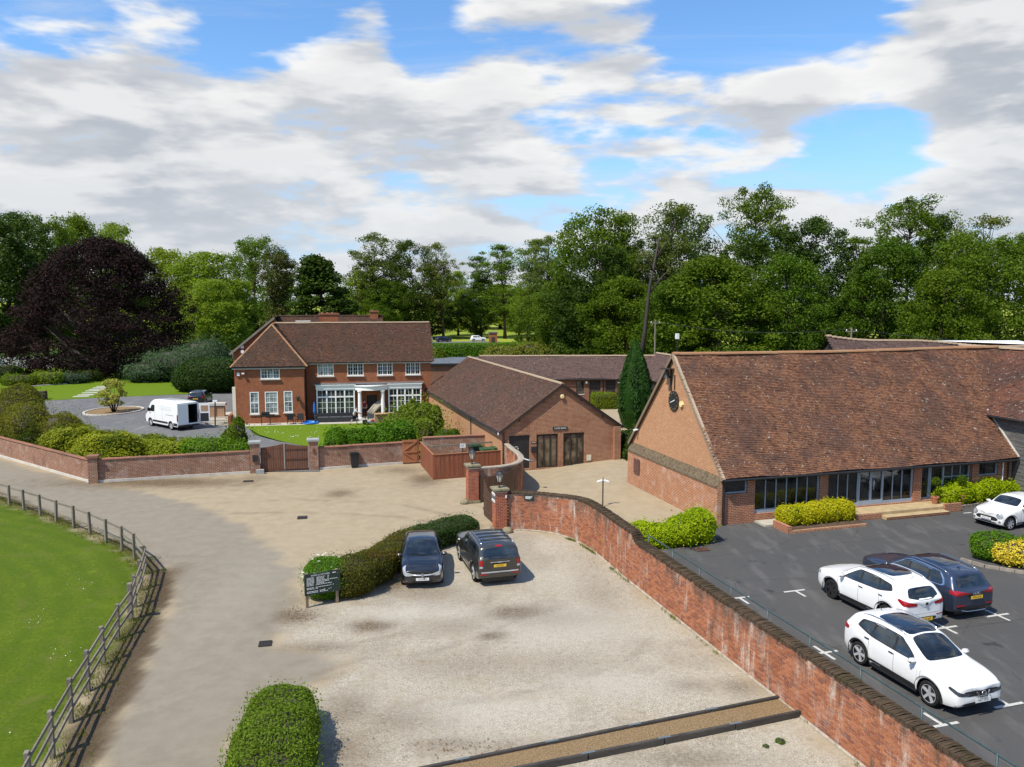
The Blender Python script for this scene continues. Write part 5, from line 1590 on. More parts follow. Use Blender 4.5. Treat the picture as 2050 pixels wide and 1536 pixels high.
tile_plane('tiles', rc, (CW + .25,-.15, cez + .06),(0,1,0), upr, [(0,0),(CLn + .25,0),(CLn + .25, csl),(0, csl)],.175,.105, 'cart_tiles', None, 12,.01)
mb = MB()
mb.face([(-.23, CLn, cez - .02),(-.23,-.12, cez - .02),(CW / 2,-.12, CA - .03),(CW / 2, CLn, CA - .03)])
mb.face([(CW + .23,-.12, cez - .02),(CW + .23, CLn, cez - .02),(CW / 2, CLn, CA - .03),(CW / 2,-.12, CA - .03)])
mb.build('boarding', 'dark_timber', rc)
for xs_ in (-.25, CW + .25):
 MB().beam((xs_, -.16, cez - .03),(CW / 2,-.16, CA - .04),.05,.17).build('bargeboard', 'dark_timber', rc)
 MB().beam((xs_, -.13, cez + .07),(CW / 2,-.13, CA + .06),.12,.05).build('verge', 'cart_tiles', rc)
ridge_line(rc, (CW / 2,-.15, CA + .08),(CW / 2, CLn + .1, CA + .08), 'pale_ridge', .33,.14)
MB().tube([(-.30,-.15, cez + .0),(-.30, CLn, cez + .0)],.055,8).build('gutter', 'black_metal', cart)
MB().tube([(CW + .30,-.15, cez + .0),(CW + .30, CLn, cez + .0)],.055,8).build('gutter', 'black_metal', cart)
downpipe(cart, .10,-.10,.0, cez); downpipe(cart, -.08,8.5,.0, cez, r=.035)
BX(-.34,-.28,-.22,-.12, cez - .12, cez + .04).build('pipe_hopper', 'white_paint', cart)
for (y_, t_) in ((2.0,1.6),(6.0,1.45),(2.2,.75)):
 pass
for x_, z_ in ((1.2,3.5),(7.3,3.5),(2.9,4.7),(5.7,4.7)):
 BX(x_ - .05, x_ + .05,-.15,-.004, z_ - .06, z_ + .06).build('purlin_end', 'dark_timber', rc)
vt = BX(0,.35,0,.2,0,.12).build('roof_vent', 'cart_tiles', rc)
vt.location = (.6,6.0, cez + .6)
# ================================================================ stable range
st = thing('stable_range', 'low brick stable range with a long dark tiled roof behind the cypress', 'building', (-3.2,84.6,.0), math.radians(1.5))
SL, SD, SE, SR = 23.6,6.2,3.35,5.35
mb = MB()
xa = lambda u: (u - 1025) / F_PX * 86.5 + 3.2
holes = []
for (u0, u1, z0, z1) in ((1152,1167,1.55,2.95),(1178,1200,.1,3.0),(1210,1230,.6,3.0)):
 holes.append((xa(u0), xa(u1), z0, z1))
wall_holes(mb, (0,0,0),(1,0,0), SL, -.3, SE, holes, .15)
wall_holes(mb, (0, SD, 0),(0,-1,0), SD, -.3, SE); gable_tri(mb, (0, SD, 0),(0,-1,0), SD, SE, SR)
wall_holes(mb, (SL, 0,0),(0,1,0), SD, -.3, SE); gable_tri(mb, (SL, 0,0),(0,1,0), SD, SE, SR)
wall_holes(mb, (SL, SD, 0),(-1,0,0), SL, -.3, SE)
mb.build('wall', 'far_brick', st)
for i, (a, b, c, d) in enumerate(holes):
 if i == 0: window(st, a, b, c, d, .10,1,2,2,.06,.03, 'window_glass', 'dark_timber', 'pale_concrete')
 else:
  dd = BX(a, b, .08,.13, c, d).build('stable_door', 'dark_timber', st)
  BX(a, b, .072,.079,(c + d) / 2 - .02,(c + d) / 2 + .02).build('door_split', 'black_metal', dd)
for u in (1172,1236):
 MB().lathe([(.12,0),(.15,.1),(.0,.28)],(xa(u),-.14,2.7),8).build('wall_lamp', 'sign_white', st)
downpipe(st, xa(1205),-.08,.2, SE)
rs = bpy.data.objects.new('roof', None); link(rs, st)
srun = SD / 2 + .3; srise = (SR - SE) * srun / (SD / 2); ssl = math.hypot(srun, srise); sez = SE - .3 * (SR - SE) / (SD / 2)
tile_plane('tiles', rs, (-.3,-.3, sez + .06),(1,0,0), Vector((0, srun, srise)),[(0,0),(SL + .6,0),(SL + .6, ssl),(0, ssl)],.26,.16, 'stable_tiles', lambda u, v: .04 * np.sin(u * .7),21,.02)
tile_plane('tiles', rs, (SL + .3, SD + .3, sez + .06),(-1,0,0), Vector((0,-srun, srise)),[(0,0),(SL + .6,0),(SL + .6, ssl),(0, ssl)],.26,.16, 'stable_tiles', None, 22,.02)
mb = MB(); mb.face([(-.28,-.28, sez),(SL + .28,-.28, sez),(SL + .28, SD / 2, SR),(-.28, SD / 2, SR)]); mb.face([(SL + .28, SD + .28, sez),(-.28, SD + .28, sez),(-.28, SD / 2, SR),(SL + .28, SD / 2, SR)]); mb.build('boarding', 'dark_timber', rs)
ridge_line(rs, (-.3, SD / 2, SR + .10),(SL + .3, SD / 2, SR + .10), 'pale_ridge', .5,.16)
MB().tube([(-.3,-.36, sez),(SL + .3,-.36, sez)],.06,6).build('gutter', 'black_metal', st)
# return range at its right end, hipped roofs seen over the clock gable
s2 = thing('stable_wing', 'end block of the stable range with a mottled hipped roof beside the clock gable', 'building', (16.5,74.0,.0), math.radians(14))
BX(.3,5.7,.3,15.7,-.3,3.4).build('wall', 'far_brick', s2)
BX(-.002,.28,7.0,9.6,.2,2.9).build('doorway', 'dark_timber', s2)
mb_r = bpy.data.objects.new('roof', None); link(mb_r, s2)
h3 = math.hypot(3.2,2.4)
tile_plane('tiles', mb_r, (-.2,16.2,3.3),(0,-1,0), Vector((3.2,0,2.4)),[(0,0),(16.4,0),(14.0, h3),(2.0, h3)],.26,.16, 'stable_tiles', None, 23,.02)
tile_plane('tiles', mb_r, (-.2,-.2,3.3),(1,0,0), Vector((0,3.2,2.4)),[(0,0),(6.4,0),(3.2, h3)],.26,.16, 'stable_tiles', None, 24,.02)
mb = MB(); mb.face([(6.2,-.2,3.3),(6.2,16.2,3.3),(3,14,5.68),(3,2.4,5.68)]); mb.face([(-.2,16.2,3.28),(-.2,-.2,3.28),(3,2.4,5.66),(3,14,5.66)]); mb.build('boarding', 'dark_timber', mb_r)
ridge_line(mb_r, (3.0,2.4,5.75),(3.0,14.0,5.75), 'pale_ridge', .5,.16)
# flat-roofed link and small far buildings
fl = thing('flat_roof_annex', 'low annex with a grey flat felt roof behind the right end of the house', 'building', (*G(862,772),.0), math.radians(8))
BX(0,9.5,2,14,-.2,2.6).build('wall', 'far_brick', fl)
BX(-.25,9.75,1.75,14.2,2.604,2.80).build('roof', 'bitumen', fl)
BX(-.3,9.8,1.68,1.745,2.56,2.84).build('fascia', 'black_metal', fl)
hut = thing('brick_hut', 'small red brick hut with a flat dark cap behind the tall clipped hedge', 'hut', (*G(987,690),.0),.1)
hy = hut.location.y
BX(-1.0,1.0,-1.0,1.0,-.3,3.0).build('wall', 'house_brick', hut)
BX(-1.2,1.2,-1.2,1.2,3.004,3.25).build('roof', 'bitumen', hut)
BX(-.45,.45,-1.03,-1.004,.0,2.0).build('door', 'dark_timber', hut)
# ================================================================ the house
HA = (-25.69,73.79); HTH = math.radians(10.5)
HE, HR, WGX, PROJ, HX, HB = 5.45,9.2,6.2,1.6,18.25,10.2
house = thing('brick_house', 'two-storey red brick house with white windows, bays and a porch', 'house', (*HA, .0), HTH)
mb = MB()
up_w = [(2.28,4.0,4.22,5.35)]
gr = [(1.25,2.05,.95,3.02),(2.60,3.77,.92,3.02),(4.31,5.09,1.02,3.04)]
wall_holes(mb, (0,0,0),(1,0,0), WGX, -.2, HE - .12, up_w + gr, .09)
wall_holes(mb, (0, HB, 0),(0,-1,0), HB, -.2, HE - .12)
wall_holes(mb, (WGX, 0,0),(0,1,0), PROJ, -.2, HE - .12)
mb.build('wing_wall', 'house_brick', house)
BX(-.06, WGX + .06,-.06,-.004,.0,.62).build('plinth', 'house_brick', house)
mb = MB()
mu = [(7.36,8.88),(10.18,11.72),(13.05,14.52),(15.78,17.22)]
uph = [(a - WGX, b - WGX, 4.25,5.52) for a, b in mu]
wall_holes(mb, (WGX, PROJ, 0),(1,0,0), HX - WGX, -.2, HE + .1, uph + [(12.0 - WGX, 13.0 - WGX, .2,2.3)],.09)
wall_holes(mb, (HX, PROJ, 0),(0,1,0), HB - PROJ, -.2, HE + .1)
gable_tri(mb, (HX, PROJ, 0),(0,1,0), HB - PROJ, HE + .1, HR)
wall_holes(mb, (HX, HB, 0),(-1,0,0), HX, -.2, HE + .1)
mb.build('main_wall', 'house_brick', house)
for (a, b, c, d) in up_w: window(house, a, b, c, d, .0,3,2,3,.07,.025, 'curtain_glass')
for i, (a, b, c, d) in enumerate(gr): window(house, a, b, c, d, .0,1,2 if i != 1 else 3,4,.08,.028, 'curtain_glass', rail=.5)
for i, (a, b) in enumerate(mu): window(house, a, b, 4.25,5.52, PROJ, 3,2,3,.07,.025, 'curtain_glass' if i == 0 else 'window_glass')
BX(12.05,12.95, PROJ + .05, PROJ + .09,.2,2.25).build('front_door', 'dark_timber', house)
# eaves boards
BX(-.22, WGX + .16,-.24,-.10, HE - .30, HE - .10).build('fascia', 'pale_concrete', house)
BX(WGX + .17, HX + .1, PROJ - .24, PROJ - .10, HE - .06, HE + .14).build('fascia', 'pale_concrete', house)
BX(-.3, WGX + .2,-.32,-.245, HE - .18, HE - .08).build('gutter', 'black_metal', house)
BX(WGX + .2, HX + .2, PROJ - .32, PROJ - .245, HE + .06, HE + .16).build('gutter', 'black_metal', house)
downpipe(house, WGX + .08, PROJ - .1,.0, HE)
# roofs
rh = bpy.data.objects.new('roof', None); link(rh, house)
yr = (PROJ + HB) / 2
e0 = HE - .06
xa_, ya_ = WGX / 2,3.1
def plane_from(name, pts, seed, mat='house_tiles', tw=.2, g=.125):
 """tiled plane from 3-D corner points; first two run along the eave"""
 P = [Vector(p) for p in pts]
 U = (P[1] - P[0]).normalized(); N = U.cross(P[2] - P[0]).normalized(); V = N.cross(U).normalized()
 poly = [((p - P[0]).dot(U),(p - P[0]).dot(V)) for p in P]
 mbx = MB(); mbx.face([tuple(p - N * .04) for p in P]); mbx.build('boarding', 'dark_timber', rh)
 return tile_plane(name, rh, P[0] + N * .02, U, V, poly, tw, g, mat, None, seed, .012)
A_ = (-.35,-.35, e0); B_ = (WGX + .35,-.35, e0); C_ = (xa_, ya_, HR + .02)
plane_from('tiles', [A_, B_, C_],31)
plane_from('tiles', [(-.35, HB, e0), A_, C_, (xa_, yr, HR + .02)],32)
vly = (WGX + .35, PROJ + .1, e0 + .02)
plane_from('tiles', [B_, (WGX + .35, yr + .2, e0),(xa_, yr, HR + .02), C_],33)
em = HE + .12
plane_from('tiles', [(WGX + .1, PROJ - .35, em),(HX + .25, PROJ - .35, em),(HX + .25, yr, HR),(xa_ + .2, yr, HR),(xa_ + .4, yr - .4, HR - .36)],34)
plane_from('tiles', [(HX + .25, HB + .35, em),(-.3, HB + .35, em),(xa_, yr, HR),(HX + .25, yr, HR)],35)
ridge_line(rh, C_, (xa_, yr, HR + .08), 'ridge_tiles', .36,.13)
ridge_line(rh, (xa_, yr, HR + .08),(HX + .25, yr, HR + .08), 'pale_ridge', .36,.14)
ridge_line(rh, A_, C_, 'ridge_tiles', .3,.11, name='hip_tile')
ridge_line(rh, B_, C_, 'ridge_tiles', .3,.11, name='hip_tile')
# rear range: ridge along the house, its left end a cross wing sloping to the left
r_y0, r_y1, rzr = HB + .4, HB + 8.6,9.75
rm = (r_y0 + r_y1) / 2
xl, xq, ze = -2.0,2.6, HE + .5
mb = MB()
mb.face([(xl + .3, r_y0,-.2),(13.6, r_y0,-.2),(13.6, r_y0, ze),(xq + 2.4, r_y0, ze),(xq, r_y0, rzr - .1),(xl + .3, r_y0, ze + .1)])
wall_holes(mb, (xl + .3, r_y1,0),(0,-1,0), r_y1 - r_y0,-.2, ze); wall_holes(mb, (13.6, r_y0,0),(0,1,0), r_y1 - r_y0,-.2, ze); gable_tri(mb, (13.6, r_y0,0),(0,1,0), r_y1 - r_y0, ze, rzr - .1)
mb.build('rear_wall', 'house_brick', house)
plane_from('tiles', [(xl, r_y1, ze),(xl, r_y0 - .3, ze),(xq, r_y0 - .3, rzr),(xq, r_y1, rzr)],38)
plane_from('tiles', [(xq, r_y0 - .25, ze),(14.0, r_y0 - .25, ze),(14.0, rm, rzr),(xq, rm, rzr)],36)
plane_from('tiles', [(14.0, r_y1 + .3, ze),(xl, r_y1 + .3, ze),(xq, rm, rzr),(14.0, rm, rzr)],37)
ridge_line(rh, (xq, r_y0 - .3, rzr + .06),(xq, rm, rzr + .06), 'house_tiles', .45,.13)
ridge_line(rh, (xq, rm, rzr + .06),(14.0, rm, rzr + .06), 'house_tiles', .45,.13)
MB().beam((xl - .05, r_y0 - .33, ze - .08),(xq, r_y0 - .33, rzr - .05),.06,.22).build('bargeboard', 'grey_wood', rh)
for (cx, cy, w, d, z1) in ((8.35, yr + 1.2,1.9,.9,10.3),(13.0, rm, .9,.8,10.45)):
 c = BX(cx - w / 2, cx + w / 2, cy - d / 2, cy + d / 2,8.0, z1 - .25).build('chimney', 'house_brick', rh)
 BX(cx - w / 2 - .08, cx + w / 2 + .08, cy - d / 2 - .08, cy + d / 2 + .08, z1 - .246, z1 - .1).build('chimney_cap', 'far_brick', c)
 for i in range(max(1, int(w / .5))):
  MB().lathe([(.13,0),(.12,.08),(.13,.10)],(cx - w / 2 + .3 + i * .5, cy, z1 - .1),10).build('chimney_pot', 'terracotta', c)
BX(5.0,6.5, yr + .8, yr + 1.8,8.6,9.45).build('skylight_box', 'pale_concrete', rh)
# bays and porch
def bay(x0, x1, nl):
 z0, z1 = .55,3.05; y0, y1 = PROJ - .85, PROJ - .004
 b = BX(x0 + .06, x1 - .06, y0 + .12, y1,.0, z0 - .004).build('bay_base', 'dark_timber', house)
 w = window(house, x0, x1, z0, z1, y0, nl, 2,1,.12,.03, 'window_glass', sill=None, depth=.10, rail=.70, name='bay_window', mull=.13)
 g = MB()
 for r_ in (.27,.49):
  zz = z0 + (z1 - z0) * r_
  g.box(x0 + .12, x1 - .12, y0 + .046, y0 + .072, zz - .014, zz + .014)
 g.build('glazing_bars', 'white_paint', w)
 BX(x0 - .05, x1 + .05, y0 - .10, y0 - .002, z0 - .12, z0 + .02).build('sill', 'white_paint', w)
 BX(x0, x0 + .12, y0 + .102, y1, z0, z1).box(x1 - .12, x1, y0 + .102, y1, z0, z1).build('cheek', 'white_paint', w)
 BX(x0 - .04, x1 + .04, y0 - .06, y1, z1 + .004, z1 + .36).build('entablature', 'white_paint', w)
 BX(x0 - .10, x1 + .10, y0 - .16, y1, z1 + .364, z1 + .44).build('cornice', 'white_paint', w)
bay(7.25,10.85,4); bay(14.05,17.25,4)
BX(7.0,17.5, PROJ - 1.0, PROJ - .004,3.494,3.56).build('lead_roof', 'lead', house)
arc = [(10.9 + (14.0 - 10.9) * i / 12, PROJ - .9 - .75 * math.sin(PI * i / 12)) for i in range(13)]
pm = MB(); pm.prism([(14.0, PROJ - .02),(10.9, PROJ - .02)] + arc, 2.92,3.30); porch = pm.build('porch_entablature', 'white_paint', house)
pm = MB(); pm.prism([(14.1, PROJ - .02),(10.8, PROJ - .02)] + [(10.8 + 3.3 * i / 12, PROJ - .95 - .8 * math.sin(PI * i / 12)) for i in range(13)],3.304,3.40); pm.build('porch_cornice', 'white_paint', porch)
for cx in (11.32,13.5):
 MB().lathe([(.24,.20),(.24,.28),(.185,.32),(.19,1.2),(.155,2.72),(.22,2.78),(.22,2.90)],(cx, PROJ - 1.2,0),18).build('column', 'white_paint', house)
BX(10.95,13.9, PROJ - 1.75, PROJ - .02,.06,.196).build('porch_step', 'pale_concrete', house)
# small fittings
BX(.18,.42,-.12,-.004,4.55,4.85).build('alarm_box', 'sign_white', house)
BX(.62,.86,-.30,-.004,4.72,4.84).build('security_camera', 'white_paint', house)
BX(-.9,-.6, r_y0 - .3, r_y0 - .01,6.0,6.3).box(-.9,-.62, r_y0 - .25, r_y0 - .01,6.5,6.8).build('security_light', 'white_paint', house)
lan = MB().lathe([(.05,-.22),(.12,-.15),(.15,.18),(.03,.34)],(5.62,-.24,2.3),6).build('wall_lantern', 'black_metal', house)
BX(5.60,5.64,-.22,-.004,2.55,2.6).build('bracket', 'black_metal', lan)
BX(-.30,-.004,-.02,.30,.0,3.5).build('side_pilaster', 'cream_paint', house)
# ================================================================ brick walls with real bricks
def brick_field_mat(name, use_attr):
 m, n = material(name)
 if use_attr: r = n.node('ShaderNodeAttribute', attribute_name='lc').outputs['Fac']
 else: r = n.node('ShaderNodeObjectInfo').outputs['Random']
 pos = n.node('ShaderNodeNewGeometry').outputs['Position']
 col = n.mix(n.ramp(r, .0,.6, smooth=False),(.25,.084,.042),(.385,.148,.070))
 col = n.mix(n.ramp(r, .78,1.0,0,.8), col, (.15,.06,.05))
 z = n.sep(pos)[2]
 streak = n.noise(n.vmath('MULTIPLY', pos, (1.0,1.0,.22)),2.1,6,.7)
 patch = n.noise(pos, .55,4,.6)
 w = n.math('MULTIPLY', n.ramp(streak, .49,.66), n.ramp(patch, .40,.60,.15,1.0))
 col = n.mix(n.math('MULTIPLY', w, .85), col, (.60,.54,.46))
 dk = n.noise(n.vmath('MULTIPLY', pos, (1.0,1.0,.3)),1.3,5,.7,.4)
 top = n.ramp(z, .9,2.0,.0,.14)
 col = n.mix(n.math('MULTIPLY', n.ramp(n.math('ADD', dk, top),.54,.70),.75), col, (.085,.060,.042))
 fine = n.noise(pos, 38.0,4,.7)
 col = n.mix(n.ramp(fine, .5,.8,0,.35), col, (.46,.36,.28))
 finish(n, col, .92, fine, .6,.008)
 return m
brick_field_mat('brick_each', False); brick_field_mat('brick_many', True)
m, n = material('wall_mortar')
pos = n.node('ShaderNodeNewGeometry').outputs['Position']
f = n.noise(pos, 3.0,6,.7); g = n.noise(pos, 30.0,3,.7)
col = n.mix(n.ramp(f, .35,.65),(.50,.42,.34),(.64,.56,.48))
col = n.mix(n.ramp(n.noise(pos, .9,4,.6),.5,.7,0,.5), col, (.22,.17,.13))
finish(n, col, .95, g, .5,.01)
m, n = material('mossy_coping')
pos = n.node('ShaderNodeNewGeometry').outputs['Position']
at = n.node('ShaderNodeAttribute', attribute_name='lc').outputs['Fac']
f = n.noise(pos, 5.0,6,.75); g = n.noise(pos, 28.0,4,.75); hh = n.noise(pos, 1.2,4,.6)
col = n.mix(at, (.060,.042,.028),(.105,.070,.045))
col = n.mix(n.ramp(f, .45,.68,0,.85), col, (.034,.030,.014))
col = n.mix(n.ramp(hh, .5,.7,0,.5), col, (.052,.044,.018))
col = n.mix(n.ramp(g, .62,.76,0,.6), col, (.36,.34,.28))
finish(n, col, .97, g, .9,.03)
class Path:
 def __init__(s, pts, step=.05):
  P = np.array(pts, float)
  # Catmull-Rom through the points
  out = []
  for i in range(len(P) - 1):
   p0 = P[max(i - 1,0)]; p1 = P[i]; p2 = P[i + 1]; p3 = P[min(i + 2, len(P) - 1)]
   for t in np.linspace(0,1,14, endpoint=False):
    out.append(.5 * ((2 * p1) + (-p0 + p2) * t + (2 * p0 - 5 * p1 + 4 * p2 - p3) * t * t + (-p0 + 3 * p1 - 3 * p2 + p3) * t ** 3))
  out.append(P[-1])
  s.P = np.array(out)
  d = np.hypot(*(s.P[1:] - s.P[:-1]).T)
  s.S = np.concatenate([[0], np.cumsum(d)])
  s.L = s.S[-1]
 def at(s, q):
  q = np.clip(q, 0, s.L)
  x = np.interp(q, s.S, s.P[:, 0]); y = np.interp(q, s.S, s.P[:, 1])
  e = .06
  x2 = np.interp(np.clip(q + e, 0, s.L), s.S, s.P[:, 0]); y2 = np.interp(np.clip(q + e, 0, s.L), s.S, s.P[:, 1])
  x1 = np.interp(np.clip(q - e, 0, s.L), s.S, s.P[:, 0]); y1 = np.interp(np.clip(q - e, 0, s.L), s.S, s.P[:, 1])
  tx, ty = x2 - x1, y2 - y1; l = np.hypot(tx, ty) + 1e-9
  return x, y, tx / l, ty / l
BRK = BX(-.5,.5,.0,1.0,-.5,.5).build('brick', 'brick_each', None, bevel=.0)
BRICK_ME = BRK.data
bpy.data.objects.remove(BRK)
def brick_wall(root, path, hfun, th, side, z0=-.05, n_objects=0, both=True, cap='mossy', wavy=.012, seed=0, cap_over=.05):
 R = np.random.default_rng(seed + 50)
 # mortar body
 k = max(4, int(path.L / .08))
 q = np.linspace(0, path.L, k + 1)
 x, y, tx, ty = path.at(q)
 nx_, ny_ = ty * side, -tx * side            # outward on the brick side
 h = np.array([hfun(v) for v in q])
 V = []
 for sgn, zz in ((1, None),(1, h),(-1, h),(-1, None)):
  zc = np.full_like(q, z0 - .25) if zz is None else zz
  V.append(np.stack([x + nx_ * th / 2 * sgn, y + ny_ * th / 2 * sgn, zc],1))
 V = np.stack(V, 1).reshape(-1,3) - np.array(root.location)
 Q = []
 for i in range(k):
  for j in range(3):
   a = i * 4 + j
   Q.append((a, a + 1, a + 5, a + 4))
 Q.append((0,1,2,3)); Q.append((k * 4 + 3, k * 4 + 2, k * 4 + 1, k * 4))
 np_obj('mortar_core', V, np.array(Q), 'wall_mortar', root)
 # bricks
 bl, bh, mj = .208,.060,.016
 recs = []
 zmax = h.max()
 for c in range(int((zmax - z0) / (bh + mj)) + 1):
  zc = z0 + (c + .5) * (bh + mj)
  header = c % 2
  ln = bl if not header else bl
  qs = np.arange((-.5 if c % 2 else .0) * (bl + mj), path.L, bl + mj) + bl / 2
  for qq in qs:
   if zc + bh / 2 > hfun(qq) - .01 or qq + bl / 2 > path.L: continue
   recs.append((qq, zc))
 recs = np.array(recs)
 sides = (1,-1) if both else (1,)
 objs, many = [],[]
 for sgn in sides:
  x, y, tx, ty = path.at(recs[:, 0])
  ox, oy = ty * side * sgn, -tx * side * sgn
  bx = x + ox * (th / 2 - .03); by = y + oy * (th / 2 - .03)
  wz = wavy * (fbm(recs[:, 0], recs[:, 1],.7, seed) - .5) * 2
  for i in range(len(recs)):
   many.append((bx[i], by[i], recs[i, 1] + wz[i], tx[i] * sgn, ty[i] * sgn, ox[i], oy[i], sgn))
 many = np.array(many)
 if n_objects:
  dd = many[:, 1] * math.cos(PITCH) - (many[:, 2] - CAM_H) * math.sin(PITCH)
  uu = 1025 + F_PX * many[:, 0] / dd; vv = 768 - F_PX * (many[:, 1] * math.sin(PITCH) + (many[:, 2] - CAM_H) * math.cos(PITCH)) / dd
  vis = (uu > 0) & (uu < 2050) & (vv > 0) & (vv < 1536) & (many[:, 7] > 0)
  order = np.argsort(np.where(vis, dd, 1e9))[:n_objects]
 else: order = np.array([], int)
 rest = np.setdiff1d(np.arange(len(many)), order)
 for i in order:
  m_ = many[i]
  o = bpy.data.objects.new('brick', BRICK_ME)
  o.location = Vector((m_[0], m_[1], m_[2])) - root.location
  o.rotation_euler = (0, R.normal(0,.008), math.atan2(m_[6], m_[5]) - PI / 2)       # local y outward
  o.scale = (bl, .042 + R.uniform(-.003,.005), bh)
  link(o, root)
 mm = many[rest]; k = len(mm)
 t = np.stack([mm[:, 3], mm[:, 4],0 * mm[:, 3]],1) * (bl / 2); o_ = np.stack([mm[:, 5], mm[:, 6],0 * mm[:, 5]],1); zv = np.array([0,0, bh / 2])
 dep = (.042 + R.uniform(-.003,.005, k))[:, None]
 c = mm[:, :3] - np.array(root.location)
 Vb = np.stack([c - t - zv, c + t - zv, c + t + zv, c - t + zv, c - t - zv + o_ * dep, c + t - zv + o_ * dep, c + t + zv + o_ * dep, c - t + zv + o_ * dep],1).reshape(-1,3)
 kk = np.arange(k)[:, None] * 8
 Qb = np.concatenate([kk + np.array(f) for f in ((4,5,6,7),(0,1,5,4),(3,2,6,7),(0,4,7,3),(1,5,6,2))],0)
 o = np_obj('bricks', Vb, Qb, 'brick_many', root, {'lc': np.repeat(R.random(k),8)})
 o['kind'] = 'stuff'
 # coping
 if cap == 'mossy':
  q = np.arange(.04, path.L, .085)
  x, y, tx, ty = path.at(q)
  hh = np.array([hfun(v) for v in q])
  w = th / 2 + cap_over + R.normal(0,.010, len(q))
  hz = .12 + R.normal(0,.007, len(q))
  T_ = np.stack([tx, ty, 0 * tx],1) * .040; N_ = np.stack([ty, -tx, 0 * tx],1); c = np.stack([x, y, hh],1) - np.array(root.location)
  w = w[:, None]; Z = np.array([0,0,1.0]) * hz[:, None]
  Vc = np.stack([c - T_ - N_ * w, c + T_ - N_ * w, c + T_ + N_ * w, c - T_ + N_ * w, c - T_ - N_ * w + Z * .78, c + T_ - N_ * w + Z * .78, c + T_ + N_ * w + Z * .78, c - T_ + N_ * w + Z * .78, c - T_ * .8 + Z, c + T_ * .8 + Z],1).reshape(-1,3)
  kk = np.arange(len(q))[:, None] * 10
  Qc = np.concatenate([kk + np.array(f) for f in ((0,1,5,4),(2,3,7,6),(4,5,9,8),(6,7,8,9),(1,2,6,5),(3,0,4,7),(0,3,2,1))],0)
  o = np_obj('coping_bricks', Vc, Qc, 'mossy_coping', root, {'lc': np.repeat(R.random(len(q)),10)})
  o['kind'] = 'stuff'
 else:
  k = int(path.L / .2); q = np.linspace(0, path.L, k + 1)
  x, y, tx, ty = path.at(q); hh = np.array([hfun(v) for v in q])
  ww = th / 2 + .035
  prof = [(-ww, .0),(-ww, .04),(-ww * .4,.07),(ww * .4,.07),(ww, .04),(ww, .0)]
  V = np.stack([np.stack([x + ty * p[0], y - tx * p[0], hh + p[1]],1) for p in prof],1).reshape(-1,3) - np.array(root.location)
  Q = [(i * 6 + j, i * 6 + (j + 1) % 6,(i + 1) * 6 + (j + 1) % 6,(i + 1) * 6 + j) for i in range(k) for j in range(6)]
  np_obj('coping', V, np.array(Q), MATS[cap], root)
rw = thing('retaining_wall', 'long weathered brick wall with mossy coping between the gravel yard and the car park', 'wall', (4.0,35.0,.0))
wpath = Path(WALL_PATH)
s_step = float(np.interp(-32.0,-wpath.P[:, 1], wpath.S))
def h_wall(q):
 base = 1.86 + .22 * float(sstep(np.array(q),2.0,5.0))
 return base if q < s_step else base - .30 * float(sstep(np.array(q), s_step, s_step + .5)) + .0
brick_wall(rw, wpath, h_wall, .34,1,.0,300, True, 'mossy', .02,1)
# concrete footing along the yard side
q = np.linspace(.3, wpath.L, 110); x, y, tx, ty = wpath.at(q)
mb = MB()
for i in range(len(q) - 1):
 a = .195; b = .24
 mb.face([(x[i] + ty[i] * b - 4, y[i] - tx[i] * b - 35,.015),(x[i + 1] + ty[i + 1] * b - 4, y[i + 1] - tx[i + 1] * b - 35,.015),(x[i + 1] + ty[i + 1] * a - 4, y[i + 1] - tx[i + 1] * a - 35,.075),(x[i] + ty[i] * a - 4, y[i] - tx[i] * a - 35,.075)])
mb.build('footing', 'aged_coping', rw)
# small sign on the wall
s = BX(-.24,.24,-.02,.0,-.13,.13).build('wall_sign', 'sign_green', rw)
xs_, ys_, tx_, ty_ = wpath.at(1.05)
s.location = (xs_ + ty_ * .205 - 4, ys_ - tx_ * .205 - 35,1.70); s.rotation_euler = (0,0, math.atan2(ty_, tx_))
for k in range(3): BX(-.18,.18 - .05 * k, -.024,-.021,.05 - k * .05,.075 - k * .05).build('lettering_strip', 'sign_white', s)
# handrail on the car park side of the wall
hr = thing('handrail', 'thin dark green tube handrail along the car park side of the retaining wall', 'handrail', (6.0,28.0, Z_LOT))
q0 = s_step + .5
qs = np.arange(q0, wpath.L, 2.05)
pts = []
for qq in np.arange(q0, wpath.L, .5):
 x_, y_, tx_, ty_ = wpath.at(qq)
 pts.append((x_ - ty_ * .36 - 6, y_ + tx_ * .36 - 28, h_wall(qq) + .30 - Z_LOT))
MB().tube(pts, .026,8).build('rail', 'rail_green', hr, smooth=True)
for qq in qs:
 x_, y_, tx_, ty_ = wpath.at(qq)
 MB().tube([(x_ - ty_ * .36 - 6, y_ + tx_ * .36 - 28,0),(x_ - ty_ * .36 - 6, y_ + tx_ * .36 - 28, h_wall(qq) + .33 - Z_LOT)],.028,8).build('post', 'rail_green', hr, smooth=True)
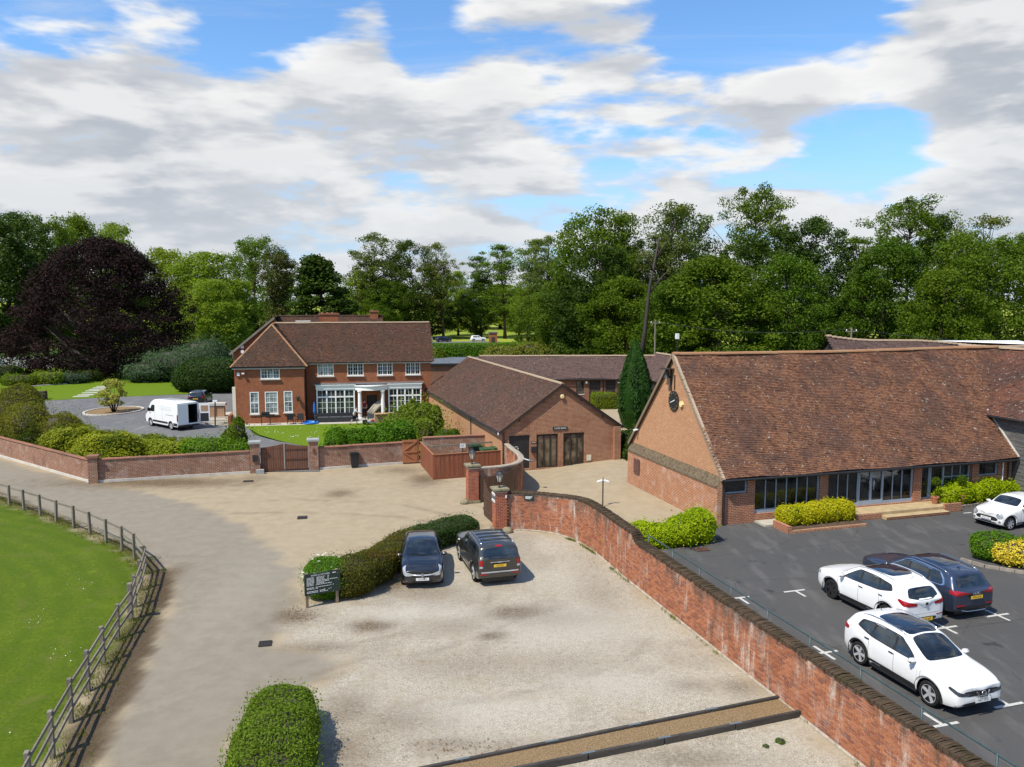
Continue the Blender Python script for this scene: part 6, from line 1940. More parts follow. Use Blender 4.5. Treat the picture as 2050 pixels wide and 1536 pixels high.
# curved wall on the other side of the gate
cw = thing('curved_wall', 'curved brick wall with pale coping between the gate pillar and the gabled building', 'wall', (.0,48.0,.0))
cpath = Path([(-1.95,45.3),(-1.0,45.55),(-.1,46.15),(.42,47.1),(.55,48.3),(.35,49.8),(-.05,51.4),(-.35,52.85)])
brick_wall(cw, cpath, lambda q: 1.95,.30,1,.0,0, True, 'aged_coping', .01,3)
def pillar(name, label, x, y, w, h, rz, plates=0):
 p = thing(name, label, 'gate pillar', (x, y, 0), rz)
 BX(-w / 2 + .008, w / 2 - .008,-w / 2 + .008, w / 2 - .008,-.2, h).build('core', 'wall_mortar', p)
 bl, bh, mj = .1975,.062,.018
 R = np.random.default_rng(int(x * 100) % 97)
 recs = []
 for c in range(int(h / (bh + mj))):
  z = (c + .5) * (bh + mj)
  for f_ in range(4):
   a = f_ * PI / 2
   bd = (0,1 / 3,2 / 3,1) if (c + f_) % 2 else (0,1 / 6,1 / 2,5 / 6,1)
   for p0_, p1_ in zip(bd[:-1], bd[1:]): recs.append((-w / 2 + (p0_ + p1_) / 2 * w, z, a, (p1_ - p0_) * w - mj))
 V = []; Q = []
 for k, (u, z, a, L) in enumerate(recs):
  ca, sa = math.cos(a), math.sin(a)
  d0, d1 = w / 2 - .06, w / 2 + R.uniform(-.002,.004)
  for (uu, dd, zz) in ((u - L / 2, d0, z - bh / 2),(u + L / 2, d0, z - bh / 2),(u + L / 2, d0, z + bh / 2),(u - L / 2, d0, z + bh / 2),(u - L / 2, d1, z - bh / 2),(u + L / 2, d1, z - bh / 2),(u + L / 2, d1, z + bh / 2),(u - L / 2, d1, z + bh / 2)):
   V.append((uu * ca + dd * sa, uu * sa - dd * ca, zz))
  for f_ in ((4,5,6,7),(0,1,5,4),(3,2,6,7),(0,4,7,3),(1,5,6,2)): Q.append([k * 8 + i for i in f_])
 o = np_obj('bricks', np.array(V), np.array(Q), 'pillar_brick', p, {'lc': np.repeat(R.random(len(recs)),8)})
 o['kind'] = 'stuff'
 c = MB(); c.box(-w / 2 - .02, w / 2 + .02,-w / 2 - .02, w / 2 + .02, h, h + .07); c.box(-w / 2 - .10, w / 2 + .10,-w / 2 - .10, w / 2 + .10, h + .071, h + .18)
 c.build('cap_stone', 'stone_cap', p, bevel=.02)
 BX(-w / 2 - .08, w / 2 + .08,-w / 2 - .08, w / 2 + .08,-.1,.16).build('base_stone', 'stone_cap', p, bevel=.02)
 return p
m, n = material('pillar_brick')
r = n.node('ShaderNodeAttribute', attribute_name='lc').outputs['Fac']
pos = n.node('ShaderNodeNewGeometry').outputs['Position']
col = n.mix(r, (.40,.125,.052),(.26,.070,.034))
fine = n.noise(pos, 38.0,4,.7)
col = n.mix(n.ramp(n.noise(pos, 3.0,4,.6),.5,.7,0,.4), col, (.16,.06,.04))
finish(n, col, .9, fine, .5,.006)
gdir = Vector((-1.85,5.63,0)).normalized()
GA = math.atan2(gdir.y, gdir.x)
PLx, PLy, PRx, PRy = -2.28,45.05,-.62,39.45
pR = pillar('gate_pillar', 'brick gate pillar with stone cap joined to the long weathered wall', PRx, PRy, .62,2.02, TH)
pL = pillar('gate_pillar', 'brick gate pillar with stone cap beside the wooden bin enclosure', PLx, PLy, .62,2.05, TH)
for k in range(3):
 s = BX(-.31 - .03,-.316,-.27,.27,1.83 - k * .17,1.95 - k * .17).build('name_plate', 'sign_white' if k % 2 == 0 else 'galvanised', pR)
 BX(-.346,-.3405,-.18,.18,1.88 - k * .17,1.90 - k * .17).build('lettering_strip', 'plate_ink', s)
BX(.20,.27,-.36,-.318,1.72,1.86).build('entry_sensor', 'white_paint', pR)
def lantern(name, label, x, y, z):
 l = thing(name, label, 'lantern', (x, y, z))
 MB().lathe([(.09,0),(.09,.03),(.025,.05),(.02,.22),(.05,.26),(.10,.28)], n=10).build('stem', 'black_metal', l)
 body = MB()
 for k in range(6):
  a = 2 * PI * k / 6
  body.beam((.10 * math.cos(a),.10 * math.sin(a),.28),(.19 * math.cos(a),.19 * math.sin(a),.66),.018,.018)
 body.build('frame', 'black_metal', l)
 g = MB(); g.lathe([(.088,.285),(.172,.655)], n=6); g.build('glass', 'lamp_glass', l)
 MB().lathe([(.21,.66),(.22,.69),(.12,.80),(.10,.86),(.03,.90),(.025,.97),(.0,1.0)], n=6).build('hood', 'black_metal', l)
 return l
lantern('lantern', 'black lantern on the gate pillar joined to the long weathered wall', PRx, PRy, 2.2)
lantern('lantern', 'black lantern on the gate pillar beside the wooden bin enclosure', PLx, PLy, 2.23)
def plank_gate(name, label, hinge, ang, width, hfun, mat, n, z0=.06, th=.045, ledges=(.25,.75), face_mat=None, brace=False, frame=None, cat='gate', group=None):
 g = thing(name, label, cat, (hinge[0], hinge[1],0), ang, group)
 pw = width / n
 for i in range(n):
  t = (i + .5) / n
  h = hfun(t)
  o = BX(-pw / 2 + .004, pw / 2 - .004,-th / 2, th / 2,0, h - z0).build('plank', MATS[mat], g)
  o.location = ((i + .5) * pw, random.uniform(-.003,.003), z0)
 fm = MATS[frame or mat]
 for t in ledges:
  z = z0 + t * (min(hfun(.1), hfun(.9)) - z0)
  BX(.02, width - .02, th / 2 + .004, th / 2 + .05, z - .06, z + .06).build('ledge', fm, g)
 if brace:
  zs = [z0 + t * (hfun(.5) - z0) for t in ledges]
  for a, b in zip(zs[:-1], zs[1:]):
   MB().beam((.08, th / 2 + .03, b - .06) if brace > 0 else (.08, th / 2 + .03, a + .06),(width - .08, th / 2 + .03, a + .06) if brace > 0 else (width - .08, th / 2 + .03, b - .06),.045,.10).build('brace', fm, g)
 return g
# yard gate: one leaf closed along the gate line, one swung in
hg = lambda t: 1.50 + .55 * max(.0,(t - .5) / .5) ** 1.5
hp = Vector((PRx, PRy, 0)) + gdir * .38
plank_gate('yard_gate', 'closed leaf of the brown plank gate hung on the pillar joined to the long wall', (hp.x, hp.y), GA, 2.45, hg, 'drive_gate_wood', 12)
hp = Vector((PLx, PLy, 0)) + Vector((.40,.0,0))
plank_gate('yard_gate', 'opened leaf of the brown plank gate folded back against the curved wall', (hp.x, hp.y - .12), math.radians(17),2.3, hg, 'drive_gate_wood', 12)
# stone guards at pillar feet
for (x_, y_, lb) in ((PLx - .42, PLy - .32, 'rounded guard stone at the foot of the pillar beside the bin enclosure'),(PRx + .40, PRy - .42, 'dark rounded guard stone at the foot of the pillar joined to the long wall')):
 o = MB().lathe([(.26,-.05),(.27,.12),(.20,.24),(.0,.28)], n=12).build('guard_stone', 'stone_cap', None, smooth=True, loc=(x_, y_, 0))
 tag(o, lb, 'stone')
# ================================================================ garden front wall
def garden_wall(name, label, a, b, h, th=.25, u0=.0, plinth=True):
 a = Vector((*a, 0)); b = Vector((*b, 0)); d = b - a; L = d.length
 w = thing(name, label, 'wall', a, math.atan2(d.y, d.x))
 mb = MB(); mb.box(0, L, -th / 2, th / 2,-.2, h); mb.build('brickwork', 'garden_brick', w)
 BX(0, L, -th / 2 - .05, th / 2 + .05,-.2,.16).build('footing', 'pale_concrete', w)
 k = int(L / .33)
 me = None
 for i in range(k):
  if me is None:
   o = MB()
   o.face([(0,-th / 2 - .05,0),(L / k - .008,-th / 2 - .05,0),(L / k - .008,-th / 2 - .05,.05),(0,-th / 2 - .05,.05)])
   o.face([(0,-th / 2 - .05,.05),(L / k - .008,-th / 2 - .05,.05),(L / k - .008,0,.11),(0,0,.11)])
   o.face([(0,0,.11),(L / k - .008,0,.11),(L / k - .008, th / 2 + .05,.05),(0, th / 2 + .05,.05)])
   o.face([(0, th / 2 + .05,.05),(L / k - .008, th / 2 + .05,.05),(L / k - .008, th / 2 + .05,0),(0, th / 2 + .05,0)])
   o.face([(0,-th / 2 - .05,0),(0,-th / 2 - .05,.05),(0,0,.11),(0, th / 2 + .05,.05),(0, th / 2 + .05,0)])
   c0 = o.build('coping_brick', 'terracotta_coping', w); me = c0.data
  else:
   c0 = link(bpy.data.objects.new('coping_brick', me), w)
  c0.location = (L * i / k, 0, h + random.uniform(-.006,.006))
 return w
tile_mat('terracotta_coping', (.27,.13,.085),(.20,.10,.07),(.15,.09,.065),.3,.5,.3)
cnr = G(187,967)
garden_wall('garden_wall', 'brick garden wall running beside the road up to the corner pier', G(-260,838),(cnr[0] - .15, cnr[1] + .15),1.42)
garden_wall('garden_wall', 'brick garden wall between the corner pier and the driveway gates', (cnr[0] + .2, cnr[1] + .2),(-17.6,52.85),1.45)
garden_wall('garden_wall', 'brick garden wall behind the black wheelie bin', (-13.25,53.95),(-7.75,55.95),1.5)
garden_wall('enclosure_wall', 'low brick wall behind the bin enclosure', (-6.4,56.4),(-2.0,57.6),1.75)
def pier(name, label, x, y, w, h, rz, cap='grey_stone'):
 p = thing(name, label, 'pier', (x, y, 0), rz)
 BX(-w / 2, w / 2,-w / 2, w / 2,-.2, h).build('brickwork', 'garden_brick', p)
 BX(-w / 2 - .09, w / 2 + .09,-w / 2 - .09, w / 2 + .09, h + .002, h + .15).build('cap', MATS[cap], p, bevel=.015)
 return p
pier('wall_pier', 'plain brick pier at the corner of the garden wall', cnr[0], cnr[1] + .1,.55,1.62, TH, 'terracotta_coping')
g1 = pier('gate_pier', 'brick gate pier with a grey cap and a round black letter box', -17.28,52.95,.62,2.0, TH)
g2 = pier('gate_pier', 'brick gate pier with a pale cap and an intercom', -13.58,53.85,.62,2.0, TH)
BX(-.16,.16,-.40,-.315,.85,1.25).build('letter_box', 'black_metal', g1)
BX(.05,.55,-.62,-.33,.0,.28).build('base_block', 'grey_stone', g1)
BX(-.06,.08,-.37,-.315,1.25,1.52).build('intercom', 'rust_iron', g2)
ga = math.atan2(.90,3.7)
dgh = lambda t: 1.68 + .22 * t ** 1.5
plank_gate('driveway_gate', 'wooden driveway gate leaf beside the pier with the letter box', (-16.93,53.02), ga, 1.50, dgh, 'gate_wood', 10, ledges=(.08,.5,.92))
g = plank_gate('driveway_gate', 'wooden driveway gate leaf beside the pier with the intercom', (-13.93,53.75), ga + PI, 1.52, dgh, 'gate_wood', 10, ledges=(.08,.5,.92))
MB().tube([(1.5,-.05,.0),(1.5,-.05,1.9)],.02,6).build('drop_bolt', 'galvanised', g)
sg = plank_gate('side_gate', 'pale plank gate with Z bracing standing open at the end of the garden wall', (-7.75,55.75), math.radians(14) , 1.05, lambda t: 1.72, 'pale_gate_wood', 8, ledges=(.06,.48,.94), cat='gate')
for ch in sg.children:
 if ch.name.startswith('ledge'): ch.location.y -= .095
for a, b in (((.08,-.05,.95),(.98,-.05,1.6)),((.08,-.05,.85),(.98,-.05,.2))):
 MB().beam(a, b, .045,.10).build('brace', 'pale_gate_wood', sg)
BX(1.07,1.17,-.05,.05,-.1,1.8).build('gate_post', 'panel_wood', sg)
# bin enclosure: boarded fence, each board its own part
def board_fence(name, label, a, b, h, bw=.15, mat='panel_wood', inner=True):
 a = Vector((*a, 0)); b = Vector((*b, 0)); d = b - a; L = d.length
 f = thing(name, label, 'fence', a, math.atan2(d.y, d.x))
 n_ = int(round(L / bw)); me = None
 for i in range(n_):
  if me is None:
   o = BX(.003, L / n_ - .003,-.011,.011,.12, h).build('board', MATS[mat], f); me = o.data
  else: o = link(bpy.data.objects.new('board', me), f)
  o.location = (L * i / n_, .006 if i % 2 else -.006, random.uniform(-.006,.006))
 BX(0, L, -.02,.02,.0,.115).build('gravel_board', 'panel_wood', f)
 for z in (.3, h / 2, h - .15): BX(0, L, .02,.06, z - .04, z + .04).build('rail', 'panel_wood', f)
 BX(-.03, L + .03,-.045,.055, h + .004, h + .035).build('capping', 'pale_gate_wood', f)
 for i in range(int(L / 1.8) + 1): BX(min(L, i * 1.8) - .05, min(L, i * 1.8) + .05,.062,.16,-.2, h).build('post', 'panel_wood', f)
 return f
EC = (-5.06,50.75)
board_fence('enclosure_fence', 'red brown close-boarded fence of the bin enclosure facing the forecourt', (-6.45,55.55), EC, 1.62)
board_fence('enclosure_fence', 'red brown close-boarded fence of the bin enclosure facing the gate pillars', EC, (-.75,52.35),1.62)
fr = thing('timber_rail_barrier', 'weathered timber rail barrier across the bin enclosure', 'barrier', (-4.5,54.0,0))
MB().beam((-1.0,.6,1.45),(3.3,1.6,1.62),.06,.11).build('rail', 'grey_wood', fr)
MB().beam((-1.9,1.5,1.62),(-.9,.6,1.45),.05,.08).build('rail', 'grey_wood', fr)
BX(3.2,3.32,1.5,1.62,-.1,1.66).build('post', 'panel_wood', fr)
MB().beam((2.3,1.3,1.5),(3.2,1.5,.9),.06,.10).build('brace', 'pale_gate_wood', fr)
# ================================================================ post-and-rail fence beside the road
fe = thing('post_and_rail_fence', 'weathered grey post and rail fence curving round the lawn beside the road', 'fence', (fence_w[9][0], fence_w[9][1],.0))
fo = fe.location
P3 = []
for i, (x_, y_) in enumerate(fence_w):
 h = 1.12 if i < 10 else 1.2
 big = (i == 14)
 w = .075 if not big else .11
 o = BX(-w, w, -w * .7, w * .7,-.25, h + (.15 if big else 0)).build('post', 'grey_wood', fe)
 j = min(i + 1, len(fence_w) - 1); k = max(i - 1,0)
 a = math.atan2(fence_w[j][1] - fence_w[k][1], fence_w[j][0] - fence_w[k][0])
 o.location = (x_ - fo.x, y_ - fo.y, .06); o.rotation_euler = (random.uniform(-.035,.035), random.uniform(-.035,.035), a)
 P3.append(Vector((x_ - fo.x, y_ - fo.y, .06)))
for i in range(len(P3) - 1):
 d = (P3[i + 1] - P3[i]).normalized(); nrm = Vector((d.y, -d.x, 0)) * (-.05)
 for z in ((.38,.98) if i < 9 else (.36,.70,1.06)):
  MB().beam(P3[i] - d * .04 + nrm + Vector((0,0, z + random.uniform(-.03,.03))), P3[i + 1] + d * .04 + nrm + Vector((0,0, z + random.uniform(-.03,.03))),.04,.095).build('rail', 'grey_wood', fe)
# grey board fence behind the side lawn and fence beyond the yew
bf = thing('grey_board_fence', 'grey weathered board fence at the back of the side lawn', 'fence', (*G(110,738),0), PI)
for i in range(22):
 BX(i * 1.9 + .02, i * 1.9 + 1.84,-.04,.04,.05,1.95).build('panel', 'render_grey', bf)
 BX(i * 1.9 - .06, i * 1.9 + .02,-.07,.07,-.1,2.0).build('post', 'grey_wood', bf)
sf = thing('side_screen', 'dark slatted screen fence between the evergreen dome and the house', 'fence', (*G(418,724),0),.1)
for i in range(7): BX(0,5.4,-.03,.03,.2 + i * .28,.42 + i * .28).build('slat', 'grey_wood', sf)
for i in range(4): BX(i * 1.8 - .06, i * 1.8 + .06,.032,.14,-.1,2.3).build('post', 'dark_timber', sf)
gwl = thing('grey_rendered_wall', 'pale grey rendered wall between the evergreen dome and the house corner', 'wall', (*G(452,776),0),.35)
BX(0,3.0,-.15,.15,-.1,2.6).build('panel', 'render_grey', gwl)
BX(-.05,3.05,-.2,.2,2.604,2.70).build('coping', 'pale_concrete', gwl)
# ================================================================ drain strip, gravel boards, covers
m, n = material('drain_gravel')
pos = n.node('ShaderNodeNewGeometry').outputs['Position']
f5 = n.noise(pos, 26.0,3,.8); f2 = n.noise(pos, 2.0,4,.6); f6 = n.noise(pos, 60.0,2,.8)
col = n.mix(n.ramp(f5,.3,.7),(.13,.085,.045),(.34,.235,.125))
col = n.mix(n.ramp(f6,.6,.8,0,.6), col, (.50,.42,.30))
finish(n, col, .93, f5,.8,.04)
u0, u1 = Vector((*G(860,1541),0)), Vector((*G(1567,1398),0))
l0, l1 = Vector((*G(1040,1548),0)), Vector((*G(1606,1434),0))
u0 = u0 + (u0 - u1) * .15; l0 = l0 + (l0 - l1) * .3
dsr = MB(); dsr.face([tuple(u0 + Vector((0,0,.045))), tuple(l0 + Vector((0,0,.045))), tuple(l1 + Vector((0,0,.045))), tuple(u1 + Vector((0,0,.045)))])
ds = struct(dsr.build('drain_strip', 'drain_gravel'))
for (a, b, lb, hh) in ((u0, u1, 'line of dark timber sleepers on the yard side of the brown gravel strip', .10),(l0, l1, 'line of dark timber sleepers on the far side of the brown gravel strip, casting shade', .17)):
 t_ = thing('sleeper_edging', lb, 'edging', tuple(a),0)
 L = (b - a).length; d = (b - a).normalized(); k = 5
 for i in range(k):
  p = d * (L * i / k); q_ = d * (L * (i + .985) / k)
  MB().beam(p + Vector((0, random.uniform(-.02,.02), hh / 2 + .01)), q_ + Vector((0, random.uniform(-.02,.02), hh / 2 + .01)),.11, hh).build('sleeper', 'sleeper_wood', t_, bevel=.012)
  if i: BX(-.18,.18,-.035,.035,0,.012).build('joint_plate', 'galvanised', t_, loc=tuple(p + Vector((0,0, hh + .013))), rz=math.atan2(d.y, d.x))
def drain(name, label, u, v, w, d, z=.0, mat='drain_iron', rz=.2):
 x_, y_ = G(u, v, z)
 t_ = thing(name, label, 'drain cover', (x_, y_, z + .022), rz)
 f_ = MB()
 f_.box(-w / 2, w / 2,-d / 2,-d / 2 + .04,0,.02); f_.box(-w / 2, w / 2, d / 2 - .04, d / 2,0,.02); f_.box(-w / 2,-w / 2 + .04,-d / 2 + .041, d / 2 - .041,0,.02); f_.box(w / 2 - .04, w / 2,-d / 2 + .041, d / 2 - .041,0,.02)
 f_.build('frame', MATS[mat], t_)
 for i in range(5):
  xx = -w / 2 + .05 + (w - .1) * (i + .5) / 5
  BX(xx - .025, xx + .025,-d / 2 + .041, d / 2 - .041,0,.014).build('bar', MATS[mat], t_)
drain('drain_grate', 'small iron drain grate at the edge of the road near the gravel', 531,1290,.42,.42)
drain('drain_grate', 'small iron drain grate in the sandy forecourt', 605,1037,.5,.55)
drain('drain_grate', 'rusty drain cover on the tarmac beside the laurel hedge', 1405,1101,.6,.45, Z_LOT, 'rust_iron')
drain('drain_grate', 'round-worn iron cover in the forecourt beyond the wheelie bin', 497,964,.6,.4)
# ================================================================ cars
def curve(pts):
 """smooth interpolation (monotone-ish cubic) through (x, z) points sorted by x"""
 P = sorted(pts)
 xs = np.array([p[0] for p in P]); ys = np.array([p[1] for p in P])
 d = np.gradient(ys, xs)
 for i in range(1, len(xs) - 1):
  s0 = (ys[i] - ys[i - 1]) / (xs[i] - xs[i - 1]); s1 = (ys[i + 1] - ys[i]) / (xs[i + 1] - xs[i])
  d[i] = 0 if s0 * s1 <= 0 else 2 * s0 * s1 / (s0 + s1)
 def f(x):
  x = np.clip(np.asarray(x, float), xs[0], xs[-1])
  i = np.clip(np.searchsorted(xs, x) - 1,0, len(xs) - 2)
  h = xs[i + 1] - xs[i]; t = (x - xs[i]) / h
  return (2 * t ** 3 - 3 * t ** 2 + 1) * ys[i] + (t ** 3 - 2 * t ** 2 + t) * h * d[i] + (-2 * t ** 3 + 3 * t ** 2) * ys[i + 1] + (t ** 3 - t ** 2) * h * d[i + 1]
 return f
def car_body(sp):
 L, W = sp['L'], sp['W']
 xf, xr = L / 2,-L / 2
 top, belt = curve(sp['top']), curve(sp['belt'])
 bf, br = .16,.13
 st = set(np.round(np.arange(xr + br, xf - bf + .001,.045),4)) | {xr + br, xf - bf}
 for xw in sp['axles']:
  st |= set(np.round(np.linspace(xw - sp['ra'], xw + sp['ra'],25),4))
 X = np.array(sorted(s for s in st if xr + br - 1e-6 <= s <= xf - bf + 1e-6))
 sill = sp.get('sill', .24)
 tum = sp.get('tumble', .80)
 half = []
 nlow, nside, nup = 5,7,9
 def wid(x):
  a = np.clip((x - (xf - 1.0)) / 1.0,0,1); b = np.clip(((xr + .9) - x) / .9,0,1)
  return W / 2 * (1 - sp.get('nose', .17) * a ** 2.4 - sp.get('tail', .10) * b ** 2.4)
 rings = []
 for x in X:
  w = float(wid(x)); zt = float(top(x)); zb = min(float(belt(x)), zt - .03)
  zs = sill + .10 * np.clip((x - (xf - .5)) / .5,0,1) ** 2 + .12 * np.clip(((xr + .5) - x) / .5,0,1) ** 2
  arch = .0
  for xw in sp['axles']:
   dxx = abs(x - xw)
   if dxx < sp['ra']:
    za = sp['r'] + math.sqrt(max(0, sp['ra'] ** 2 - dxx ** 2)) * 1.0
    if za > zs: zs = za; arch = 1.0
   if dxx < sp['ra'] + .16:
    arch = max(arch, 1 - max(0, dxx - sp['ra']) / .16)
  g = float(sstep(np.array(zt - zb),.06,.48))
  wr = W / 2 * tum
  pts = []
  zmid = zs + (zb - zs) * .55
  flare = .018 * arch
  low = [(w * .955 + flare, zs),(w * .985 + flare, zs + (zb - zs) * .14),(w * .996 + flare * .8, zs + (zb - zs) * .34),(w * 1.0, zmid),(w * .992, zs + (zb - zs) * .80),(w * .966, zb)]
  pts += low
  h = zt - zb
  # shoulder to roof
  y1 = (1 - g) * w * .93 + g * (w * .935 * .55 + wr * .45); z1 = zb + h * ((1 - g) * .40 + g * .38)
  y2 = (1 - g) * w * .84 + g * (w * .92 * .15 + wr * .85); z2 = zb + h * ((1 - g) * .66 + g * .74)
  y3 = (1 - g) * w * .70 + g * wr * .94; z3 = zb + h * ((1 - g) * .83 + g * .89)
  y4 = (1 - g) * w * .50 + g * wr * .78; z4 = zb + h * ((1 - g) * .94 + g * .962)
  y5 = (1 - g) * w * .27 + g * wr * .42; z5 = zb + h * ((1 - g) * .985 + g * .992)
  pts += [(y1, z1),(y2, z2),(y3, z3),(y4, z4),(y5, z5),(.0, zt)]
  rings.append((x, pts))
 nP = len(rings[0][1])
 V = []; Q = []
 def ringpts(pts, x): return [(x, -p[0], p[1]) for p in pts] + [(x, p[0], p[1]) for p in pts[-2::-1]]
 nr = 2 * nP - 1
 for x, pts in rings: V.extend(ringpts(pts, x))
 n = len(rings)
 for i in range(n - 1):
  for j in range(nr - 1):
   a = i * nr + j
   Q.append((a, a + nr, a + nr + 1, a + 1))
 # end caps, rounded, by shrinking the end ring
 F = []
 for end, (i0, xe, bu, sg) in enumerate(((0, xr, br, -1),(n - 1, xf, bf, 1))):
  ring = [V[i0 * nr + j] for j in range(nr)]
  zc = sum(p[2] for p in ring) / nr
  x0 = ring[0][0]
  prev = [i0 * nr + j for j in range(nr)]
  for s, t in ((.985,.30),(.95,.58),(.88,.80),(.72,.92),(.45,.98),(.15,1.0)):
   b = len(V)
   for p in ring:
    yy = p[1] * s; zz = zc + (p[2] - zc) * s
    V.append((x0 + sg * bu * t * (1 - .35 * (abs(p[1]) / (W / 2)) ** 2), yy, zz))
   cur = [b + j for j in range(nr)]
   for j in range(nr - 1):
    f = (prev[j], prev[j + 1], cur[j + 1], cur[j]) if sg < 0 else (prev[j + 1], prev[j], cur[j], cur[j + 1])
    F.append(f)
   F.append((prev[nr - 1], prev[0], cur[0], cur[nr - 1]) if sg < 0 else (prev[0], prev[nr - 1], cur[nr - 1], cur[0]))
   prev = cur
  F.append(tuple(prev) if sg > 0 else tuple(prev[::-1]))
 me = bpy.data.meshes.new('body')
 me.from_pydata(V, [], Q + F)
 bm = bmesh.new(); bm.from_mesh(me)
 bmesh.ops.recalc_face_normals(bm, faces=bm.faces)
 bvh = BVHTree.FromBMesh(bm)
 bm.to_mesh(me); bm.free()
 me.polygons.foreach_set('use_smooth', [True] * len(me.polygons))
 me.update()
 return me, bvh
def dense(poly, step=.05):
 out = []
 for i in range(len(poly)):
  a = np.array(poly[i], float); b = np.array(poly[(i + 1) % len(poly)], float)
  k = max(1, int(np.linalg.norm(b - a) / step))
  for t in range(k): out.append(a + (b - a) * t / k)
 return np.array(out)
def rounded(poly, r=.25):
 """cut corners twice for soft outlines"""
 P = [np.array(p, float) for p in poly]
 for _ in range(2):
  out = []
  for i in range(len(P)):
   a, b = P[i], P[(i + 1) % len(P)]
   out += [a + (b - a) * r, a + (b - a) * (1 - r)]
  P = out; r = .25
 return P
CUR = [4.4]
def patch(name, bvh, poly, view, mat, parent, off=.006, rings=5, soft=.14):
 """thin shell laid on the body: outline given in the view plane ('L','R' side: x,z; 'F','B' end: y,z; 'T' top: x,y)"""
 P = dense(rounded(poly, soft) if soft else poly)
 c = P.mean(0)
 V = []
 pts = []
 for k in range(rings):
  s = 1 - k / rings
  pts.append(c + (P - c) * s)
 pts.append(np.array([c]))
 for arr in pts:
  for a, b in arr:
   if view in 'LR':
    s = 1 if view == 'L' else -1
    o = Vector((a, 3 * s, b)); d = Vector((0,-s, 0))
   elif view == 'F': o = Vector((5, a, b)); d = Vector((-1,0,0))
   elif view == 'B': o = Vector((-5, a, b)); d = Vector((1,0,0))
   elif view in ('f', 'g', 'b', 'c'):       # diagonal front-left, front-right, rear-left, rear-right; a runs across, b = z
    sx = 1 if view in 'fg' else -1; sy = 1 if view in 'fb' else -1
    n_ = Vector((sx, sy, 0)).normalized(); t_ = Vector((-n_.y, n_.x, 0)) * (-1 if view in 'fc' else 1)   # a = .28 at the corner, larger towards the middle
    o = n_ * 5 + t_ * a + Vector((sx * (CUR[0] / 2 - 1.2),0, b)); d = -n_
   else: o = Vector((a, b, 4)); d = Vector((0,0,-1))
   h = bvh.ray_cast(o, d)
   if h[0] is None:
    V.append(None)
   else:
    nn = h[1] if h[1].dot(d) < 0 else -h[1]
    V.append(tuple(h[0] + nn * off))
 m_ = len(P)
 F = []
 for k in range(rings - 1):
  for j in range(m_):
   q = (k * m_ + j, k * m_ + (j + 1) % m_, (k + 1) * m_ + (j + 1) % m_, (k + 1) * m_ + j)
   if all(V[i] is not None for i in q): F.append(q)
 ci = rings * m_
 for j in range(m_):
  q = ((rings - 1) * m_ + j, (rings - 1) * m_ + (j + 1) % m_, ci)
  if all(V[i] is not None for i in q): F.append(q)
 V = [v if v is not None else (0,0,.5) for v in V]
 me = bpy.data.meshes.new(name)
 me.from_pydata(V, [], F)
 bm = bmesh.new(); bm.from_mesh(me)
 used = {v for f in bm.faces for v in f.verts}
 bmesh.ops.delete(bm, geom=[v for v in bm.verts if v not in used], context='VERTS')
 bmesh.ops.recalc_face_normals(bm, faces=bm.faces)
 bm.to_mesh(me); bm.free()
 me.polygons.foreach_set('use_smooth', [True] * len(me.polygons))
 me.materials.append(MATS[mat]); me.update()
 return link(bpy.data.objects.new(name, me), parent)
_wheels = {}
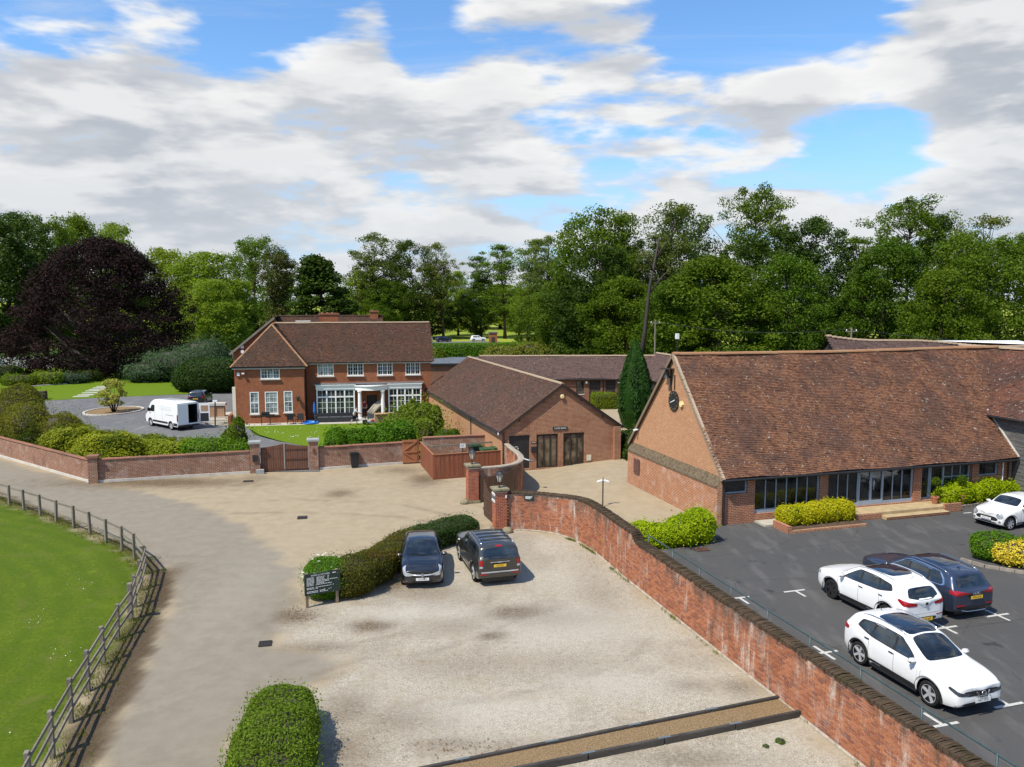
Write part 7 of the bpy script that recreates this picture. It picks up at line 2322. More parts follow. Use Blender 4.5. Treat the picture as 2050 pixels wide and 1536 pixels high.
def wheel_mesh(r, wdt, rim_mat, spokes):
 key = (r, wdt, rim_mat, spokes)
 if key in _wheels: return _wheels[key]
 n = 32
 t = MB()
 prof = [(r * .70, wdt * .42),(r * .82, wdt * .5),(r * .95, wdt * .47),(r, wdt * .32),(r, -wdt * .32),(r * .95,-wdt * .47),(r * .7,-wdt * .45)]
 rings = [[(a * math.cos(2 * PI * k / n), b, a * math.sin(2 * PI * k / n)) for k in range(n)] for a, b in prof]
 for i in range(len(rings) - 1):
  for k in range(n): t.face([rings[i][k], rings[i][(k + 1) % n], rings[i + 1][(k + 1) % n], rings[i + 1][k]])
 ty = t.build('tyre', 'dark_rubber', None, smooth=True); tm = ty.data; bpy.data.objects.remove(ty)
 m_ = MB()
 R1 = r * .72
 for k in range(n):                    # rim barrel and lip
  a0, a1 = 2 * PI * k / n, 2 * PI * (k + 1) / n
  c0, s0, c1, s1 = math.cos(a0), math.sin(a0), math.cos(a1), math.sin(a1)
  m_.face([(R1 * c0, wdt * .43, R1 * s0),(R1 * c1, wdt * .43, R1 * s1),(R1 * .92 * c1, wdt * .42, R1 * .92 * s1),(R1 * .92 * c0, wdt * .42, R1 * .92 * s0)])
 for k in range(spokes):
  a = 2 * PI * k / spokes
  ca, sa = math.cos(a), math.sin(a)
  w0, w1 = r * .10, r * .15
  P = lambda rr, ww, yy: (rr * ca - ww * sa, yy, rr * sa + ww * ca)
  y0, y1 = wdt * .36, wdt * .42
  m_.face([P(r * .1,-w0, y0), P(R1 * .96,-w1 * .7, y1), P(R1 * .96, w1 * .7, y1), P(r * .1, w0, y0)])
  m_.face([P(r * .1,-w0, y0), P(r * .1,-w0, y0 - .04), P(R1 * .96,-w1 * .7, y1 - .05), P(R1 * .96,-w1 * .7, y1)])
  m_.face([P(r * .1, w0, y0), P(R1 * .96, w1 * .7, y1), P(R1 * .96, w1 * .7, y1 - .05), P(r * .1, w0, y0 - .04)])
 hub = [(r * .15 * math.cos(2 * PI * k / 12), wdt * .37, r * .15 * math.sin(2 * PI * k / 12)) for k in range(12)]
 m_.face(hub)
 ri = m_.build('rim', MATS[rim_mat]); rm = ri.data; bpy.data.objects.remove(ri)
 d_ = MB()
 d_.face([(R1 * .95 * math.cos(2 * PI * k / n), wdt * .25, R1 * .95 * math.sin(2 * PI * k / n)) for k in range(n)])
 di = d_.build('brake_disc', 'black_metal'); dm = di.data; bpy.data.objects.remove(di)
 _wheels[key] = (tm, rm, dm)
 return _wheels[key]
def add_wheels(car, sp, rim='alloy', spokes=5, wdt=.225, y=None):
 tm, rm, dm = wheel_mesh(sp['r'], wdt, rim, spokes)
 yy = (sp['W'] / 2 - wdt / 2 - .015) if y is None else y
 for xw in sp['axles']:
  for s in (1,-1):
   w = bpy.data.objects.new('wheel', None); link(w, car); w.empty_display_size = .1
   w.location = (xw, s * yy, sp['r']); w.rotation_euler = (0, random.uniform(0,1),0 if s > 0 else PI)
   for nm, me in (('tyre', tm),('rim', rm),('brake_disc', dm)): link(bpy.data.objects.new(nm, me), w)
def plate(car, text, x, z, front, yellow, tilt=.0, y=.0):
 s = 1 if front else -1
 b = BX(-.26,.26,-.008,.0,-.056,.056).build('number_plate', MATS['plate_yellow' if yellow else 'plate_white'], car)
 b.location = (x, y, z); b.rotation_euler = (-tilt, 0, s * PI / 2)
 text_mesh('characters', text, .098, 'plate_ink', b, (0,-.009,.0), ext=.001, sx=.80)
 return b
def make_car(name, label, sp, paint, loc, ang, group=None, rim='alloy', spokes=5):
 car = thing(name, label, 'car', loc, ang, group)
 CUR[0] = sp['L']
 me, bvh = car_body(sp)
 me.materials.append(MATS[paint])
 body = link(bpy.data.objects.new('body', me), car)
 L, W = sp['L'], sp['W']
 # underbody and wheel wells
 ub = BX(-L / 2 + .25, L / 2 - .3,-W / 2 + .28, W / 2 - .28,.17,.62)
 for s in (-1,1):
  ub.box(sp['axles'][0] + sp['ra'] + .02, sp['axles'][1] - sp['ra'] - .02, s * (W / 2 - .16) - .13, s * (W / 2 - .16) + .13,.19,.34)
 ub.build('underbody', 'black_plastic', car)
 add_wheels(car, sp, rim, spokes)
 return car, body, bvh
def arch_trim(car, sp, bvh, mat='black_plastic'):
 """black cladding round the arches and along the sill"""
 for view in 'LR':
  for xw in sp['axles']:
   r0, r1 = sp['ra'] - .015, sp['ra'] + .06
   pts = []
   for k in range(13):
    a = PI * k / 12
    pts.append((a, r0, r1))
   mb = MB(); s = 1 if view == 'L' else -1
   prev = None
   for k in range(21):
    a = -.18 + (PI + .36) * k / 20
    row = []
    for rr in (r0 + .012, r1):
     x_ = xw + rr * math.cos(a); z_ = sp['r'] + rr * math.sin(a)
     h = bvh.ray_cast(Vector((x_, 3 * s, z_)), Vector((0,-s, 0)))
     yv = h[0].y if h[0] is not None and abs(h[0].y) > sp['W'] / 2 * .75 else s * sp['W'] / 2 * .96
     row.append((x_, yv + s * .010, z_))
    if prev: mb.face([prev[0], prev[1], row[1], row[0]] if s < 0 else [prev[0], row[0], row[1], prev[1]])
    prev = row
   mb.build('arch_trim', MATS[mat], car)
  x0, x1 = sp['axles'][0] + sp['ra'] + .02, sp['axles'][1] - sp['ra'] - .02
  z0 = sp.get('sill', .24)
  patch('sill_trim', bvh, [(x0, z0 + .012),(x1, z0 + .012),(x1, z0 + .13),(x0, z0 + .15)], view, mat, car, .010,2,0)
def side_glass(car, bvh, polys, trim=None, frame=None):
 for view in 'LR':
  if trim: patch('window_surround', bvh, trim, view, 'black_plastic', car, .004,5,.10)
  if frame: patch('window_trim', bvh, frame, view, 'chrome', car, .002,5,.10)
  for p in polys: patch('side_window', bvh, p, view, 'car_glass', car, .008,5,.08)
def mirrors(car, paint, x, y, z):
 for s in (1,-1):
  m_ = MB()
  m_.box(-.07,.09,-.12,.12,-.07,.07)
  o = m_.build('door_mirror', MATS[paint], car, smooth=True, bevel=.045)
  o.location = (x, s * (y + .10), z)
  MB().beam((x, s * (y - .06), z - .05),(x, s * (y + .04), z - .04),.06,.04).build('mirror_arm', 'black_plastic', car)
def roof_rails(car, x0, x1, y, ztop, mat='chrome'):
 for s in (1,-1):
  n = 8
  pts = [(x0 + (x1 - x0) * i / n, s * y, ztop(x0 + (x1 - x0) * i / n) + (.035 if 0 < i < n else -.01)) for i in range(n + 1)]
  MB().tube(pts, .016,6).build('roof_rail', MATS[mat], car, smooth=True)
def door_lines(car, bvh, xs, zb, zs, handles=()):
 for view in 'LR':
  for x in xs: patch('door_seam', bvh, [(x - .005, zs),(x + .005, zs),(x + .005, zb),(x - .005, zb)], view, 'black_plastic', car, .0025,2,0)
  for (x, z) in handles: patch('door_handle', bvh, [(x - .10, z - .018),(x + .10, z - .018),(x + .10, z + .022),(x - .10, z + .022)], view, 'chrome', car, .022,2,.2)
def seams(car, bvh, xc, xn, yc, yn, rear=None):
 """shut lines of the bonnet (cowl xc, nose xn) and of the tailgate (half width, z0, z1)"""
 e = .006
 for s in (-1,1):
  if xc: patch('bonnet_seam', bvh, [(xc, s * yc),(xn, s * yn),(xn, s * yn + e),(xc, s * yc + e)], 'T', 'seam_grey', car, .0025,2,0)
  if rear: patch('tailgate_seam', bvh, [(s * rear[0], rear[1]),(s * rear[0] + e, rear[1]),(s * rear[0] + e, rear[2]),(s * rear[0], rear[2])], 'B', 'seam_grey', car, .0025,2,0)
 if xc: patch('bonnet_seam', bvh, [(xn, -yn),(xn + e * 2,0),(xn, yn),(xn + e, yn),(xn + e * 3,0),(xn + e, -yn)], 'T', 'seam_grey', car, .0025,2,0)
 if rear: patch('bumper_seam', bvh, [(-rear[0], rear[1]),(rear[0], rear[1]),(rear[0], rear[1] + e),(-rear[0], rear[1] + e)], 'B', 'seam_grey', car, .0025,2,0)
plain('seam_grey', (.10,.10,.105),.6, var=.1)
car_paint('paint_white', (.80,.80,.79)); car_paint('paint_black', (.006,.007,.011),.2,.3)
car_paint('paint_bluegrey', (.045,.060,.10),.6,.3); car_paint('paint_bronze', (.060,.058,.052),.6,.35)
plain('paint_pale', (.60,.61,.62),.4, var=.05)
car_paint('paint_navy', (.015,.025,.06),.4,.3); car_paint('paint_green', (.01,.03,.025),.4,.3)
def wl_point(u, v, z): return Vector((*G(u, v, z), z))
def place(contact, heading, side, axle_x, halfw):
 """car centre from the contact point of one wheel (side +1 = car's left) at axle position axle_x"""
 f = Vector((math.cos(heading), math.sin(heading),0)); l = Vector((-math.sin(heading), math.cos(heading),0))
 return contact - f * axle_x - l * (side * halfw)
# ---- white crossover with glass roof, facing the lower right
HD = math.radians(-72)
q = dict(L=4.38, W=1.81, r=.345, ra=.41, axles=(-1.38,1.27), sill=.27, tumble=.76, nose=.20, tail=.12,
         top=[(2.19,.74),(2.10,.86),(1.95,.95),(1.6,1.03),(1.2,1.08),(1.02,1.12),(.6,1.34),(.2,1.52),(-.2,1.585),(-.8,1.60),(-1.4,1.56),(-1.80,1.47),(-1.98,1.30),(-2.10,1.10),(-2.19,.86)],
         belt=[(2.19,.70),(1.9,.84),(1.4,.93),(.9,.98),(0,1.02),(-1.0,1.07),(-1.6,1.12),(-2.0,1.05),(-2.19,.80)])
ct = wl_point(1858,1413, Z_LOT)
c0 = place(ct, HD, -1, q['axles'][1],.86)
car, body, bv = make_car('crossover_car', 'white crossover with a dark glass roof and five-spoke wheels nearest the retaining wall', q, 'paint_white', (c0.x, c0.y, Z_LOT + .004), HD, 'cars in the tarmac car park', 'alloy', 5)
patch('windscreen', bv, [(1.0,-.66),(1.04,0),(1.0,.66),(.26,.56),(.20,0),(.26,-.56)], 'T', 'car_glass', car, .007)
patch('roof_panel', bv, [(.19,-.55),(.14,0),(.19,.55),(-1.15,.53),(-1.15,-.53)], 'T', 'roof_glass', car, .007)
patch('rear_window', bv, [(-.60,1.14),(.60,1.14),(.52,1.42),(-.52,1.42)], 'B', 'car_glass', car, .007)
side_glass(car, bv, [[(.72,1.02),(.02,1.05),(.0,1.43),(.18,1.42)],[(-.06,1.05),(-.88,1.09),(-.82,1.45),(-.08,1.46)],[(-.94,1.10),(-1.42,1.24),(-1.30,1.40),(-.90,1.45)]],
           trim=[(.86,1.0),(-.9,1.06),(-1.55,1.20),(-1.42,1.42),(-.8,1.49),(.1,1.47)])
arch_trim(car, q, bv)
patch('grille', bv, [(-.50,.60),(.50,.60),(.62,.76),(-.62,.76)], 'F', 'black_plastic', car, .006)
patch('lower_grille', bv, [(-.72,.29),(.72,.29),(.60,.44),(-.60,.44)], 'F', 'black_plastic', car, .008)
mb = MB()
for s in (-1,1): mb.beam((2.205, s * .22,.74),(2.225, s * .12,.60),.022,.035)
mb.beam((2.225,-.13,.60),(2.225,.13,.60),.022,.03); mb.build('grille_chrome', 'chrome', car)
mb = MB(); ring = [(2.235,.068 * math.cos(2 * PI * k / 16),.695 + .068 * math.sin(2 * PI * k / 16)) for k in range(17)]
mb.tube(ring, .010,6, cap=False); mb.beam((2.24,-.085,.695),(2.24,.085,.695),.012,.026); mb.build('badge', 'chrome', car)
for v_ in 'fg': patch('headlight', bv, [(.02,.78),(.28,.64),(.50,.62),(.60,.69),(.34,.73),(.06,.85)], v_, 'dark_lens', car, .008)
for v_ in 'bc': patch('tail_light', bv, [(.02,.93),(.50,.93),(.52,1.03),(.25,1.08),(.0,1.05)], v_, 'red_lens', car, .01)
mirrors(car, 'paint_white', .72,.86,1.07)
tq = curve(q['top']); roof_rails(car, .15,-1.55,.60, lambda x: float(tq(x)) - .035)
door_lines(car, bv, (.98,.0,-.98),1.0,.42,((-.12 + .02,.93),(-1.05,.97)))
seams(car, bv, 1.08,1.98,.70,.60)
plate(car, 'VA17 VKD', 2.215,.50, True, False)
MB().tube([(-1.45,0,1.56),(-1.62,0,1.74)],.008,5).build('aerial', 'black_plastic', car)
wp = MB().beam((1.02,.25,1.135),(.82,-.55,1.20),.02,.012); wp.build('wiper', 'black_plastic', car)
# ---- white crossover seen from behind, beside the blue one
HK = math.radians(109)
q = dict(L=4.44, W=1.855, r=.355, ra=.425, axles=(-1.38,1.26), sill=.26, tumble=.76, nose=.20, tail=.13,
         top=[(2.22,.76),(2.12,.88),(1.9,.98),(1.5,1.06),(1.1,1.11),(.9,1.16),(.5,1.40),(.15,1.55),(-.3,1.62),(-.9,1.63),(-1.45,1.58),(-1.82,1.48),(-2.0,1.28),(-2.12,1.08),(-2.22,.86)],
         belt=[(2.22,.72),(1.9,.88),(1.4,.97),(.8,1.02),(-.6,1.08),(-1.5,1.16),(-2.0,1.10),(-2.22,.80)])
ct = wl_point(1664,1198, Z_LOT)
c0 = place(ct, HK, 1, q['axles'][1],.88)
car, body, bv = make_car('crossover_car', 'white crossover with red tail lights parked next to the blue grey one', q, 'paint_white', (c0.x, c0.y, Z_LOT + .004), HK, 'cars in the tarmac car park', 'dark_alloy', 6)
patch('windscreen', bv, [(.88,-.66),(.92,0),(.88,.66),(.20,.56),(.14,0),(.20,-.56)], 'T', 'car_glass', car, .007)
patch('roof_panel', bv, [(.12,-.55),(.08,0),(.12,.55),(-1.20,.53),(-1.20,-.53)], 'T', 'roof_glass', car, .007)
patch('rear_window', bv, [(-.64,1.16),(-.3,1.10),(.3,1.10),(.64,1.16),(.52,1.43),(-.52,1.43)], 'B', 'car_glass', car, .007)
side_glass(car, bv, [[(.62,1.06),(-.08,1.09),(-.10,1.47),(.12,1.46)],[(-.15,1.10),(-.98,1.15),(-.90,1.48),(-.17,1.49)],[(-1.03,1.16),(-1.45,1.30),(-1.35,1.42),(-.98,1.47)]],
           trim=[(.76,1.04),(-1.0,1.12),(-1.58,1.26),(-1.45,1.45),(-.8,1.52),(.05,1.51)])
arch_trim(car, q, bv)
for v_ in 'bc': patch('tail_light', bv, [(-.04,1.07),(.15,.91),(.55,.90),(.58,1.0),(.30,1.06),(.0,1.13)], v_, 'red_lens', car, .012)
patch('lower_bumper', bv, [(-.45,.36),(.45,.36),(.50,.50),(-.50,.50)], 'B', 'black_plastic', car, .010)
for s in (-1,1): patch('reflector', bv, [(s * .48,.52),(s * .78,.53),(s * .78,.57),(s * .48,.56)], 'B', 'red_lens', car, .012,2,0)
o = MB().lathe([(.07,0),(.06,.012),(0,.014)], n=16).build('badge', 'dark_alloy', car); o.location = (-2.235,0,.97); o.rotation_euler = (0,-PI / 2,0); o.scale = (.7,1,1)
mirrors(car, 'paint_white', .66,.88,1.11)
tq2 = curve(q['top']); roof_rails(car, .1,-1.6,.62, lambda x: float(tq2(x)) - .035, 'paint_white' if False else 'alloy')
door_lines(car, bv, (.92,-.10,-1.08),1.03,.42,((-.22,.96),(-1.15,1.0)))
seams(car, bv, .98,2.0,.72,.60,(.66,.62,1.12))
plate(car, 'CX14 UBT', -2.245,.44, False, True)
for v_ in 'fg': patch('headlight', bv, [(.04,.76),(.42,.70),(.48,.76),(.05,.90)], v_, 'clear_lens', car, .008)
MB().tube([(-1.5,0,1.58),(-1.64,0,1.72)],.008,5).build('aerial', 'black_plastic', car)
# ---- blue grey estate SUV seen from behind
HU = math.radians(108)
q = dict(L=4.66, W=1.89, r=.37, ra=.44, axles=(-1.44,1.38), sill=.27, tumble=.75, nose=.17, tail=.11,
         top=[(2.33,.82),(2.24,.95),(2.0,1.03),(1.5,1.09),(1.15,1.13),(.95,1.17),(.5,1.43),(.1,1.60),(-.4,1.66),(-1.0,1.65),(-1.55,1.60),(-1.88,1.53),(-2.05,1.30),(-2.18,1.08),(-2.33,.92)],
         belt=[(2.33,.78),(1.9,.93),(1.3,1.01),(.6,1.04),(-.6,1.07),(-1.6,1.10),(-2.1,1.06),(-2.33,.86)])
ct = wl_point(1870,1228, Z_LOT)
c0 = place(ct, HU, 1, q['axles'][0],.90)
car, body, bv = make_car('estate_car', 'blue grey estate car with chrome window trim and yellow plate', q, 'paint_bluegrey', (c0.x, c0.y, Z_LOT + .004), HU, 'cars in the tarmac car park', 'alloy', 5)
patch('windscreen', bv, [(.93,-.68),(.97,0),(.93,.68),(.16,.58),(.10,0),(.16,-.58)], 'T', 'car_glass', car, .007)
patch('roof_panel', bv, [(.06,-.50),(.06,.50),(-1.30,.48),(-1.30,-.48)], 'T', 'roof_glass', car, .007)
patch('rear_window', bv, [(-.68,1.12),(.68,1.12),(.54,1.48),(-.54,1.48)], 'B', 'car_glass', car, .007)
side_glass(car, bv, [[(.66,1.08),(-.10,1.10),(-.12,1.50),(.08,1.49)],[(-.16,1.10),(-1.05,1.12),(-.98,1.51),(-.18,1.52)],[(-1.10,1.12),(-1.66,1.16),(-1.46,1.46),(-1.06,1.50)]],
           trim=[(.80,1.06),(-1.70,1.12),(-1.62,1.30),(-1.42,1.50),(-.7,1.55),(.0,1.54)], frame=[(.86,1.04),(-1.80,1.10),(-1.68,1.34),(-1.46,1.53),(-.7,1.58),(.0,1.57)])
patch('lower_bumper', bv, [(-.88,.33),(.88,.33),(.88,.50),(-.88,.50)], 'B', 'black_plastic', car, .010)
mb = MB(); mb.tube([(-2.17,-.72,.37),(-2.345,-.40,.35),(-2.36,0,.345),(-2.345,.40,.35),(-2.17,.72,.37)],.015,6); mb.build('bumper_strip', 'chrome', car)
for v_ in 'bc': patch('tail_light', bv, [(.0,.93),(.3,.90),(.64,.93),(.64,.98),(.30,1.04),(.0,1.07)], v_, 'red_lens', car, .012)
for s in (-1,1): patch('reflector', bv, [(s * .45,.52),(s * .82,.53),(s * .82,.58),(s * .45,.57)], 'B', 'red_lens', car, .012,2,0)
mb = MB()
for k in range(4):
 cy = -.105 + k * .07
 mb.tube([(-2.345, cy + .045 * math.cos(2 * PI * j / 12),.96 + .045 * math.sin(2 * PI * j / 12)) for j in range(13)],.007,5, cap=False)
mb.build('badge', 'chrome', car)
mirrors(car, 'paint_bluegrey', .72,.90,1.12)
tq3 = curve(q['top']); roof_rails(car, .1,-1.75,.66, lambda x: float(tq3(x)) - .05, 'chrome')
door_lines(car, bv, (.95,-.13,-1.15),1.05,.42,((-.25,.98),(-1.22,1.0)))
seams(car, bv, 1.02,2.1,.74,.62,(.72,.60,1.10))
plate(car, 'WV67 OSX', -2.345,.82, False, True)
MB().tube([(-1.45,0,1.60),(-1.6,0,1.66)],.02,5).build('aerial', 'paint_bluegrey', car)
# ---- small white hatchback by the long laurel hedge
HM = math.radians(203)
q = dict(L=3.82, W=1.73, r=.315, ra=.385, axles=(-1.20,1.295), sill=.20, tumble=.80, nose=.17, tail=.14,
         top=[(1.91,.70),(1.84,.84),(1.65,.93),(1.2,.98),(.8,1.02),(.62,1.06),(.36,1.24),(.12,1.36),(-.3,1.41),(-.9,1.41),(-1.35,1.38),(-1.62,1.30),(-1.74,1.05),(-1.84,.90),(-1.91,.78)],
         belt=[(1.91,.66),(1.6,.80),(1.1,.88),(.6,.93),(-.4,.95),(-1.3,.97),(-1.7,.93),(-1.91,.72)])
ct = wl_point(2022,1062, Z_LOT)
c0 = place(ct, HM, 1, q['axles'][1],.82)
car, body, bv = make_car('small_hatchback', 'small white hatchback with round headlights by the long laurel hedge', q, 'paint_white', (c0.x, c0.y, Z_LOT + .004), HM, 'cars in the tarmac car park', 'alloy', 7)
patch('windscreen', bv, [(.62,-.64),(.66,0),(.62,.64),(.16,.58),(.12,0),(.16,-.58)], 'T', 'car_glass', car, .007)
side_glass(car, bv, [[(.42,.97),(-.42,.98),(-.44,1.31),(.14,1.30)],[(-.48,.98),(-1.42,1.0),(-1.32,1.28),(-.50,1.31)]], trim=[(.54,.95),(-1.52,.98),(-1.40,1.31),(-.4,1.345),(.08,1.335)])
patch('rear_window', bv, [(-.56,.98),(.56,.98),(.50,1.26),(-.50,1.26)], 'B', 'car_glass', car, .007)
patch('grille', bv, [(-.50,.42),(.50,.42),(.58,.52),(.42,.62),(-.42,.62),(-.58,.52)], 'F', 'black_plastic', car, .008)
patch('lower_grille', bv, [(-.48,.30),(.48,.30),(.50,.36),(-.50,.36)], 'F', 'black_plastic', car, .008)
for v_ in 'fg':
 cx_ = .34
 circ = lambda r_, zc=.70: [(cx_ + r_ * math.cos(2 * PI * k / 16), zc + r_ * 1.05 * math.sin(2 * PI * k / 16)) for k in range(16)]
 patch('headlight_ring', bv, circ(.135), v_, 'chrome', car, .007,4,0)
 patch('headlight', bv, circ(.115), v_, 'clear_lens', car, .014,4,0)
 patch('fog_light', bv, [(cx_ - .05,.36),(cx_ + .05,.36),(cx_ + .05,.46),(cx_ - .05,.46)], v_, 'galvanised', car, .010,3,.25)
arch_trim(car, q, bv)
mirrors(car, 'paint_white', .50,.82,1.0)
door_lines(car, bv, (.62,-.46),.92,.36,((-.30,.86),))
seams(car, bv, .70,1.7,.66,.56)
plate(car, 'GM63 CXB', 1.93,.50, True, False)
# ---- black hatchback nose-out by the hedge
HRn = math.radians(-83)
q = dict(L=4.25, W=1.76, r=.315, ra=.385, axles=(-1.28,1.32), sill=.20, tumble=.76, nose=.21, tail=.12,
         top=[(2.125,.66),(2.03,.78),(1.8,.86),(1.35,.96),(1.0,1.01),(.88,1.04),(.4,1.28),(.0,1.42),(-.4,1.46),(-1.0,1.44),(-1.5,1.38),(-1.78,1.30),(-1.95,1.05),(-2.05,.92),(-2.125,.80)],
         belt=[(2.125,.62),(1.8,.76),(1.3,.86),(.8,.93),(-.4,.96),(-1.4,1.0),(-1.9,.98),(-2.125,.74)])
fr_ = Vector((*G(846,1180),0))
f_ = Vector((math.cos(HRn), math.sin(HRn),0))
c0 = fr_ - f_ * 2.08
car, body, bv = make_car('black_hatchback', 'black hatchback with clear headlights and a silver grille bar backed against the hedge', q, 'paint_black', (c0.x, c0.y, .004), HRn, 'cars on the gravel yard', 'alloy', 5)
patch('windscreen', bv, [(.86,-.66),(.92,0),(.86,.66),(.06,.54),(.0,0),(.06,-.54)], 'T', 'car_glass', car, .007)
side_glass(car, bv, [[(.62,.98),(-.12,1.0),(-.14,1.33),(.06,1.32)],[(-.18,1.0),(-1.0,1.03),(-.94,1.34),(-.2,1.35)]], trim=[(.74,.96),(-1.5,1.02),(-1.3,1.30),(-.6,1.38),(.0,1.37)])
patch('rear_window', bv, [(-.60,1.0),(.60,1.0),(.50,1.27),(-.50,1.27)], 'B', 'car_glass', car, .007)
for v_ in 'fg': patch('headlight', bv, [(.0,.82),(.12,.66),(.34,.55),(.56,.565),(.54,.64),(.30,.74),(.06,.88)], v_, 'clear_lens', car, .010)
patch('grille', bv, [(-.52,.52),(.52,.52),(.50,.64),(-.50,.64)], 'F', 'black_plastic', car, .006)
patch('lower_grille', bv, [(-.40,.28),(.40,.28),(.44,.36),(-.44,.36)], 'F', 'black_plastic', car, .008)
mb = MB(); mb.tube([(2.03,-.56,.60),(2.14,-.25,.60),(2.155,0,.595),(2.14,.25,.60),(2.03,.56,.60)],.032,6); mb.build('grille_bar', 'alloy', car, smooth=True)
mb = MB(); P_ = [(2.20,0,.70),(2.20,.05,.615),(2.20,0,.53),(2.20,-.05,.615)]
for a, b in zip(P_, P_[1:] + P_[:1]): mb.beam(a, b, .018,.02)
mb.build('badge', 'chrome', car)
for s in (-1,1): patch('fog_light', bv, [(s * .58,.32),(s * .70,.32),(s * .70,.40),(s * .58,.40)], 'F', 'dark_lens', car, .010,3,.2)
mirrors(car, 'paint_black', .66,.84,1.0)
door_lines(car, bv, (.9,-.16),.95,.36,((-.25,.90),))
seams(car, bv, .96,1.9,.66,.55)
plate(car, 'HC58 HKA', 2.155,.44, True, False)
MB().beam((.93,.15,1.05),(.78,-.5,1.11),.02,.012).build('wiper', 'black_plastic', car)
# ---- bronze grey off-roader seen from behind
HJ = math.radians(106)
q = dict(L=4.74, W=1.87, r=.375, ra=.44, axles=(-1.40,1.38), sill=.30, tumble=.84, nose=.10, tail=.05,
         top=[(2.37,.88),(2.30,1.02),(2.1,1.08),(1.5,1.13),(1.05,1.16),(.9,1.20),(.5,1.52),(.2,1.66),(-.3,1.70),(-1.2,1.70),(-1.8,1.68),(-2.1,1.62),(-2.20,1.35),(-2.28,1.15),(-2.37,1.0)],
         belt=[(2.37,.84),(2.0,.99),(1.3,1.07),(.6,1.09),(-.6,1.11),(-1.8,1.13),(-2.2,1.12),(-2.37,.93)])
ct = wl_point(948,1163,0)
c0 = place(ct, HJ, 1, q['axles'][0],.89)
car, body, bv = make_car('offroad_car', 'bronze grey off-roader with roof bars parked beside the gate pillar', q, 'paint_bronze', (c0.x, c0.y, .004), HJ, 'cars on the gravel yard', 'alloy', 5)
patch('windscreen', bv, [(.88,-.70),(.92,0),(.88,.70),(.28,.64),(.24,0),(.28,-.64)], 'T', 'car_glass', car, .007)
patch('rear_window', bv, [(-.70,1.16),(.70,1.16),(.62,1.56),(-.62,1.56)], 'B', 'car_glass', car, .007)
side_glass(car, bv, [[(.60,1.13),(-.12,1.14),(-.14,1.56),(.16,1.55)],[(-.18,1.14),(-1.06,1.15),(-1.02,1.57),(-.2,1.57)],[(-1.12,1.15),(-1.94,1.16),(-1.88,1.55),(-1.08,1.57)]],
           trim=[(.72,1.11),(-2.02,1.13),(-1.94,1.58),(-.6,1.60),(.08,1.59)])
for view in 'LR': patch('side_strip', bv, [(1.0,.68),(-1.0,.70),(-1.0,.74),(1.0,.72)], view, 'chrome', car, .012,2,0)
for s in (-1,1):
 patch('tail_light', bv, [(s * .70,.90),(s * .86,.90),(s * .86,1.12),(s * .70,1.12)], 'B', 'red_lens', car, .014,4,.08)
 patch('reverse_light', bv, [(s * .71,.80),(s * .85,.80),(s * .85,.885),(s * .71,.885)], 'B', 'clear_lens', car, .014,3,.08)
 patch('reflector', bv, [(s * .52,.52),(s * .82,.52),(s * .82,.58),(s * .52,.58)], 'B', 'red_lens', car, .012,2,0)
patch('tailgate_bar', bv, [(-.40,1.02),(.40,1.02),(.40,1.06),(-.40,1.06)], 'B', 'alloy', car, .016,2,0)
patch('bumper_strip', bv, [(-.78,.60),(.78,.60),(.78,.66),(-.78,.66)], 'B', 'alloy', car, .02,2,0)
patch('brake_light', bv, [(-.14,1.60),(.14,1.60),(.14,1.64),(-.14,1.64)], 'B', 'red_lens', car, .01,2,0)
tq4 = curve(q['top']); roof_rails(car, .1,-1.9,.66, lambda x: float(tq4(x)) + .0, 'chrome')
for x_ in (-.3,-.75,-1.2,-1.65): BX(x_ - .025, x_ + .025,-.65,.65,1.735,1.76).build('cross_bar', 'black_plastic', car)
mirrors(car, 'paint_bronze', .66,.91,1.16)
door_lines(car, bv, (.9,-.15,-1.12),1.08,.42,((-.30,1.0),(-1.2,1.02)))
arch_trim(car, q, bv, 'paint_bronze')
seams(car, bv, None, 0,0,0,(.66,.72,1.14))
plate(car, 'GY07 JPV', -2.40,.90, False, True, y=.02)
MB().beam((-2.32,.05,1.17),(-2.29,-.35,1.28),.015,.02).build('wiper', 'black_plastic', car)
# ---- cars near the house and in the far park
q8 = dict(L=4.4, W=1.85, r=.35, ra=.42, axles=(-1.3,1.35), sill=.27, tumble=.80, nose=.14, tail=.10,
          top=[(2.2,.85),(2.1,1.0),(1.5,1.1),(.95,1.15),(.3,1.55),(-.3,1.66),(-1.4,1.65),(-1.85,1.58),(-2.05,1.2),(-2.2,.95)], belt=[(2.2,.8),(1.5,1.0),(.5,1.06),(-1.5,1.10),(-2.2,.9)])
def simple_car(name, label, paint, x, y, z, ang, group, pl=None):
 car, body, bv = make_car(name, label, q8, paint, (x, y, z), ang, group, 'alloy', 6)
 patch('windscreen', bv, [(.9,-.66),(.94,0),(.9,.66),(.28,.58),(.22,0),(.28,-.58)], 'T', 'car_glass', car, .007)
 patch('rear_window', bv, [(-.66,1.14),(.66,1.14),(.58,1.5),(-.58,1.5)], 'B', 'car_glass', car, .007)
 side_glass(car, bv, [[(.62,1.1),(-.1,1.12),(-.12,1.52),(.22,1.5)],[(-.16,1.12),(-1.6,1.14),(-1.45,1.5),(-.2,1.53)]])
 for s in (-1,1): patch('tail_light', bv, [(s * .66,.95),(s * .86,.95),(s * .86,1.1),(s * .66,1.1)], 'B', 'red_lens', car, .014,3,.08)
 if pl: plate(car, pl, -2.21,.85, False, True)
 mirrors(car, paint, .7,.9,1.12)
 return car
x_, y_ = G(386,815); simple_car('black_car', 'black car with a yellow rear plate behind the white van', 'paint_black', x_, y_ + 2.2,.034, math.radians(98), None, 'LK19 ZFV')
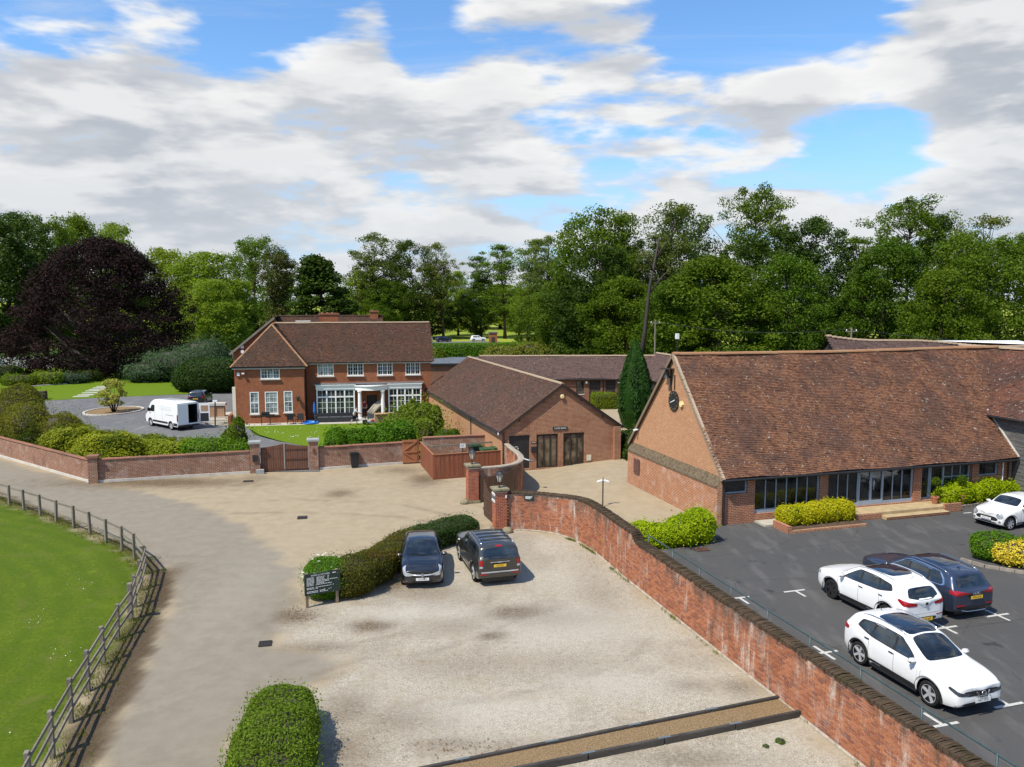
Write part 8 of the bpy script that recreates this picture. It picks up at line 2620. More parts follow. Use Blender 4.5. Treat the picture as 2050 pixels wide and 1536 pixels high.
x_, y_ = G(957,684); c = simple_car('far_car', 'white car on the far park in front of the dark layered tree', 'paint_white', x_, y_, .05, math.radians(10), 'cars in the far park')
x_, y_ = G(888,685); c = simple_car('far_car', 'dark blue car on the far park half hidden by the clipped hedge', 'paint_navy', x_, y_, .05, math.radians(25), 'cars in the far park')
x_, y_ = G(850,685); c = simple_car('far_car', 'silver white car on the far park next to the house roof end', 'paint_white', x_, y_, .05, math.radians(160), 'cars in the far park')
x_, y_ = G(885,742); c = simple_car('parked_estate', 'dark green car parked beyond the grey flat roof', 'paint_green', x_, y_, .05, math.radians(20), None)
# ---- white panel van with open rear door
van = thing('panel_van', 'white high-roofed panel van with its rear door open beside the house', 'van', (0,0,.034),0)
VH = math.radians(141)
vq = dict(L=5.9, W=2.04, r=.36, ra=.45, axles=(-1.75,1.9), sill=.36)
xs = [(-2.95,2.45,2.5),(2.95,.9,.95)]
prof = [(-2.95,.45),(-2.95,2.38),(-2.80,2.52),(-1.0,2.58),(1.0,2.55),(1.5,2.44),(1.85,2.22),(2.35,1.42),(2.50,1.28),(2.85,1.10),(2.95,.85),(2.98,.45)]
mb = MB()
hw = lambda x, z: 1.02 * (1 - .10 * max(0,(z - 1.4) / 1.2) ** 1.3) * (1 - .10 * max(0,(x - 1.9) / 1.1) ** 2)
# sides as strips between floor line and roof profile, with arches
N_ = 90
xsv = np.linspace(-2.95,2.95, N_)
topz = curve([(p[0] + 1e-4 * i, p[1]) for i, p in enumerate(prof[1:])])
for s in (1,-1):
 rows = []
 for x in xsv:
  zt = float(topz(x)); zs = .36
  for xw in vq['axles']:
   if abs(x - xw) < vq['ra']: zs = max(zs, .36 + math.sqrt(vq['ra'] ** 2 - (x - xw) ** 2))
  zz = [zs + (zt - .10 - zs) * t for t in (0,.15,.3,.45,.6,.75,.9,1.0)]
  row = [(x, s * hw(x, z), z) for z in zz] + [(x, s * (hw(x, zt) - .07), zt - .02),(x, s * hw(x, zt) * .55, zt),(x, 0, zt + .015)]
  rows.append(row)
 for i in range(N_ - 1):
  for j in range(len(rows[0]) - 1):
   f = [rows[i][j], rows[i + 1][j], rows[i + 1][j + 1], rows[i][j + 1]]
   mb.face(f if s < 0 else f[::-1])
fr_ = [(2.97, s * hw(2.95,.6), z) for s, z in ((-1,.36),(1,.36),(1,.86),(-1,.86))]
mb.face(fr_)
vb = mb.build('body', 'paint_white', van, smooth=True)
bmv = bmesh.new(); bmv.from_mesh(vb.data); bvv = BVHTree.FromBMesh(bmv); bmv.free()
# rear frame round the opening, dark load space
BX(-2.96,-2.90,-1.0,1.0,2.30,2.44).box(-2.96,-2.90,-1.0,1.0,.40,.62).box(-2.958,-2.90,.92,1.0,.62,2.30).box(-2.958,-2.90,-1.0,-.92,.62,2.30).build('rear_frame', 'paint_white', van)
mb = MB(); mb.box(-2.85,1.0,-.92,.92,.55,.60); mb.box(.9,1.0,-.9,.9,.6,2.4); mb.box(-2.85,.9,.86,.90,.6,2.3); mb.box(-2.85,.9,-.90,-.86,.6,2.3); mb.build('load_space', 'black_plastic', van)
# left rear door closed, right rear door swung wide open
BX(-3.0,-2.962,.0,.99,.55,2.32).build('rear_door', 'paint_white', van).data
od = BX(-.92,.0,-.02,.02,.0,1.78).build('rear_door', 'paint_white', van); od.location = (-2.97,-1.02,.55); od.rotation_euler = (0,0, math.radians(52))
BX(-.80,-.18,.022,.034,1.02,1.55).build('door_window', 'cardboard', od)
BX(-.82,-.14,.022,.034,.12,.86).build('door_lining', 'black_plastic', od)
for view in 'LR':
 patch('cab_window', bvv, [(1.08,1.42),(1.95,1.42),(1.60,2.02),(1.08,2.02)], view, 'car_glass', van, .01,4,.08)
 patch('side_rubbing_strip', bvv, [(-1.25,.50),(1.42,.50),(1.42,.68),(-1.25,.68)], view, 'black_plastic', van, .012,3,0)
 patch('side_rubbing_strip', bvv, [(-2.9,.42),(-2.24,.42),(-2.24,.68),(-2.9,.68)], view, 'black_plastic', van, .012,3,0)
 patch('slide_rail', bvv, [(-2.3,1.30),(-.9,1.30),(-.9,1.335),(-2.3,1.335)], view, 'galvanised', van, .01,2,0)
 patch('door_seam', bvv, [(1.0,.75),(1.012,.75),(1.012,2.2),(1.0,2.2)], view, 'galvanised', van, .006,2,0)
 patch('door_seam', bvv, [(-.35,.75),(-.338,.75),(-.338,2.3),(-.35,2.3)], view, 'galvanised', van, .006,2,0)
patch('windscreen', bvv, [(2.42,-.80),(2.42,.80),(1.80,.72),(1.80,-.72)], 'T', 'car_glass', van, .01)
for s in (-1,1):
 BX(-2.985,-2.90, s * 1.0 - .05, s * 1.0 + .05,.85,1.45).build('tail_light', 'red_lens', van)
 BX(1.85,2.0, s * 1.12 - .10, s * 1.12 + .10,1.40,1.72).build('door_mirror', 'black_plastic', van, bevel=.03)
 BX(2.75,2.93, s * .72 - .16, s * .72 + .16,.84,1.0).build('headlight', 'clear_lens', van, bevel=.03)
BX(2.86,3.02,-.95,.95,.34,.62).box(-3.04,-2.9,-.98,.98,.34,.50).build('bumper', 'black_plastic', van, bevel=.03)
BX(-2.4,2.6,-.75,.75,.2,.55).build('underbody', 'black_plastic', van)
add_wheels(van, vq, 'alloy', 8,.24)
for k, z_ in enumerate((1.95,1.78,1.66)):
 patch('faint_lettering', bvv, [(-2.0 + k * .1, z_),(.35 - k * .2, z_),(.35 - k * .2, z_ + .09),(-2.0 + k * .1, z_ + .09)], 'L', 'paint_pale', van, .004,2,0) if 'paint_pale' in MATS else None
ctv = wl_point(302,853,.034)
c0 = place(ctv, VH, 1,1.9,1.0)
van.location = (c0.x, c0.y, .034); van.rotation_euler = (0,0, VH)
# bay markings on the tarmac
def marking(label, u, v, arms, group='white bay marks on the tarmac'):
 x_, y_ = G(u, v, Z_LOT)
 o = thing('bay_mark', label, 'marking', (x_, y_, Z_LOT + .004),0, group)
 for (dx_, dy_, L0, L1) in arms:
  d = (D1 * dx_ + D2 * dy_)
  MB().beam(d * L0, d * L1,.10,.004).build('stroke', 'line_white', o)
tt = [(1,0,-.45,.45)]
marking('white T bay mark nearest the retaining wall, opposite the laurel hedge', 1480,1197,[(1,0,-.5,.42),(0,-1,.05,.62)])
marking('white T bay mark in front of the white crossover with red tail lights', 1592,1183,[(1,0,-.5,.42),(0,-1,.05,.62)])
marking('white cross bay mark between the retaining wall and the white crossover with the glass roof', 1650,1307,[(1,0,-.5,.5),(0,-1,-.5,-.05),(0,-1,.05,.5)])
marking('white cross bay mark behind the yellow-plated white crossover', 1892,1257,[(1,0,-.5,.5),(0,-1,-.5,-.05),(0,-1,.05,.5)])
marking('white cross bay mark behind the blue grey estate car', 1997,1232,[(1,0,-.5,.5),(0,-1,-.5,-.05),(0,-1,.05,.5)])
marking('white T bay mark beside the front wheel of the white crossover with the glass roof', 1888,1452,[(1,0,-.5,.5),(0,1,.05,.65)])
marking('white T bay mark ahead of the white plate of the crossover with the glass roof', 2020,1412,[(1,0,-.5,.5),(0,1,.05,.65)])
marking('short white line beside the long laurel hedge', 1937,1027,[(1,0,-.25,.25)])
# ================================================================ loose things
# signboard in front of the hedge
sx0, sy0 = G(614,1219); sx1, sy1 = G(675,1208)
sa = math.atan2(sy1 - sy0, sx1 - sx0); sw = math.hypot(sx1 - sx0, sy1 - sy0)
sb = thing('signboard', 'dark green courtyard signboard with white lettering on two wooden posts', 'sign', (sx0, sy0,.0), sa)
for x_ in (.04, sw + .02): BX(x_ - .05, x_ + .05,.03,.12,-.2,1.34).build('post', 'post_wood', sb)
BX(-.06, sw + .14,-.01,.026,.50,1.32).build('board', 'sign_green', sb)
text_mesh('heading', 'INNER COURTYARD', .085, 'sign_white', sb, (sw * .47,-.013,1.245), ext=.001, sx=.92)
BX(sw * .86, sw * .98,-.0135,-.0105,1.235,1.265).build('arrow_bar', 'sign_white', sb)
lines = [(.02,.26,.34,.62,.70),(.02,.26,.34,.58,.70),(.02,.26,.34,.60,.70),(.02,.26,.34,1.04, None),(.02,.26,.34,.74, None),(.02,.26,.34,.60, None),(.02,.24,.32,.84, None), None, (.02,.24,.30,.78, None),(.02,.26,.30,.40, None), None, (.02,.38,.44,.60, None),(.02,.38,.44,.72, None)]
mbl = MB()
for i, l in enumerate(lines):
 if l is None: continue
 z_ = 1.165 - i * .048
 def words(a, b):
  t = a
  while t < b - .01:
   w_ = min(random.uniform(.04,.09), b - t)
   mbl.box(t * sw, (t + w_) * sw, -.0130,-.0105, z_ - .010, z_ + .010)
   t += w_ + .014
 words(l[0], l[1]); words(l[2], min(l[3],1.02))
 if l[4]: words(l[4], l[4] + .05)
mbl.build('small_lettering', 'sign_white', sb)
for (x_, z_, a_) in ((.80,.80,-.7),(.88,.79,1.2),(.60,.66,-.8),(.74,.65,-.6),(.80,.665,1.2)):
 MB().beam((x_ * sw - .025 * math.cos(a_),-.0125, z_ - .025 * math.sin(a_)),(x_ * sw + .025 * math.cos(a_),-.0125, z_ + .025 * math.sin(a_)),.003,.016).build('arrow_mark', 'sign_white', sb)
# wheelie bin and black crate by the garden wall
def wheelie_bin(name, label, x, y, z, rz, body='black_plastic', lid='black_plastic', s=1.0, group=None):
 b = thing(name, label, 'bin', (x, y, z), rz, group); b.scale = (s, s, s)
 mb = MB()
 lo = [(-.21,-.24),(.21,-.24),(.21,.24),(-.21,.24)]; hi = [(-.28,-.33),(.28,-.33),(.28,.33),(-.28,.33)]
 for i in range(4):
  j = (i + 1) % 4
  mb.face([(*lo[i],.06),(*lo[j],.06),(*hi[j],.95),(*hi[i],.95)])
 mb.face([(*p, .06) for p in lo[::-1]]); mb.face([(*p, .95) for p in hi])
 mb.box(-.30,.30,-.35,.35,.90,.955)
 mb.build('body', MATS[body], b)
 l = MB()
 l.face([(-.31,-.37,.962),(.31,-.37,.962),(.31,.36,1.02),(-.31,.36,1.02)])
 l.box(-.31,.31,-.37,.36,.957,.985); l.box(-.24,.24,-.28,.30,.986,1.04)
 l.build('lid', MATS[lid], b, bevel=.015)
 MB().tube([(-.26,.40,.93),(.26,.40,.93)],.018,6).build('handle', MATS[body], b)
 for s_ in (-1,1):
  w = MB(); n = 14
  w.tube([(s_ * .22,.27,.10),(s_ * .28,.27,.10)],.10, n); w.build('wheel', 'dark_rubber', b)
 return b
bx, by = G(708,938)
wheelie_bin('wheelie_bin', 'black wheelie bin standing alone against the brick garden wall', bx, by + .3,.0, math.radians(20), s=1.05)
cx_, cy_ = G(789,927)
cr = thing('storage_crate', 'low black plastic box at the foot of the garden wall near the side gate', 'box', (cx_, cy_ + .1,0), math.radians(20))
BX(-.38,.38,-.22,.22,.0,.42).build('body', 'black_plastic', cr, bevel=.02)
BX(-.41,.41,-.25,.25,.424,.47).build('lid', 'black_plastic', cr, bevel=.012)
# bins in the enclosure
g_ = 'green bins in the enclosure'
wheelie_bin('large_bin', 'green-lidded bin at the back of the enclosure beside the timber post', -2.6,55.5,.0, math.radians(15), 'black_plastic', 'green_plastic', 1.45, g_)
wheelie_bin('large_bin', 'green bin with a pale streaked lid in the middle of the enclosure', -1.75,54.1,.0, math.radians(15), 'green_plastic', 'green_plastic', 1.4, g_)
wheelie_bin('large_bin', 'green bin nearest the gabled building wall in the enclosure', -1.0,54.6,.0, math.radians(15), 'green_plastic', 'green_plastic', 1.4, g_)
wheelie_bin('grey_lidded_bin', 'bin with a grey lid near the fence corner of the enclosure', -4.1,52.0,.0, math.radians(-40), 'green_plastic', 'grey_stone', 1.15)
es = thing('enclosure_sign', 'small white notice on a thin post inside the bin enclosure', 'sign', (-3.35,53.6,0), math.radians(12))
BX(-.03,.03,.0,.06,-.1,1.7).build('post', 'dark_timber', es)
BX(-.19,.19,-.02,-.002,1.58,1.86).build('board', 'sign_white', es)
for k in range(3): BX(-.14,.14 - k * .04,-.024,-.0205,1.78 - k * .06,1.795 - k * .06).build('text_line', 'plate_ink', es)
# camera pole behind the wall
cp = thing('camera_pole', 'black pole with two white cameras behind the curved end of the weathered wall', 'camera pole', (5.0,43.1,.16))
MB().tube([(0,0,-.2),(0,0,1.62)],.035,8).build('pole', 'black_metal', cp)
for s_ in (-1,1):
 o = BX(-.02,.30,-.055,.055,-.05,.05).build('camera', 'white_paint', cp, bevel=.02)
 o.location = (s_ * .05,-.05,1.58); o.rotation_euler = (0,.32,0 if s_ > 0 else PI)
MB().tube([(0,0,1.62),(0,0,1.78)],.014,6).build('finial', 'black_metal', cp)
# covered barbecue trolley in front of the gabled building
gx_, gy_ = G(1098,937)
gr_ = thing('barbecue_trolley', 'black covered barbecue trolley in front of the glazed gable', 'barbecue', (gx_, gy_ + .1,.05), TH)
BX(-.62,.62,-.28,.28,.55,.86).build('firebox', 'black_metal', gr_, bevel=.03)
mb = MB(); k_ = 10
for i in range(k_):
 a0, a1 = PI * i / k_, PI * (i + 1) / k_
 mb.face([(-.6,.28 * math.cos(a0),.862 + .24 * math.sin(a0)),(.6,.28 * math.cos(a0),.862 + .24 * math.sin(a0)),(.6,.28 * math.cos(a1),.862 + .24 * math.sin(a1)),(-.6,.28 * math.cos(a1),.862 + .24 * math.sin(a1))])
for s_ in (-.6,.6): mb.face([(s_, .28 * math.cos(PI * i / k_),.862 + .24 * math.sin(PI * i / k_)) for i in range(k_ + 1)])
mb.build('hood', 'black_plastic', gr_, smooth=False)
for x_ in (-.5,.5):
 for y_ in (-.22,.22): MB().beam((x_, y_, .0),(x_, y_, .55),.04,.04, up=(0,1,0)).build('leg', 'black_metal', gr_)
BX(-.5,.5,-.2,.2,.2,.23).build('shelf', 'black_metal', gr_)
for x_ in (-.5,):
 for y_ in (-.28,.28): MB().tube([(x_, y_ - .025,.10),(x_, y_ + .025,.10)],.10,12).build('wheel', 'dark_rubber', gr_)
MB().tube([(.64,-.2,.8),(.78,-.2,.8),(.78,.2,.8),(.64,.2,.8)],.015,6).build('handle', 'chrome', gr_)
cf = thing('camera_floodlight', 'white camera bracket sticking out from the end of the curved wall', 'camera', (.62,47.9,2.0))
MB().beam((0,0,0),(.45,-.1,-.12),.05,.05).build('arm', 'white_paint', cf)
MB().lathe([(.0,.0),(.12,.03),(.14,.09),(.0,.13)],(.52,-.12,-.2),12).build('dome', 'galvanised', cf)
# ---- house terrace and what stands on it
HM_ = Matrix.Translation((*HA, 0)) @ Matrix.Rotation(HTH, 4, 'Z')
def hp_(x, y, z=.0): return tuple(HM_ @ Vector((x, y, z)))
pa = BX(-.5,18.4,-1.6, PROJ - .02,-.1,.055).build('patio', 'concrete', None)
pa.matrix_world = HM_; struct(pa)
def armchair(name, label, x, y, rz, z=.056, group=None, wide=.6):
 c = thing(name, label, 'chair', hp_(x, y, z), HTH + rz, group)
 w = wide / 2
 BX(-w, w, -.28,.28,.38,.43).build('seat', 'black_metal', c)
 BX(-w, w, .26,.30,.44,.92).build('backrest', 'rattan', c)
 for sx in (-1,1):
  for sy in (-1,1): MB().beam((sx * (w - .02), sy * .26,.0),(sx * (w - .02), sy * .26,.38),.035,.035, up=(0,1,0)).build('leg', 'black_metal', c)
  MB().beam((sx * w, -.27,.64),(sx * w, .27,.64),.04,.03).build('armrest', 'black_metal', c)
 return c
armchair('garden_chair', 'black garden chair on the terrace below the right sash window', 4.95,-1.0,.2)
armchair('garden_chair', 'black garden chair on the terrace at the corner of the projecting wing', 5.75,-.9,-.3)
bq = thing('barbecue', 'black kettle barbecue on legs below the middle sash window', 'barbecue', hp_(2.75,-1.1,.056), HTH)
BX(-.42,.42,-.25,.25,.78,.98).build('firebox', 'black_metal', bq, bevel=.02)
BX(-.38,.38,-.24,.24,.984,1.2).build('hood', 'black_plastic', bq, bevel=.07)
for sx in (-1,1):
 for sy in (-1,1): MB().beam((sx * .38, sy * .22,0),(sx * .38, sy * .22,.78),.035,.035, up=(0,1,0)).build('leg', 'black_metal', bq)
BX(.44,.8,-.22,.22,.92,.96).build('side_shelf', 'black_plastic', bq)
sofa = thing('rattan_sofa', 'long black rattan garden sofa in front of the big bay window', 'sofa', hp_(9.0,-.15,.056), HTH)
BX(-1.9,1.9,-.45,.40,.04,.36).build('base', 'rattan', sofa)
BX(-1.9,1.9,.26,.42,.364,.78).build('backrest', 'rattan', sofa)
for s_ in (-1,1): BX(s_ * 1.82 - .1, s_ * 1.82 + .1,-.45,.255,.364,.6).build('armrest', 'rattan', sofa)
for k in range(3): BX(-1.68 + k * 1.13,-.60 + k * 1.13,-.42,.24,.365,.47).build('cushion', 'cushion', sofa, bevel=.03)
pool = MB().lathe([(.0,.02),(.60,.02),(.62,.10),(.72,.16),(.76,.10),(.72,.0)], n=20).build('paddling_tray', 'blue_plastic', None, smooth=True, loc=hp_(6.75,-.95,.058))
tag(pool, 'round blue plastic tray on the terrace beside the black chairs', 'tray')
box = thing('cardboard_box', 'large cardboard box on the terrace in front of the porch', 'box', hp_(13.6,-1.3,.056), HTH + .1)
BX(-.95,.95,-.3,.3,.0,.85).build('carton', 'cardboard', box)
BX(-.95,.95,-.62,-.305,.82,.85).build('flap', 'cardboard', box)
heap = thing('folded_canopy', 'heap of grey beige canvas and poles leaning in the porch', 'canvas heap', hp_(13.0, PROJ - 1.3,.2), HTH)
for i, (a, b, w_) in enumerate((((-.9,.2,.5),(.5,.5,1.75),.34),((-.7,.0,.45),(.55,.35,1.6),.30),((-.5,-.2,.42),(.5,.2,1.4),.28))):
 MB().tube([a, tuple((np.array(a) + np.array(b)) / 2 + np.array([0,0,.12])), b],[w_ * .45, w_ * .6, w_ * .35],7).build('canvas_roll', 'canvas', heap, smooth=True)
BX(-1.0,.2,-.25,.6,.0,.5).build('carton', 'cushion', heap)
bl_ = thing('blue_parasol', 'closed blue parasol against the edge of the big bay window', 'parasol', hp_(7.05,.35,.056), HTH)
MB().tube([(0,0,0),(0,0,1.9)],.02,6).build('pole', 'galvanised', bl_)
MB().lathe([(.03,.7),(.12,.9),(.09,1.5),(.02,1.85)], n=8).build('canopy', 'blue_plastic', bl_)
# side steps and terrace walls by the van
stp = thing('side_steps', 'stone steps and low brick wall at the left corner of the house', 'steps', hp_(0,0,0), HTH)
for k in range(3): BX(-2.7,-.62,-.9 + k * .42,.9,.0 + k * .17,.165 + k * .17).build('step', 'concrete', stp)
BX(-.58,-.32,-1.2,2.6,.0,1.0).build('flank_wall', 'house_brick', stp)
BX(-3.1,-2.76,.95,2.6,.0,1.0).box(-4.6,-3.15,2.3,2.6,.0,1.2).build('flank_wall', 'house_brick', stp)
BX(-4.7,-2.7,2.2,2.7,1.204,1.28).build('coping', 'pale_concrete', stp)
BX(-2.7,-.62,.92,4.6,.0,.58).build('landing', 'concrete', stp)
pkg = thing('stacked_boxes', 'tan delivery boxes stacked on the steps behind the van door', 'boxes', hp_(-2.0,1.6,.585), HTH)
BX(-.75,.0,-.35,.35,.0,1.05).build('carton', 'cardboard', pkg)
BX(.03,.72,-.3,.35,.0,.95).build('carton', 'cardboard', pkg)
BX(-.85,.85,-.4,.4,1.055,1.30).build('pale_slab', 'pale_concrete', pkg)
pst = thing('black_post', 'black post in front of the stacked boxes', 'post', hp_(-1.75,-1.0,.03), HTH)
MB().tube([(0,0,-.1),(.08,0,2.25)],.06,8).build('shaft', 'black_metal', pst)
BX(-.12,.28,-.1,.1,2.25,2.4).build('head', 'white_paint', pst)
bike = thing('bicycle', 'dark bicycle leaning on the low wall behind the van door', 'bicycle', hp_(-3.6,1.3,.036), HTH + .3)
for x_ in (-.5,.5):
 MB().tube([(x_ + .32 * math.cos(2 * PI * k / 16),0,.34 + .32 * math.sin(2 * PI * k / 16)) for k in range(17)],.02,5, cap=False).build('wheel', 'dark_rubber', bike)
for a, b in (((-.5,0,.34),(-.15,0,.75)),((-.15,0,.75),(.35,0,.72)),((.35,0,.72),(.5,0,.34)),((-.05,0,.32),(.35,0,.72)),((-.5,0,.34),(-.05,0,.32)),((-.05,0,.32),(-.2,0,.9))):
 MB().tube([a, b],.018,6).build('frame_tube', 'black_metal', bike)
BX(-.32,-.08,-.06,.06,.9,.94).build('saddle', 'black_plastic', bike)
MB().tube([(.32,-.25,.98),(.36,0,.92),(.32,.25,.98)],.014,6).build('handlebar', 'black_metal', bike)
# ---- people
def person(name, label, loc, rz, joints, colours, head, hand_pts, clothes, hair='hair_dark', group=None):
 """one continuous skinned body; clothing as fitted shells; joints: name -> (x, y, z, r)"""
 p = thing(name, label, 'person', loc, rz, group)
 def skin_obj(nm, J, E, mat, root_j, parent):
  me = bpy.data.meshes.new(nm)
  names = list(J)
  me.from_pydata([J[k][:3] for k in names],[(names.index(a), names.index(b)) for a, b in E],[])
  o = bpy.data.objects.new(nm, me); COL.objects.link(o)
  sm = o.modifiers.new('skin', 'SKIN'); sm.use_smooth_shade = True
  for i, k in enumerate(names):
   sv = me.skin_vertices[0].data[i]
   r = J[k][3]; sv.radius = (r if not isinstance(r, tuple) else r)[0:2] if isinstance(r, tuple) else (r, r)
   sv.use_root = (k == root_j)
  sb = o.modifiers.new('sub', 'SUBSURF'); sb.levels = 2; sb.render_levels = 2
  dg = bpy.context.evaluated_depsgraph_get()
  me2 = bpy.data.meshes.new_from_object(o.evaluated_get(dg))
  bpy.data.objects.remove(o)
  me2.materials.clear(); me2.materials.append(MATS[mat])
  return link(bpy.data.objects.new(nm, me2), parent)
 E = [('pelvis', 'waist'),('waist', 'chest'),('chest', 'neck'),('neck', 'head'),('head', 'crown')]
 for s in 'lr':
  E += [('chest', 'sh' + s),('sh' + s, 'el' + s),('el' + s, 'wr' + s),('wr' + s, 'pa' + s),('pelvis', 'hi' + s),('hi' + s, 'kn' + s),('kn' + s, 'an' + s),('an' + s, 'to' + s)]
  E += [('pa' + s, 'f%d%s' % (k, s)) for k in range(5)]
 J = dict(joints)
 for s in 'lr':
  px, py, pz, _ = J['pa' + s]
  wx_, wy_, wz_, _ = J['wr' + s]
  d = Vector((px - wx_, py - wy_, pz - wz_)).normalized()
  side = d.cross(Vector((0,0,1))).normalized(); dn = Vector((0,0,-1))
  for k in range(5):
   off = (k - 2) * .019
   L_ = (.055,.075,.082,.076,.060)[k]
   t = Vector((px, py, pz)) + side * off * (2.0 if k == 0 else 1.0) + d * (L_ * (.5 if k == 0 else .75)) + dn * (.02 + .015 * (k % 3))
   J['f%d%s' % (k, s)] = (t.x, t.y, t.z, .0085)
 body = skin_obj('body', J, E, 'skin', 'pelvis', p)
 for (nm, keys, edges, mat, grow, root_j) in clothes:
  Jc = {k: (*J[k][:3],(J[k][3] if not isinstance(J[k][3], tuple) else J[k][3][0]) * grow) if k in J else None for k in keys if k in J}
  for k in keys:
   if k not in J:
    a, b, t = k.split(':'); t = float(t)
    ja, jb = J[a], J[b]
    Jc[k] = tuple(ja[i] + (jb[i] - ja[i]) * t for i in range(3)) + ((ja[3] * (1 - t) + jb[3] * t) * grow,)
  skin_obj(nm, Jc, edges, mat, root_j, p)
 # face and hair
 hx, hy, hz = head[:3]; fx, fy = head[3], head[4]
 f = Vector((fx, fy, 0)).normalized(); l = Vector((-f.y, f.x, 0)); c = Vector((hx, hy, hz))
 def blob(nm, o, r, mat, sc=(1,1,1)):
  m_ = MB().lathe([(.0,-r),(r * .7,-r * .7),(r, 0),(r * .7, r * .7),(.0, r)], n=10).build(nm, MATS[mat], p, smooth=True)
  m_.location = c + f * o[0] + l * o[1] + Vector((0,0, o[2])); m_.scale = sc
  return m_
 blob('nose', (.105,0,-.015),.018, 'skin', (1,1,1.4))
 for s in (-1,1):
  blob('eye', (.088,.032 * s, .012),.011, 'plate_ink')
  blob('ear', (-.005,.078 * s, .0),.022, 'skin', (1,.6,1.4))
 blob('mouth', (.092,0,-.055),.014, 'shirt_red', (.6,1.6,.4))
 hp = blob('hair', (-.018,0,.04),.098, hair, (1.05,.95,1.0))
 return p
def pose(lean, arms_f, stride):
 """x forward; returns joints for a figure 1.75 m tall pushing something"""
 c = math.cos(lean); s = math.sin(lean)
 def up(h): return (s * h, c * h)
 ph = .92
 J = {'pelvis': (0,0, ph, .135), 'waist': (up(.18)[0],0, ph + up(.18)[1],.125), 'chest': (up(.42)[0],0, ph + up(.42)[1],.15), 'neck': (up(.60)[0] + .01,0, ph + up(.60)[1],.055),
         'head': (up(.70)[0] + .03,0, ph + up(.70)[1],.085), 'crown': (up(.80)[0] + .04,0, ph + up(.80)[1],.07)}
 for k, sg in (('l', 1),('r', -1)):
  x_, z_ = up(.50)
  J['sh' + k] = (x_, sg * .19, ph + z_, .068)
  J['el' + k] = (x_ + arms_f * .20, sg * .23, ph + z_ - .24,.046)
  J['wr' + k] = (x_ + arms_f * .44, sg * .20, ph + z_ - .34,.031)
  J['pa' + k] = (x_ + arms_f * .50, sg * .20, ph + z_ - .37,.034)
  st_ = stride * sg
  J['hi' + k] = (0, sg * .095, ph - .06,.095)
  J['kn' + k] = (st_ * .20 + .06, sg * .10,.48,.062)
  J['an' + k] = (st_ * .36 - (.06 if st_ < 0 else 0), sg * .10,.08 + (.05 if st_ < 0 else 0),.042)
  J['to' + k] = (st_ * .36 + .15 - (.06 if st_ < 0 else 0), sg * .11,.035,.04)
 return J
J = pose(.45,1.0,.9)
tee = ('shirt', ['waist', 'chest', 'neck:chest:.25', 'shl', 'shr', 'shl:ell:.7', 'shr:elr:.7', 'pelvis:waist:.3'],[('pelvis:waist:.3', 'waist'),('waist', 'chest'),('chest', 'neck:chest:.25'),('chest', 'shl'),('chest', 'shr'),('shl', 'shl:ell:.7'),('shr', 'shr:elr:.7')], 'shirt_grey', 1.14, 'chest')
sho = ('shorts', ['pelvis', 'pelvis:waist:.5', 'hil', 'hir', 'hil:knl:.95', 'hir:knr:.95'],[('pelvis', 'pelvis:waist:.5'),('pelvis', 'hil'),('pelvis', 'hir'),('hil', 'hil:knl:.95'),('hir', 'hir:knr:.95')], 'shorts_navy', 1.22, 'pelvis')
shoes = lambda k: ('shoe', ['an' + k + ':to' + k + ':.1', 'to' + k],[('an' + k + ':to' + k + ':.1', 'to' + k)], 'black_plastic', 1.25, 'to' + k)
pmx, pmy = G(708,851,.05)
hd = J['head']
per = person('person', 'person in grey top and dark shorts leaning forward to push the lawn mower', (pmx, pmy, .055), math.radians(12), J, None, (hd[0] + .01,0, hd[2] + .045,1,-.0), None, [tee, sho, shoes('l'), shoes('r')])
mo = thing('lawn_mower', 'red lawn mower pushed across the front lawn', 'lawn mower', (pmx + 1.62, pmy + .34,.055), math.radians(12))
BX(-.40,.38,-.26,.26,.12,.27).build('deck', 'galvanised', mo, bevel=.04)
MB().lathe([(.17,.0),(.18,.10),(.12,.18),(.0,.20)],(.06,0,.274),14).build('engine', 'red_paint', mo, smooth=True)
BX(-.85,-.42,-.22,.22,.12,.42).build('grass_box', 'black_plastic', mo, bevel=.05)
for sx in (-.32,.30):
 for sy in (-.29,.29): MB().tube([(sx, sy - .025,.10),(sx, sy + .025,.10)],.10,12).build('wheel', 'dark_rubber', mo)
zh = J['pal'][2] - .03; xh = J['pal'][0] + .03 - 1.62 - .02
MB().tube([(-.35,-.2,.25),(xh, -.22, zh),(xh, .22, zh),(-.35,.2,.25)],.014,6).build('handle', 'black_metal', mo)
J2 = pose(.05,.35,.05)
trs = ('trousers', ['pelvis', 'pelvis:waist:.5', 'hil', 'hir', 'knl', 'knr', 'anl', 'anr'],[('pelvis', 'pelvis:waist:.5'),('pelvis', 'hil'),('pelvis', 'hir'),('hil', 'knl'),('hir', 'knr'),('knl', 'anl'),('knr', 'anr')], 'shorts_navy', 1.22, 'pelvis')
tee2 = (tee[0], tee[1], tee[2], 'shirt_red', tee[4], tee[5])
hd = J2['head']
person('person', 'person in red top and dark trousers standing behind the porch column', hp_(11.75, PROJ - .75,.2), HTH - PI / 2, J2, None, (hd[0] + .01,0, hd[2] + .045,1,0), None, [tee2, trs, shoes('l'), shoes('r')])
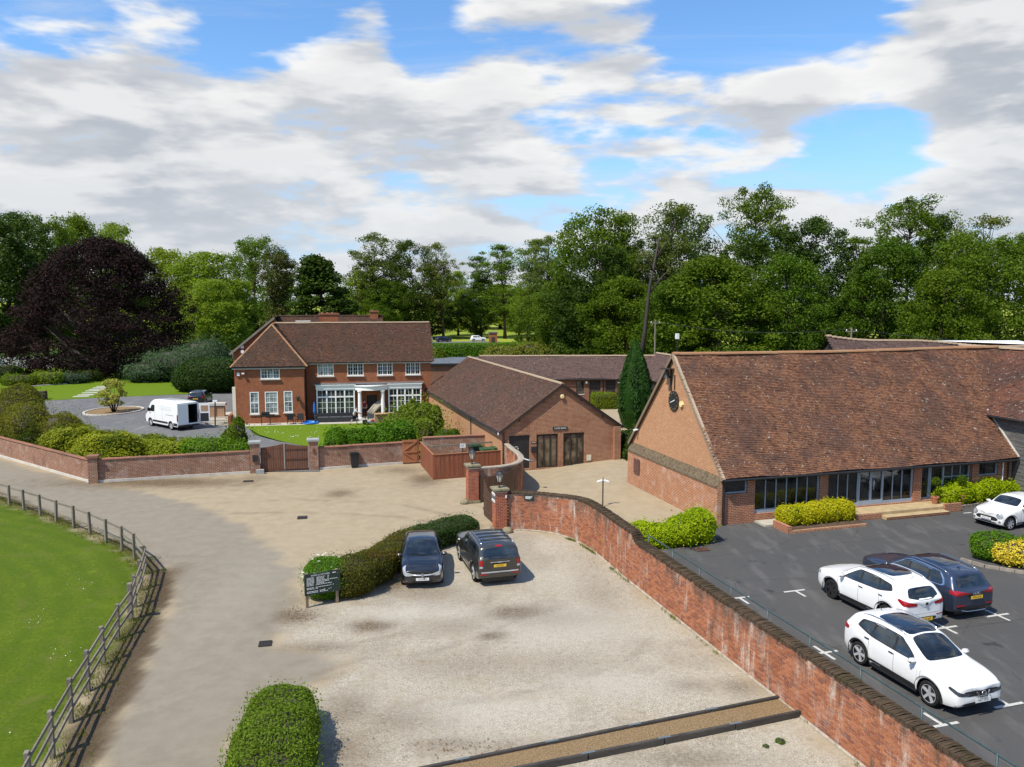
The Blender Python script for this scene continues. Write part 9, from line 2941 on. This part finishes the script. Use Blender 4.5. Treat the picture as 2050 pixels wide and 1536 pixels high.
# ---- turning circle, stepping stones, lawn edging
ix, iy = G(228,824)
isl_k = thing('island_kerb_ring', 'pale ring kerb round the gravel island in the drive', 'kerb', (ix, iy, .03))
n_ = 36; ra, rb_ = 2.75,1.95
for k in range(n_):
 a0, a1 = 2 * PI * k / n_, 2 * PI * (k + .95) / n_
 P = [(r_ * math.cos(a), r_ * 1.25 * math.sin(a)) for r_, a in ((2.55, a0),(2.75, a0),(2.75, a1),(2.55, a1))]
 MB().prism(P, .0,.11).build('kerb_stone', 'pale_concrete', isl_k)
MB().prism([(2.55 * math.cos(2 * PI * k / n_),2.55 * 1.25 * math.sin(2 * PI * k / n_)) for k in range(n_)],.0,.05).build('gravel', 'drain_gravel', isl_k)
ss = [G(*p) for p in ((163,795),(172,792),(180,788),(187,784),(194,781),(201,778),(208,775))]
for k, (x_, y_) in enumerate(ss):
 o = BX(-.9,.9,-.35,.35,0,.05).build('stepping_stone', 'pale_concrete', None, loc=(x_, y_, .052), rz=.25)
 tag(o, 'pale stepping slab in the row crossing the side lawn', 'slab', 'stepping stones on the side lawn')
eb = thing('bed_edging', 'pale stone edging along the bed on the side lawn', 'edging', (*G(28,777),.05),0)
p0 = Vector((*G(28,777),0)); p1 = Vector((*G(160,768),0))
for k in range(6):
 a = (p1 - p0) * (k / 6); b = (p1 - p0) * ((k + .97) / 6)
 MB().beam(a + Vector((0,0,.05)), b + Vector((0,0,.05)),.25,.12).build('edging_stone', 'pale_concrete', eb)
stx, sty = G(79,801)
stu = thing('tree_stump_planter', 'dark square planter at the edge of the drive', 'planter', (stx, sty, .03),.2)
BX(-.7,.7,-.6,.6,0,.95).build('tub', 'dark_timber', stu, bevel=.04)
BX(-.6,.6,-.5,.5,.955,.99).build('soil', 'soil', stu)
# topiary pots by the barn door
for k, (s_, lb) in enumerate(((12.55, 'small potted topiary ball beside the brick column of the barn'),(14.3, 'small potted topiary ball next to the glazed barn door'))):
 p = Vector((BA[0], BA[1],0)) + D1 * s_ - D2 * .55
 t_ = thing('potted_topiary', lb, 'potted plant', (p.x, p.y, Z_LOT + .304))
 MB().lathe([(.13,0),(.19,.32),(.21,.32),(.21,.38),(.17,.38),(.16,.33)], n=14).build('pot', 'terracotta', t_)
 MB().tube([(0,0,.33),(0,0,1.05)],.02,6).build('stem', 'bark', t_)
 d = rng.normal(0,1,(700,3)); d /= np.linalg.norm(d, axis=1, keepdims=True)
 V, Q, lc = leaf_quads(d * .24 * rng.uniform(.75,1.0,(700,1)) + np.array([0,0,1.2]), d, .07,.5, rng)
 np_obj('crown', V, Q, 'leaf_mid', t_, {'lc': lc})
bx_ = thing('tan_panel', 'tan board standing inside the barn glazing', 'board', (*(Vector((BA[0], BA[1],0)) + D1 * 7.4 + D2 * .6)[:2], Z_LOT + .345), TH)
BX(-.35,.35,0,.05,0,.9).build('sheet', 'cardboard', bx_)
# poles, lamp and wires
lp = thing('lamp_post', 'grey lamp post with a white head above the clipped hedge', 'lamp post', (*G(1107,716),0))
MB().tube([(0,0,0),(0,0,5.0)],.14,8).build('column', 'galvanised', lp)
BX(-.45,.15,-.2,.2,5.0,5.22).build('lamp_head', 'sign_white', lp, bevel=.04)
def wood_pole(label, u, vt, y):
 x_, zt = HZ(u, vt, y)
 t_ = thing('telegraph_pole', label, 'pole', (x_, y, -.05),0)
 MB().tube([(0,0,0),(0,0, zt)],[.12,.09],8).build('shaft', 'grey_wood', t_)
 BX(-.6,.6,-.06,.06, zt - .45, zt - .33).build('crossarm', 'grey_wood', t_)
 for s_ in (-.5,.5): MB().lathe([(.05,0),(.06,.1),(.0,.16)],(s_, 0, zt - .33),8).build('insulator', 'sign_white', t_)
 return Vector((x_, y, zt - .2))
pA = wood_pole('wooden telegraph pole behind the rear barn roof', 1705,655,82.0)
pB = wood_pole('thin wooden pole behind the stable range', 1312,640,98.0)
wr_ = thing('overhead_wire', 'thin overhead wire between the poles behind the barns', 'wire', tuple(pB))
pts = []
for k in range(17):
 t = k / 16; p = (pA - pB) * t; pts.append((p.x, p.y, p.z - 1.6 * 4 * t * (1 - t) * .5))
MB().tube(pts, .018,5).build('strand', 'black_plastic', wr_)
far_p = Vector((70,95,6.5)) - pA
pts = [((far_p * (k / 12)).x, (far_p * (k / 12)).y, (far_p * (k / 12)).z - 1.0 * 4 * (k / 12) * (1 - k / 12) * .6) for k in range(13)]
w2 = thing('overhead_wire', 'thin overhead wire leaving the telegraph pole past the white roof', 'wire', tuple(pA))
MB().tube(pts, .018,5).build('strand', 'black_plastic', w2)
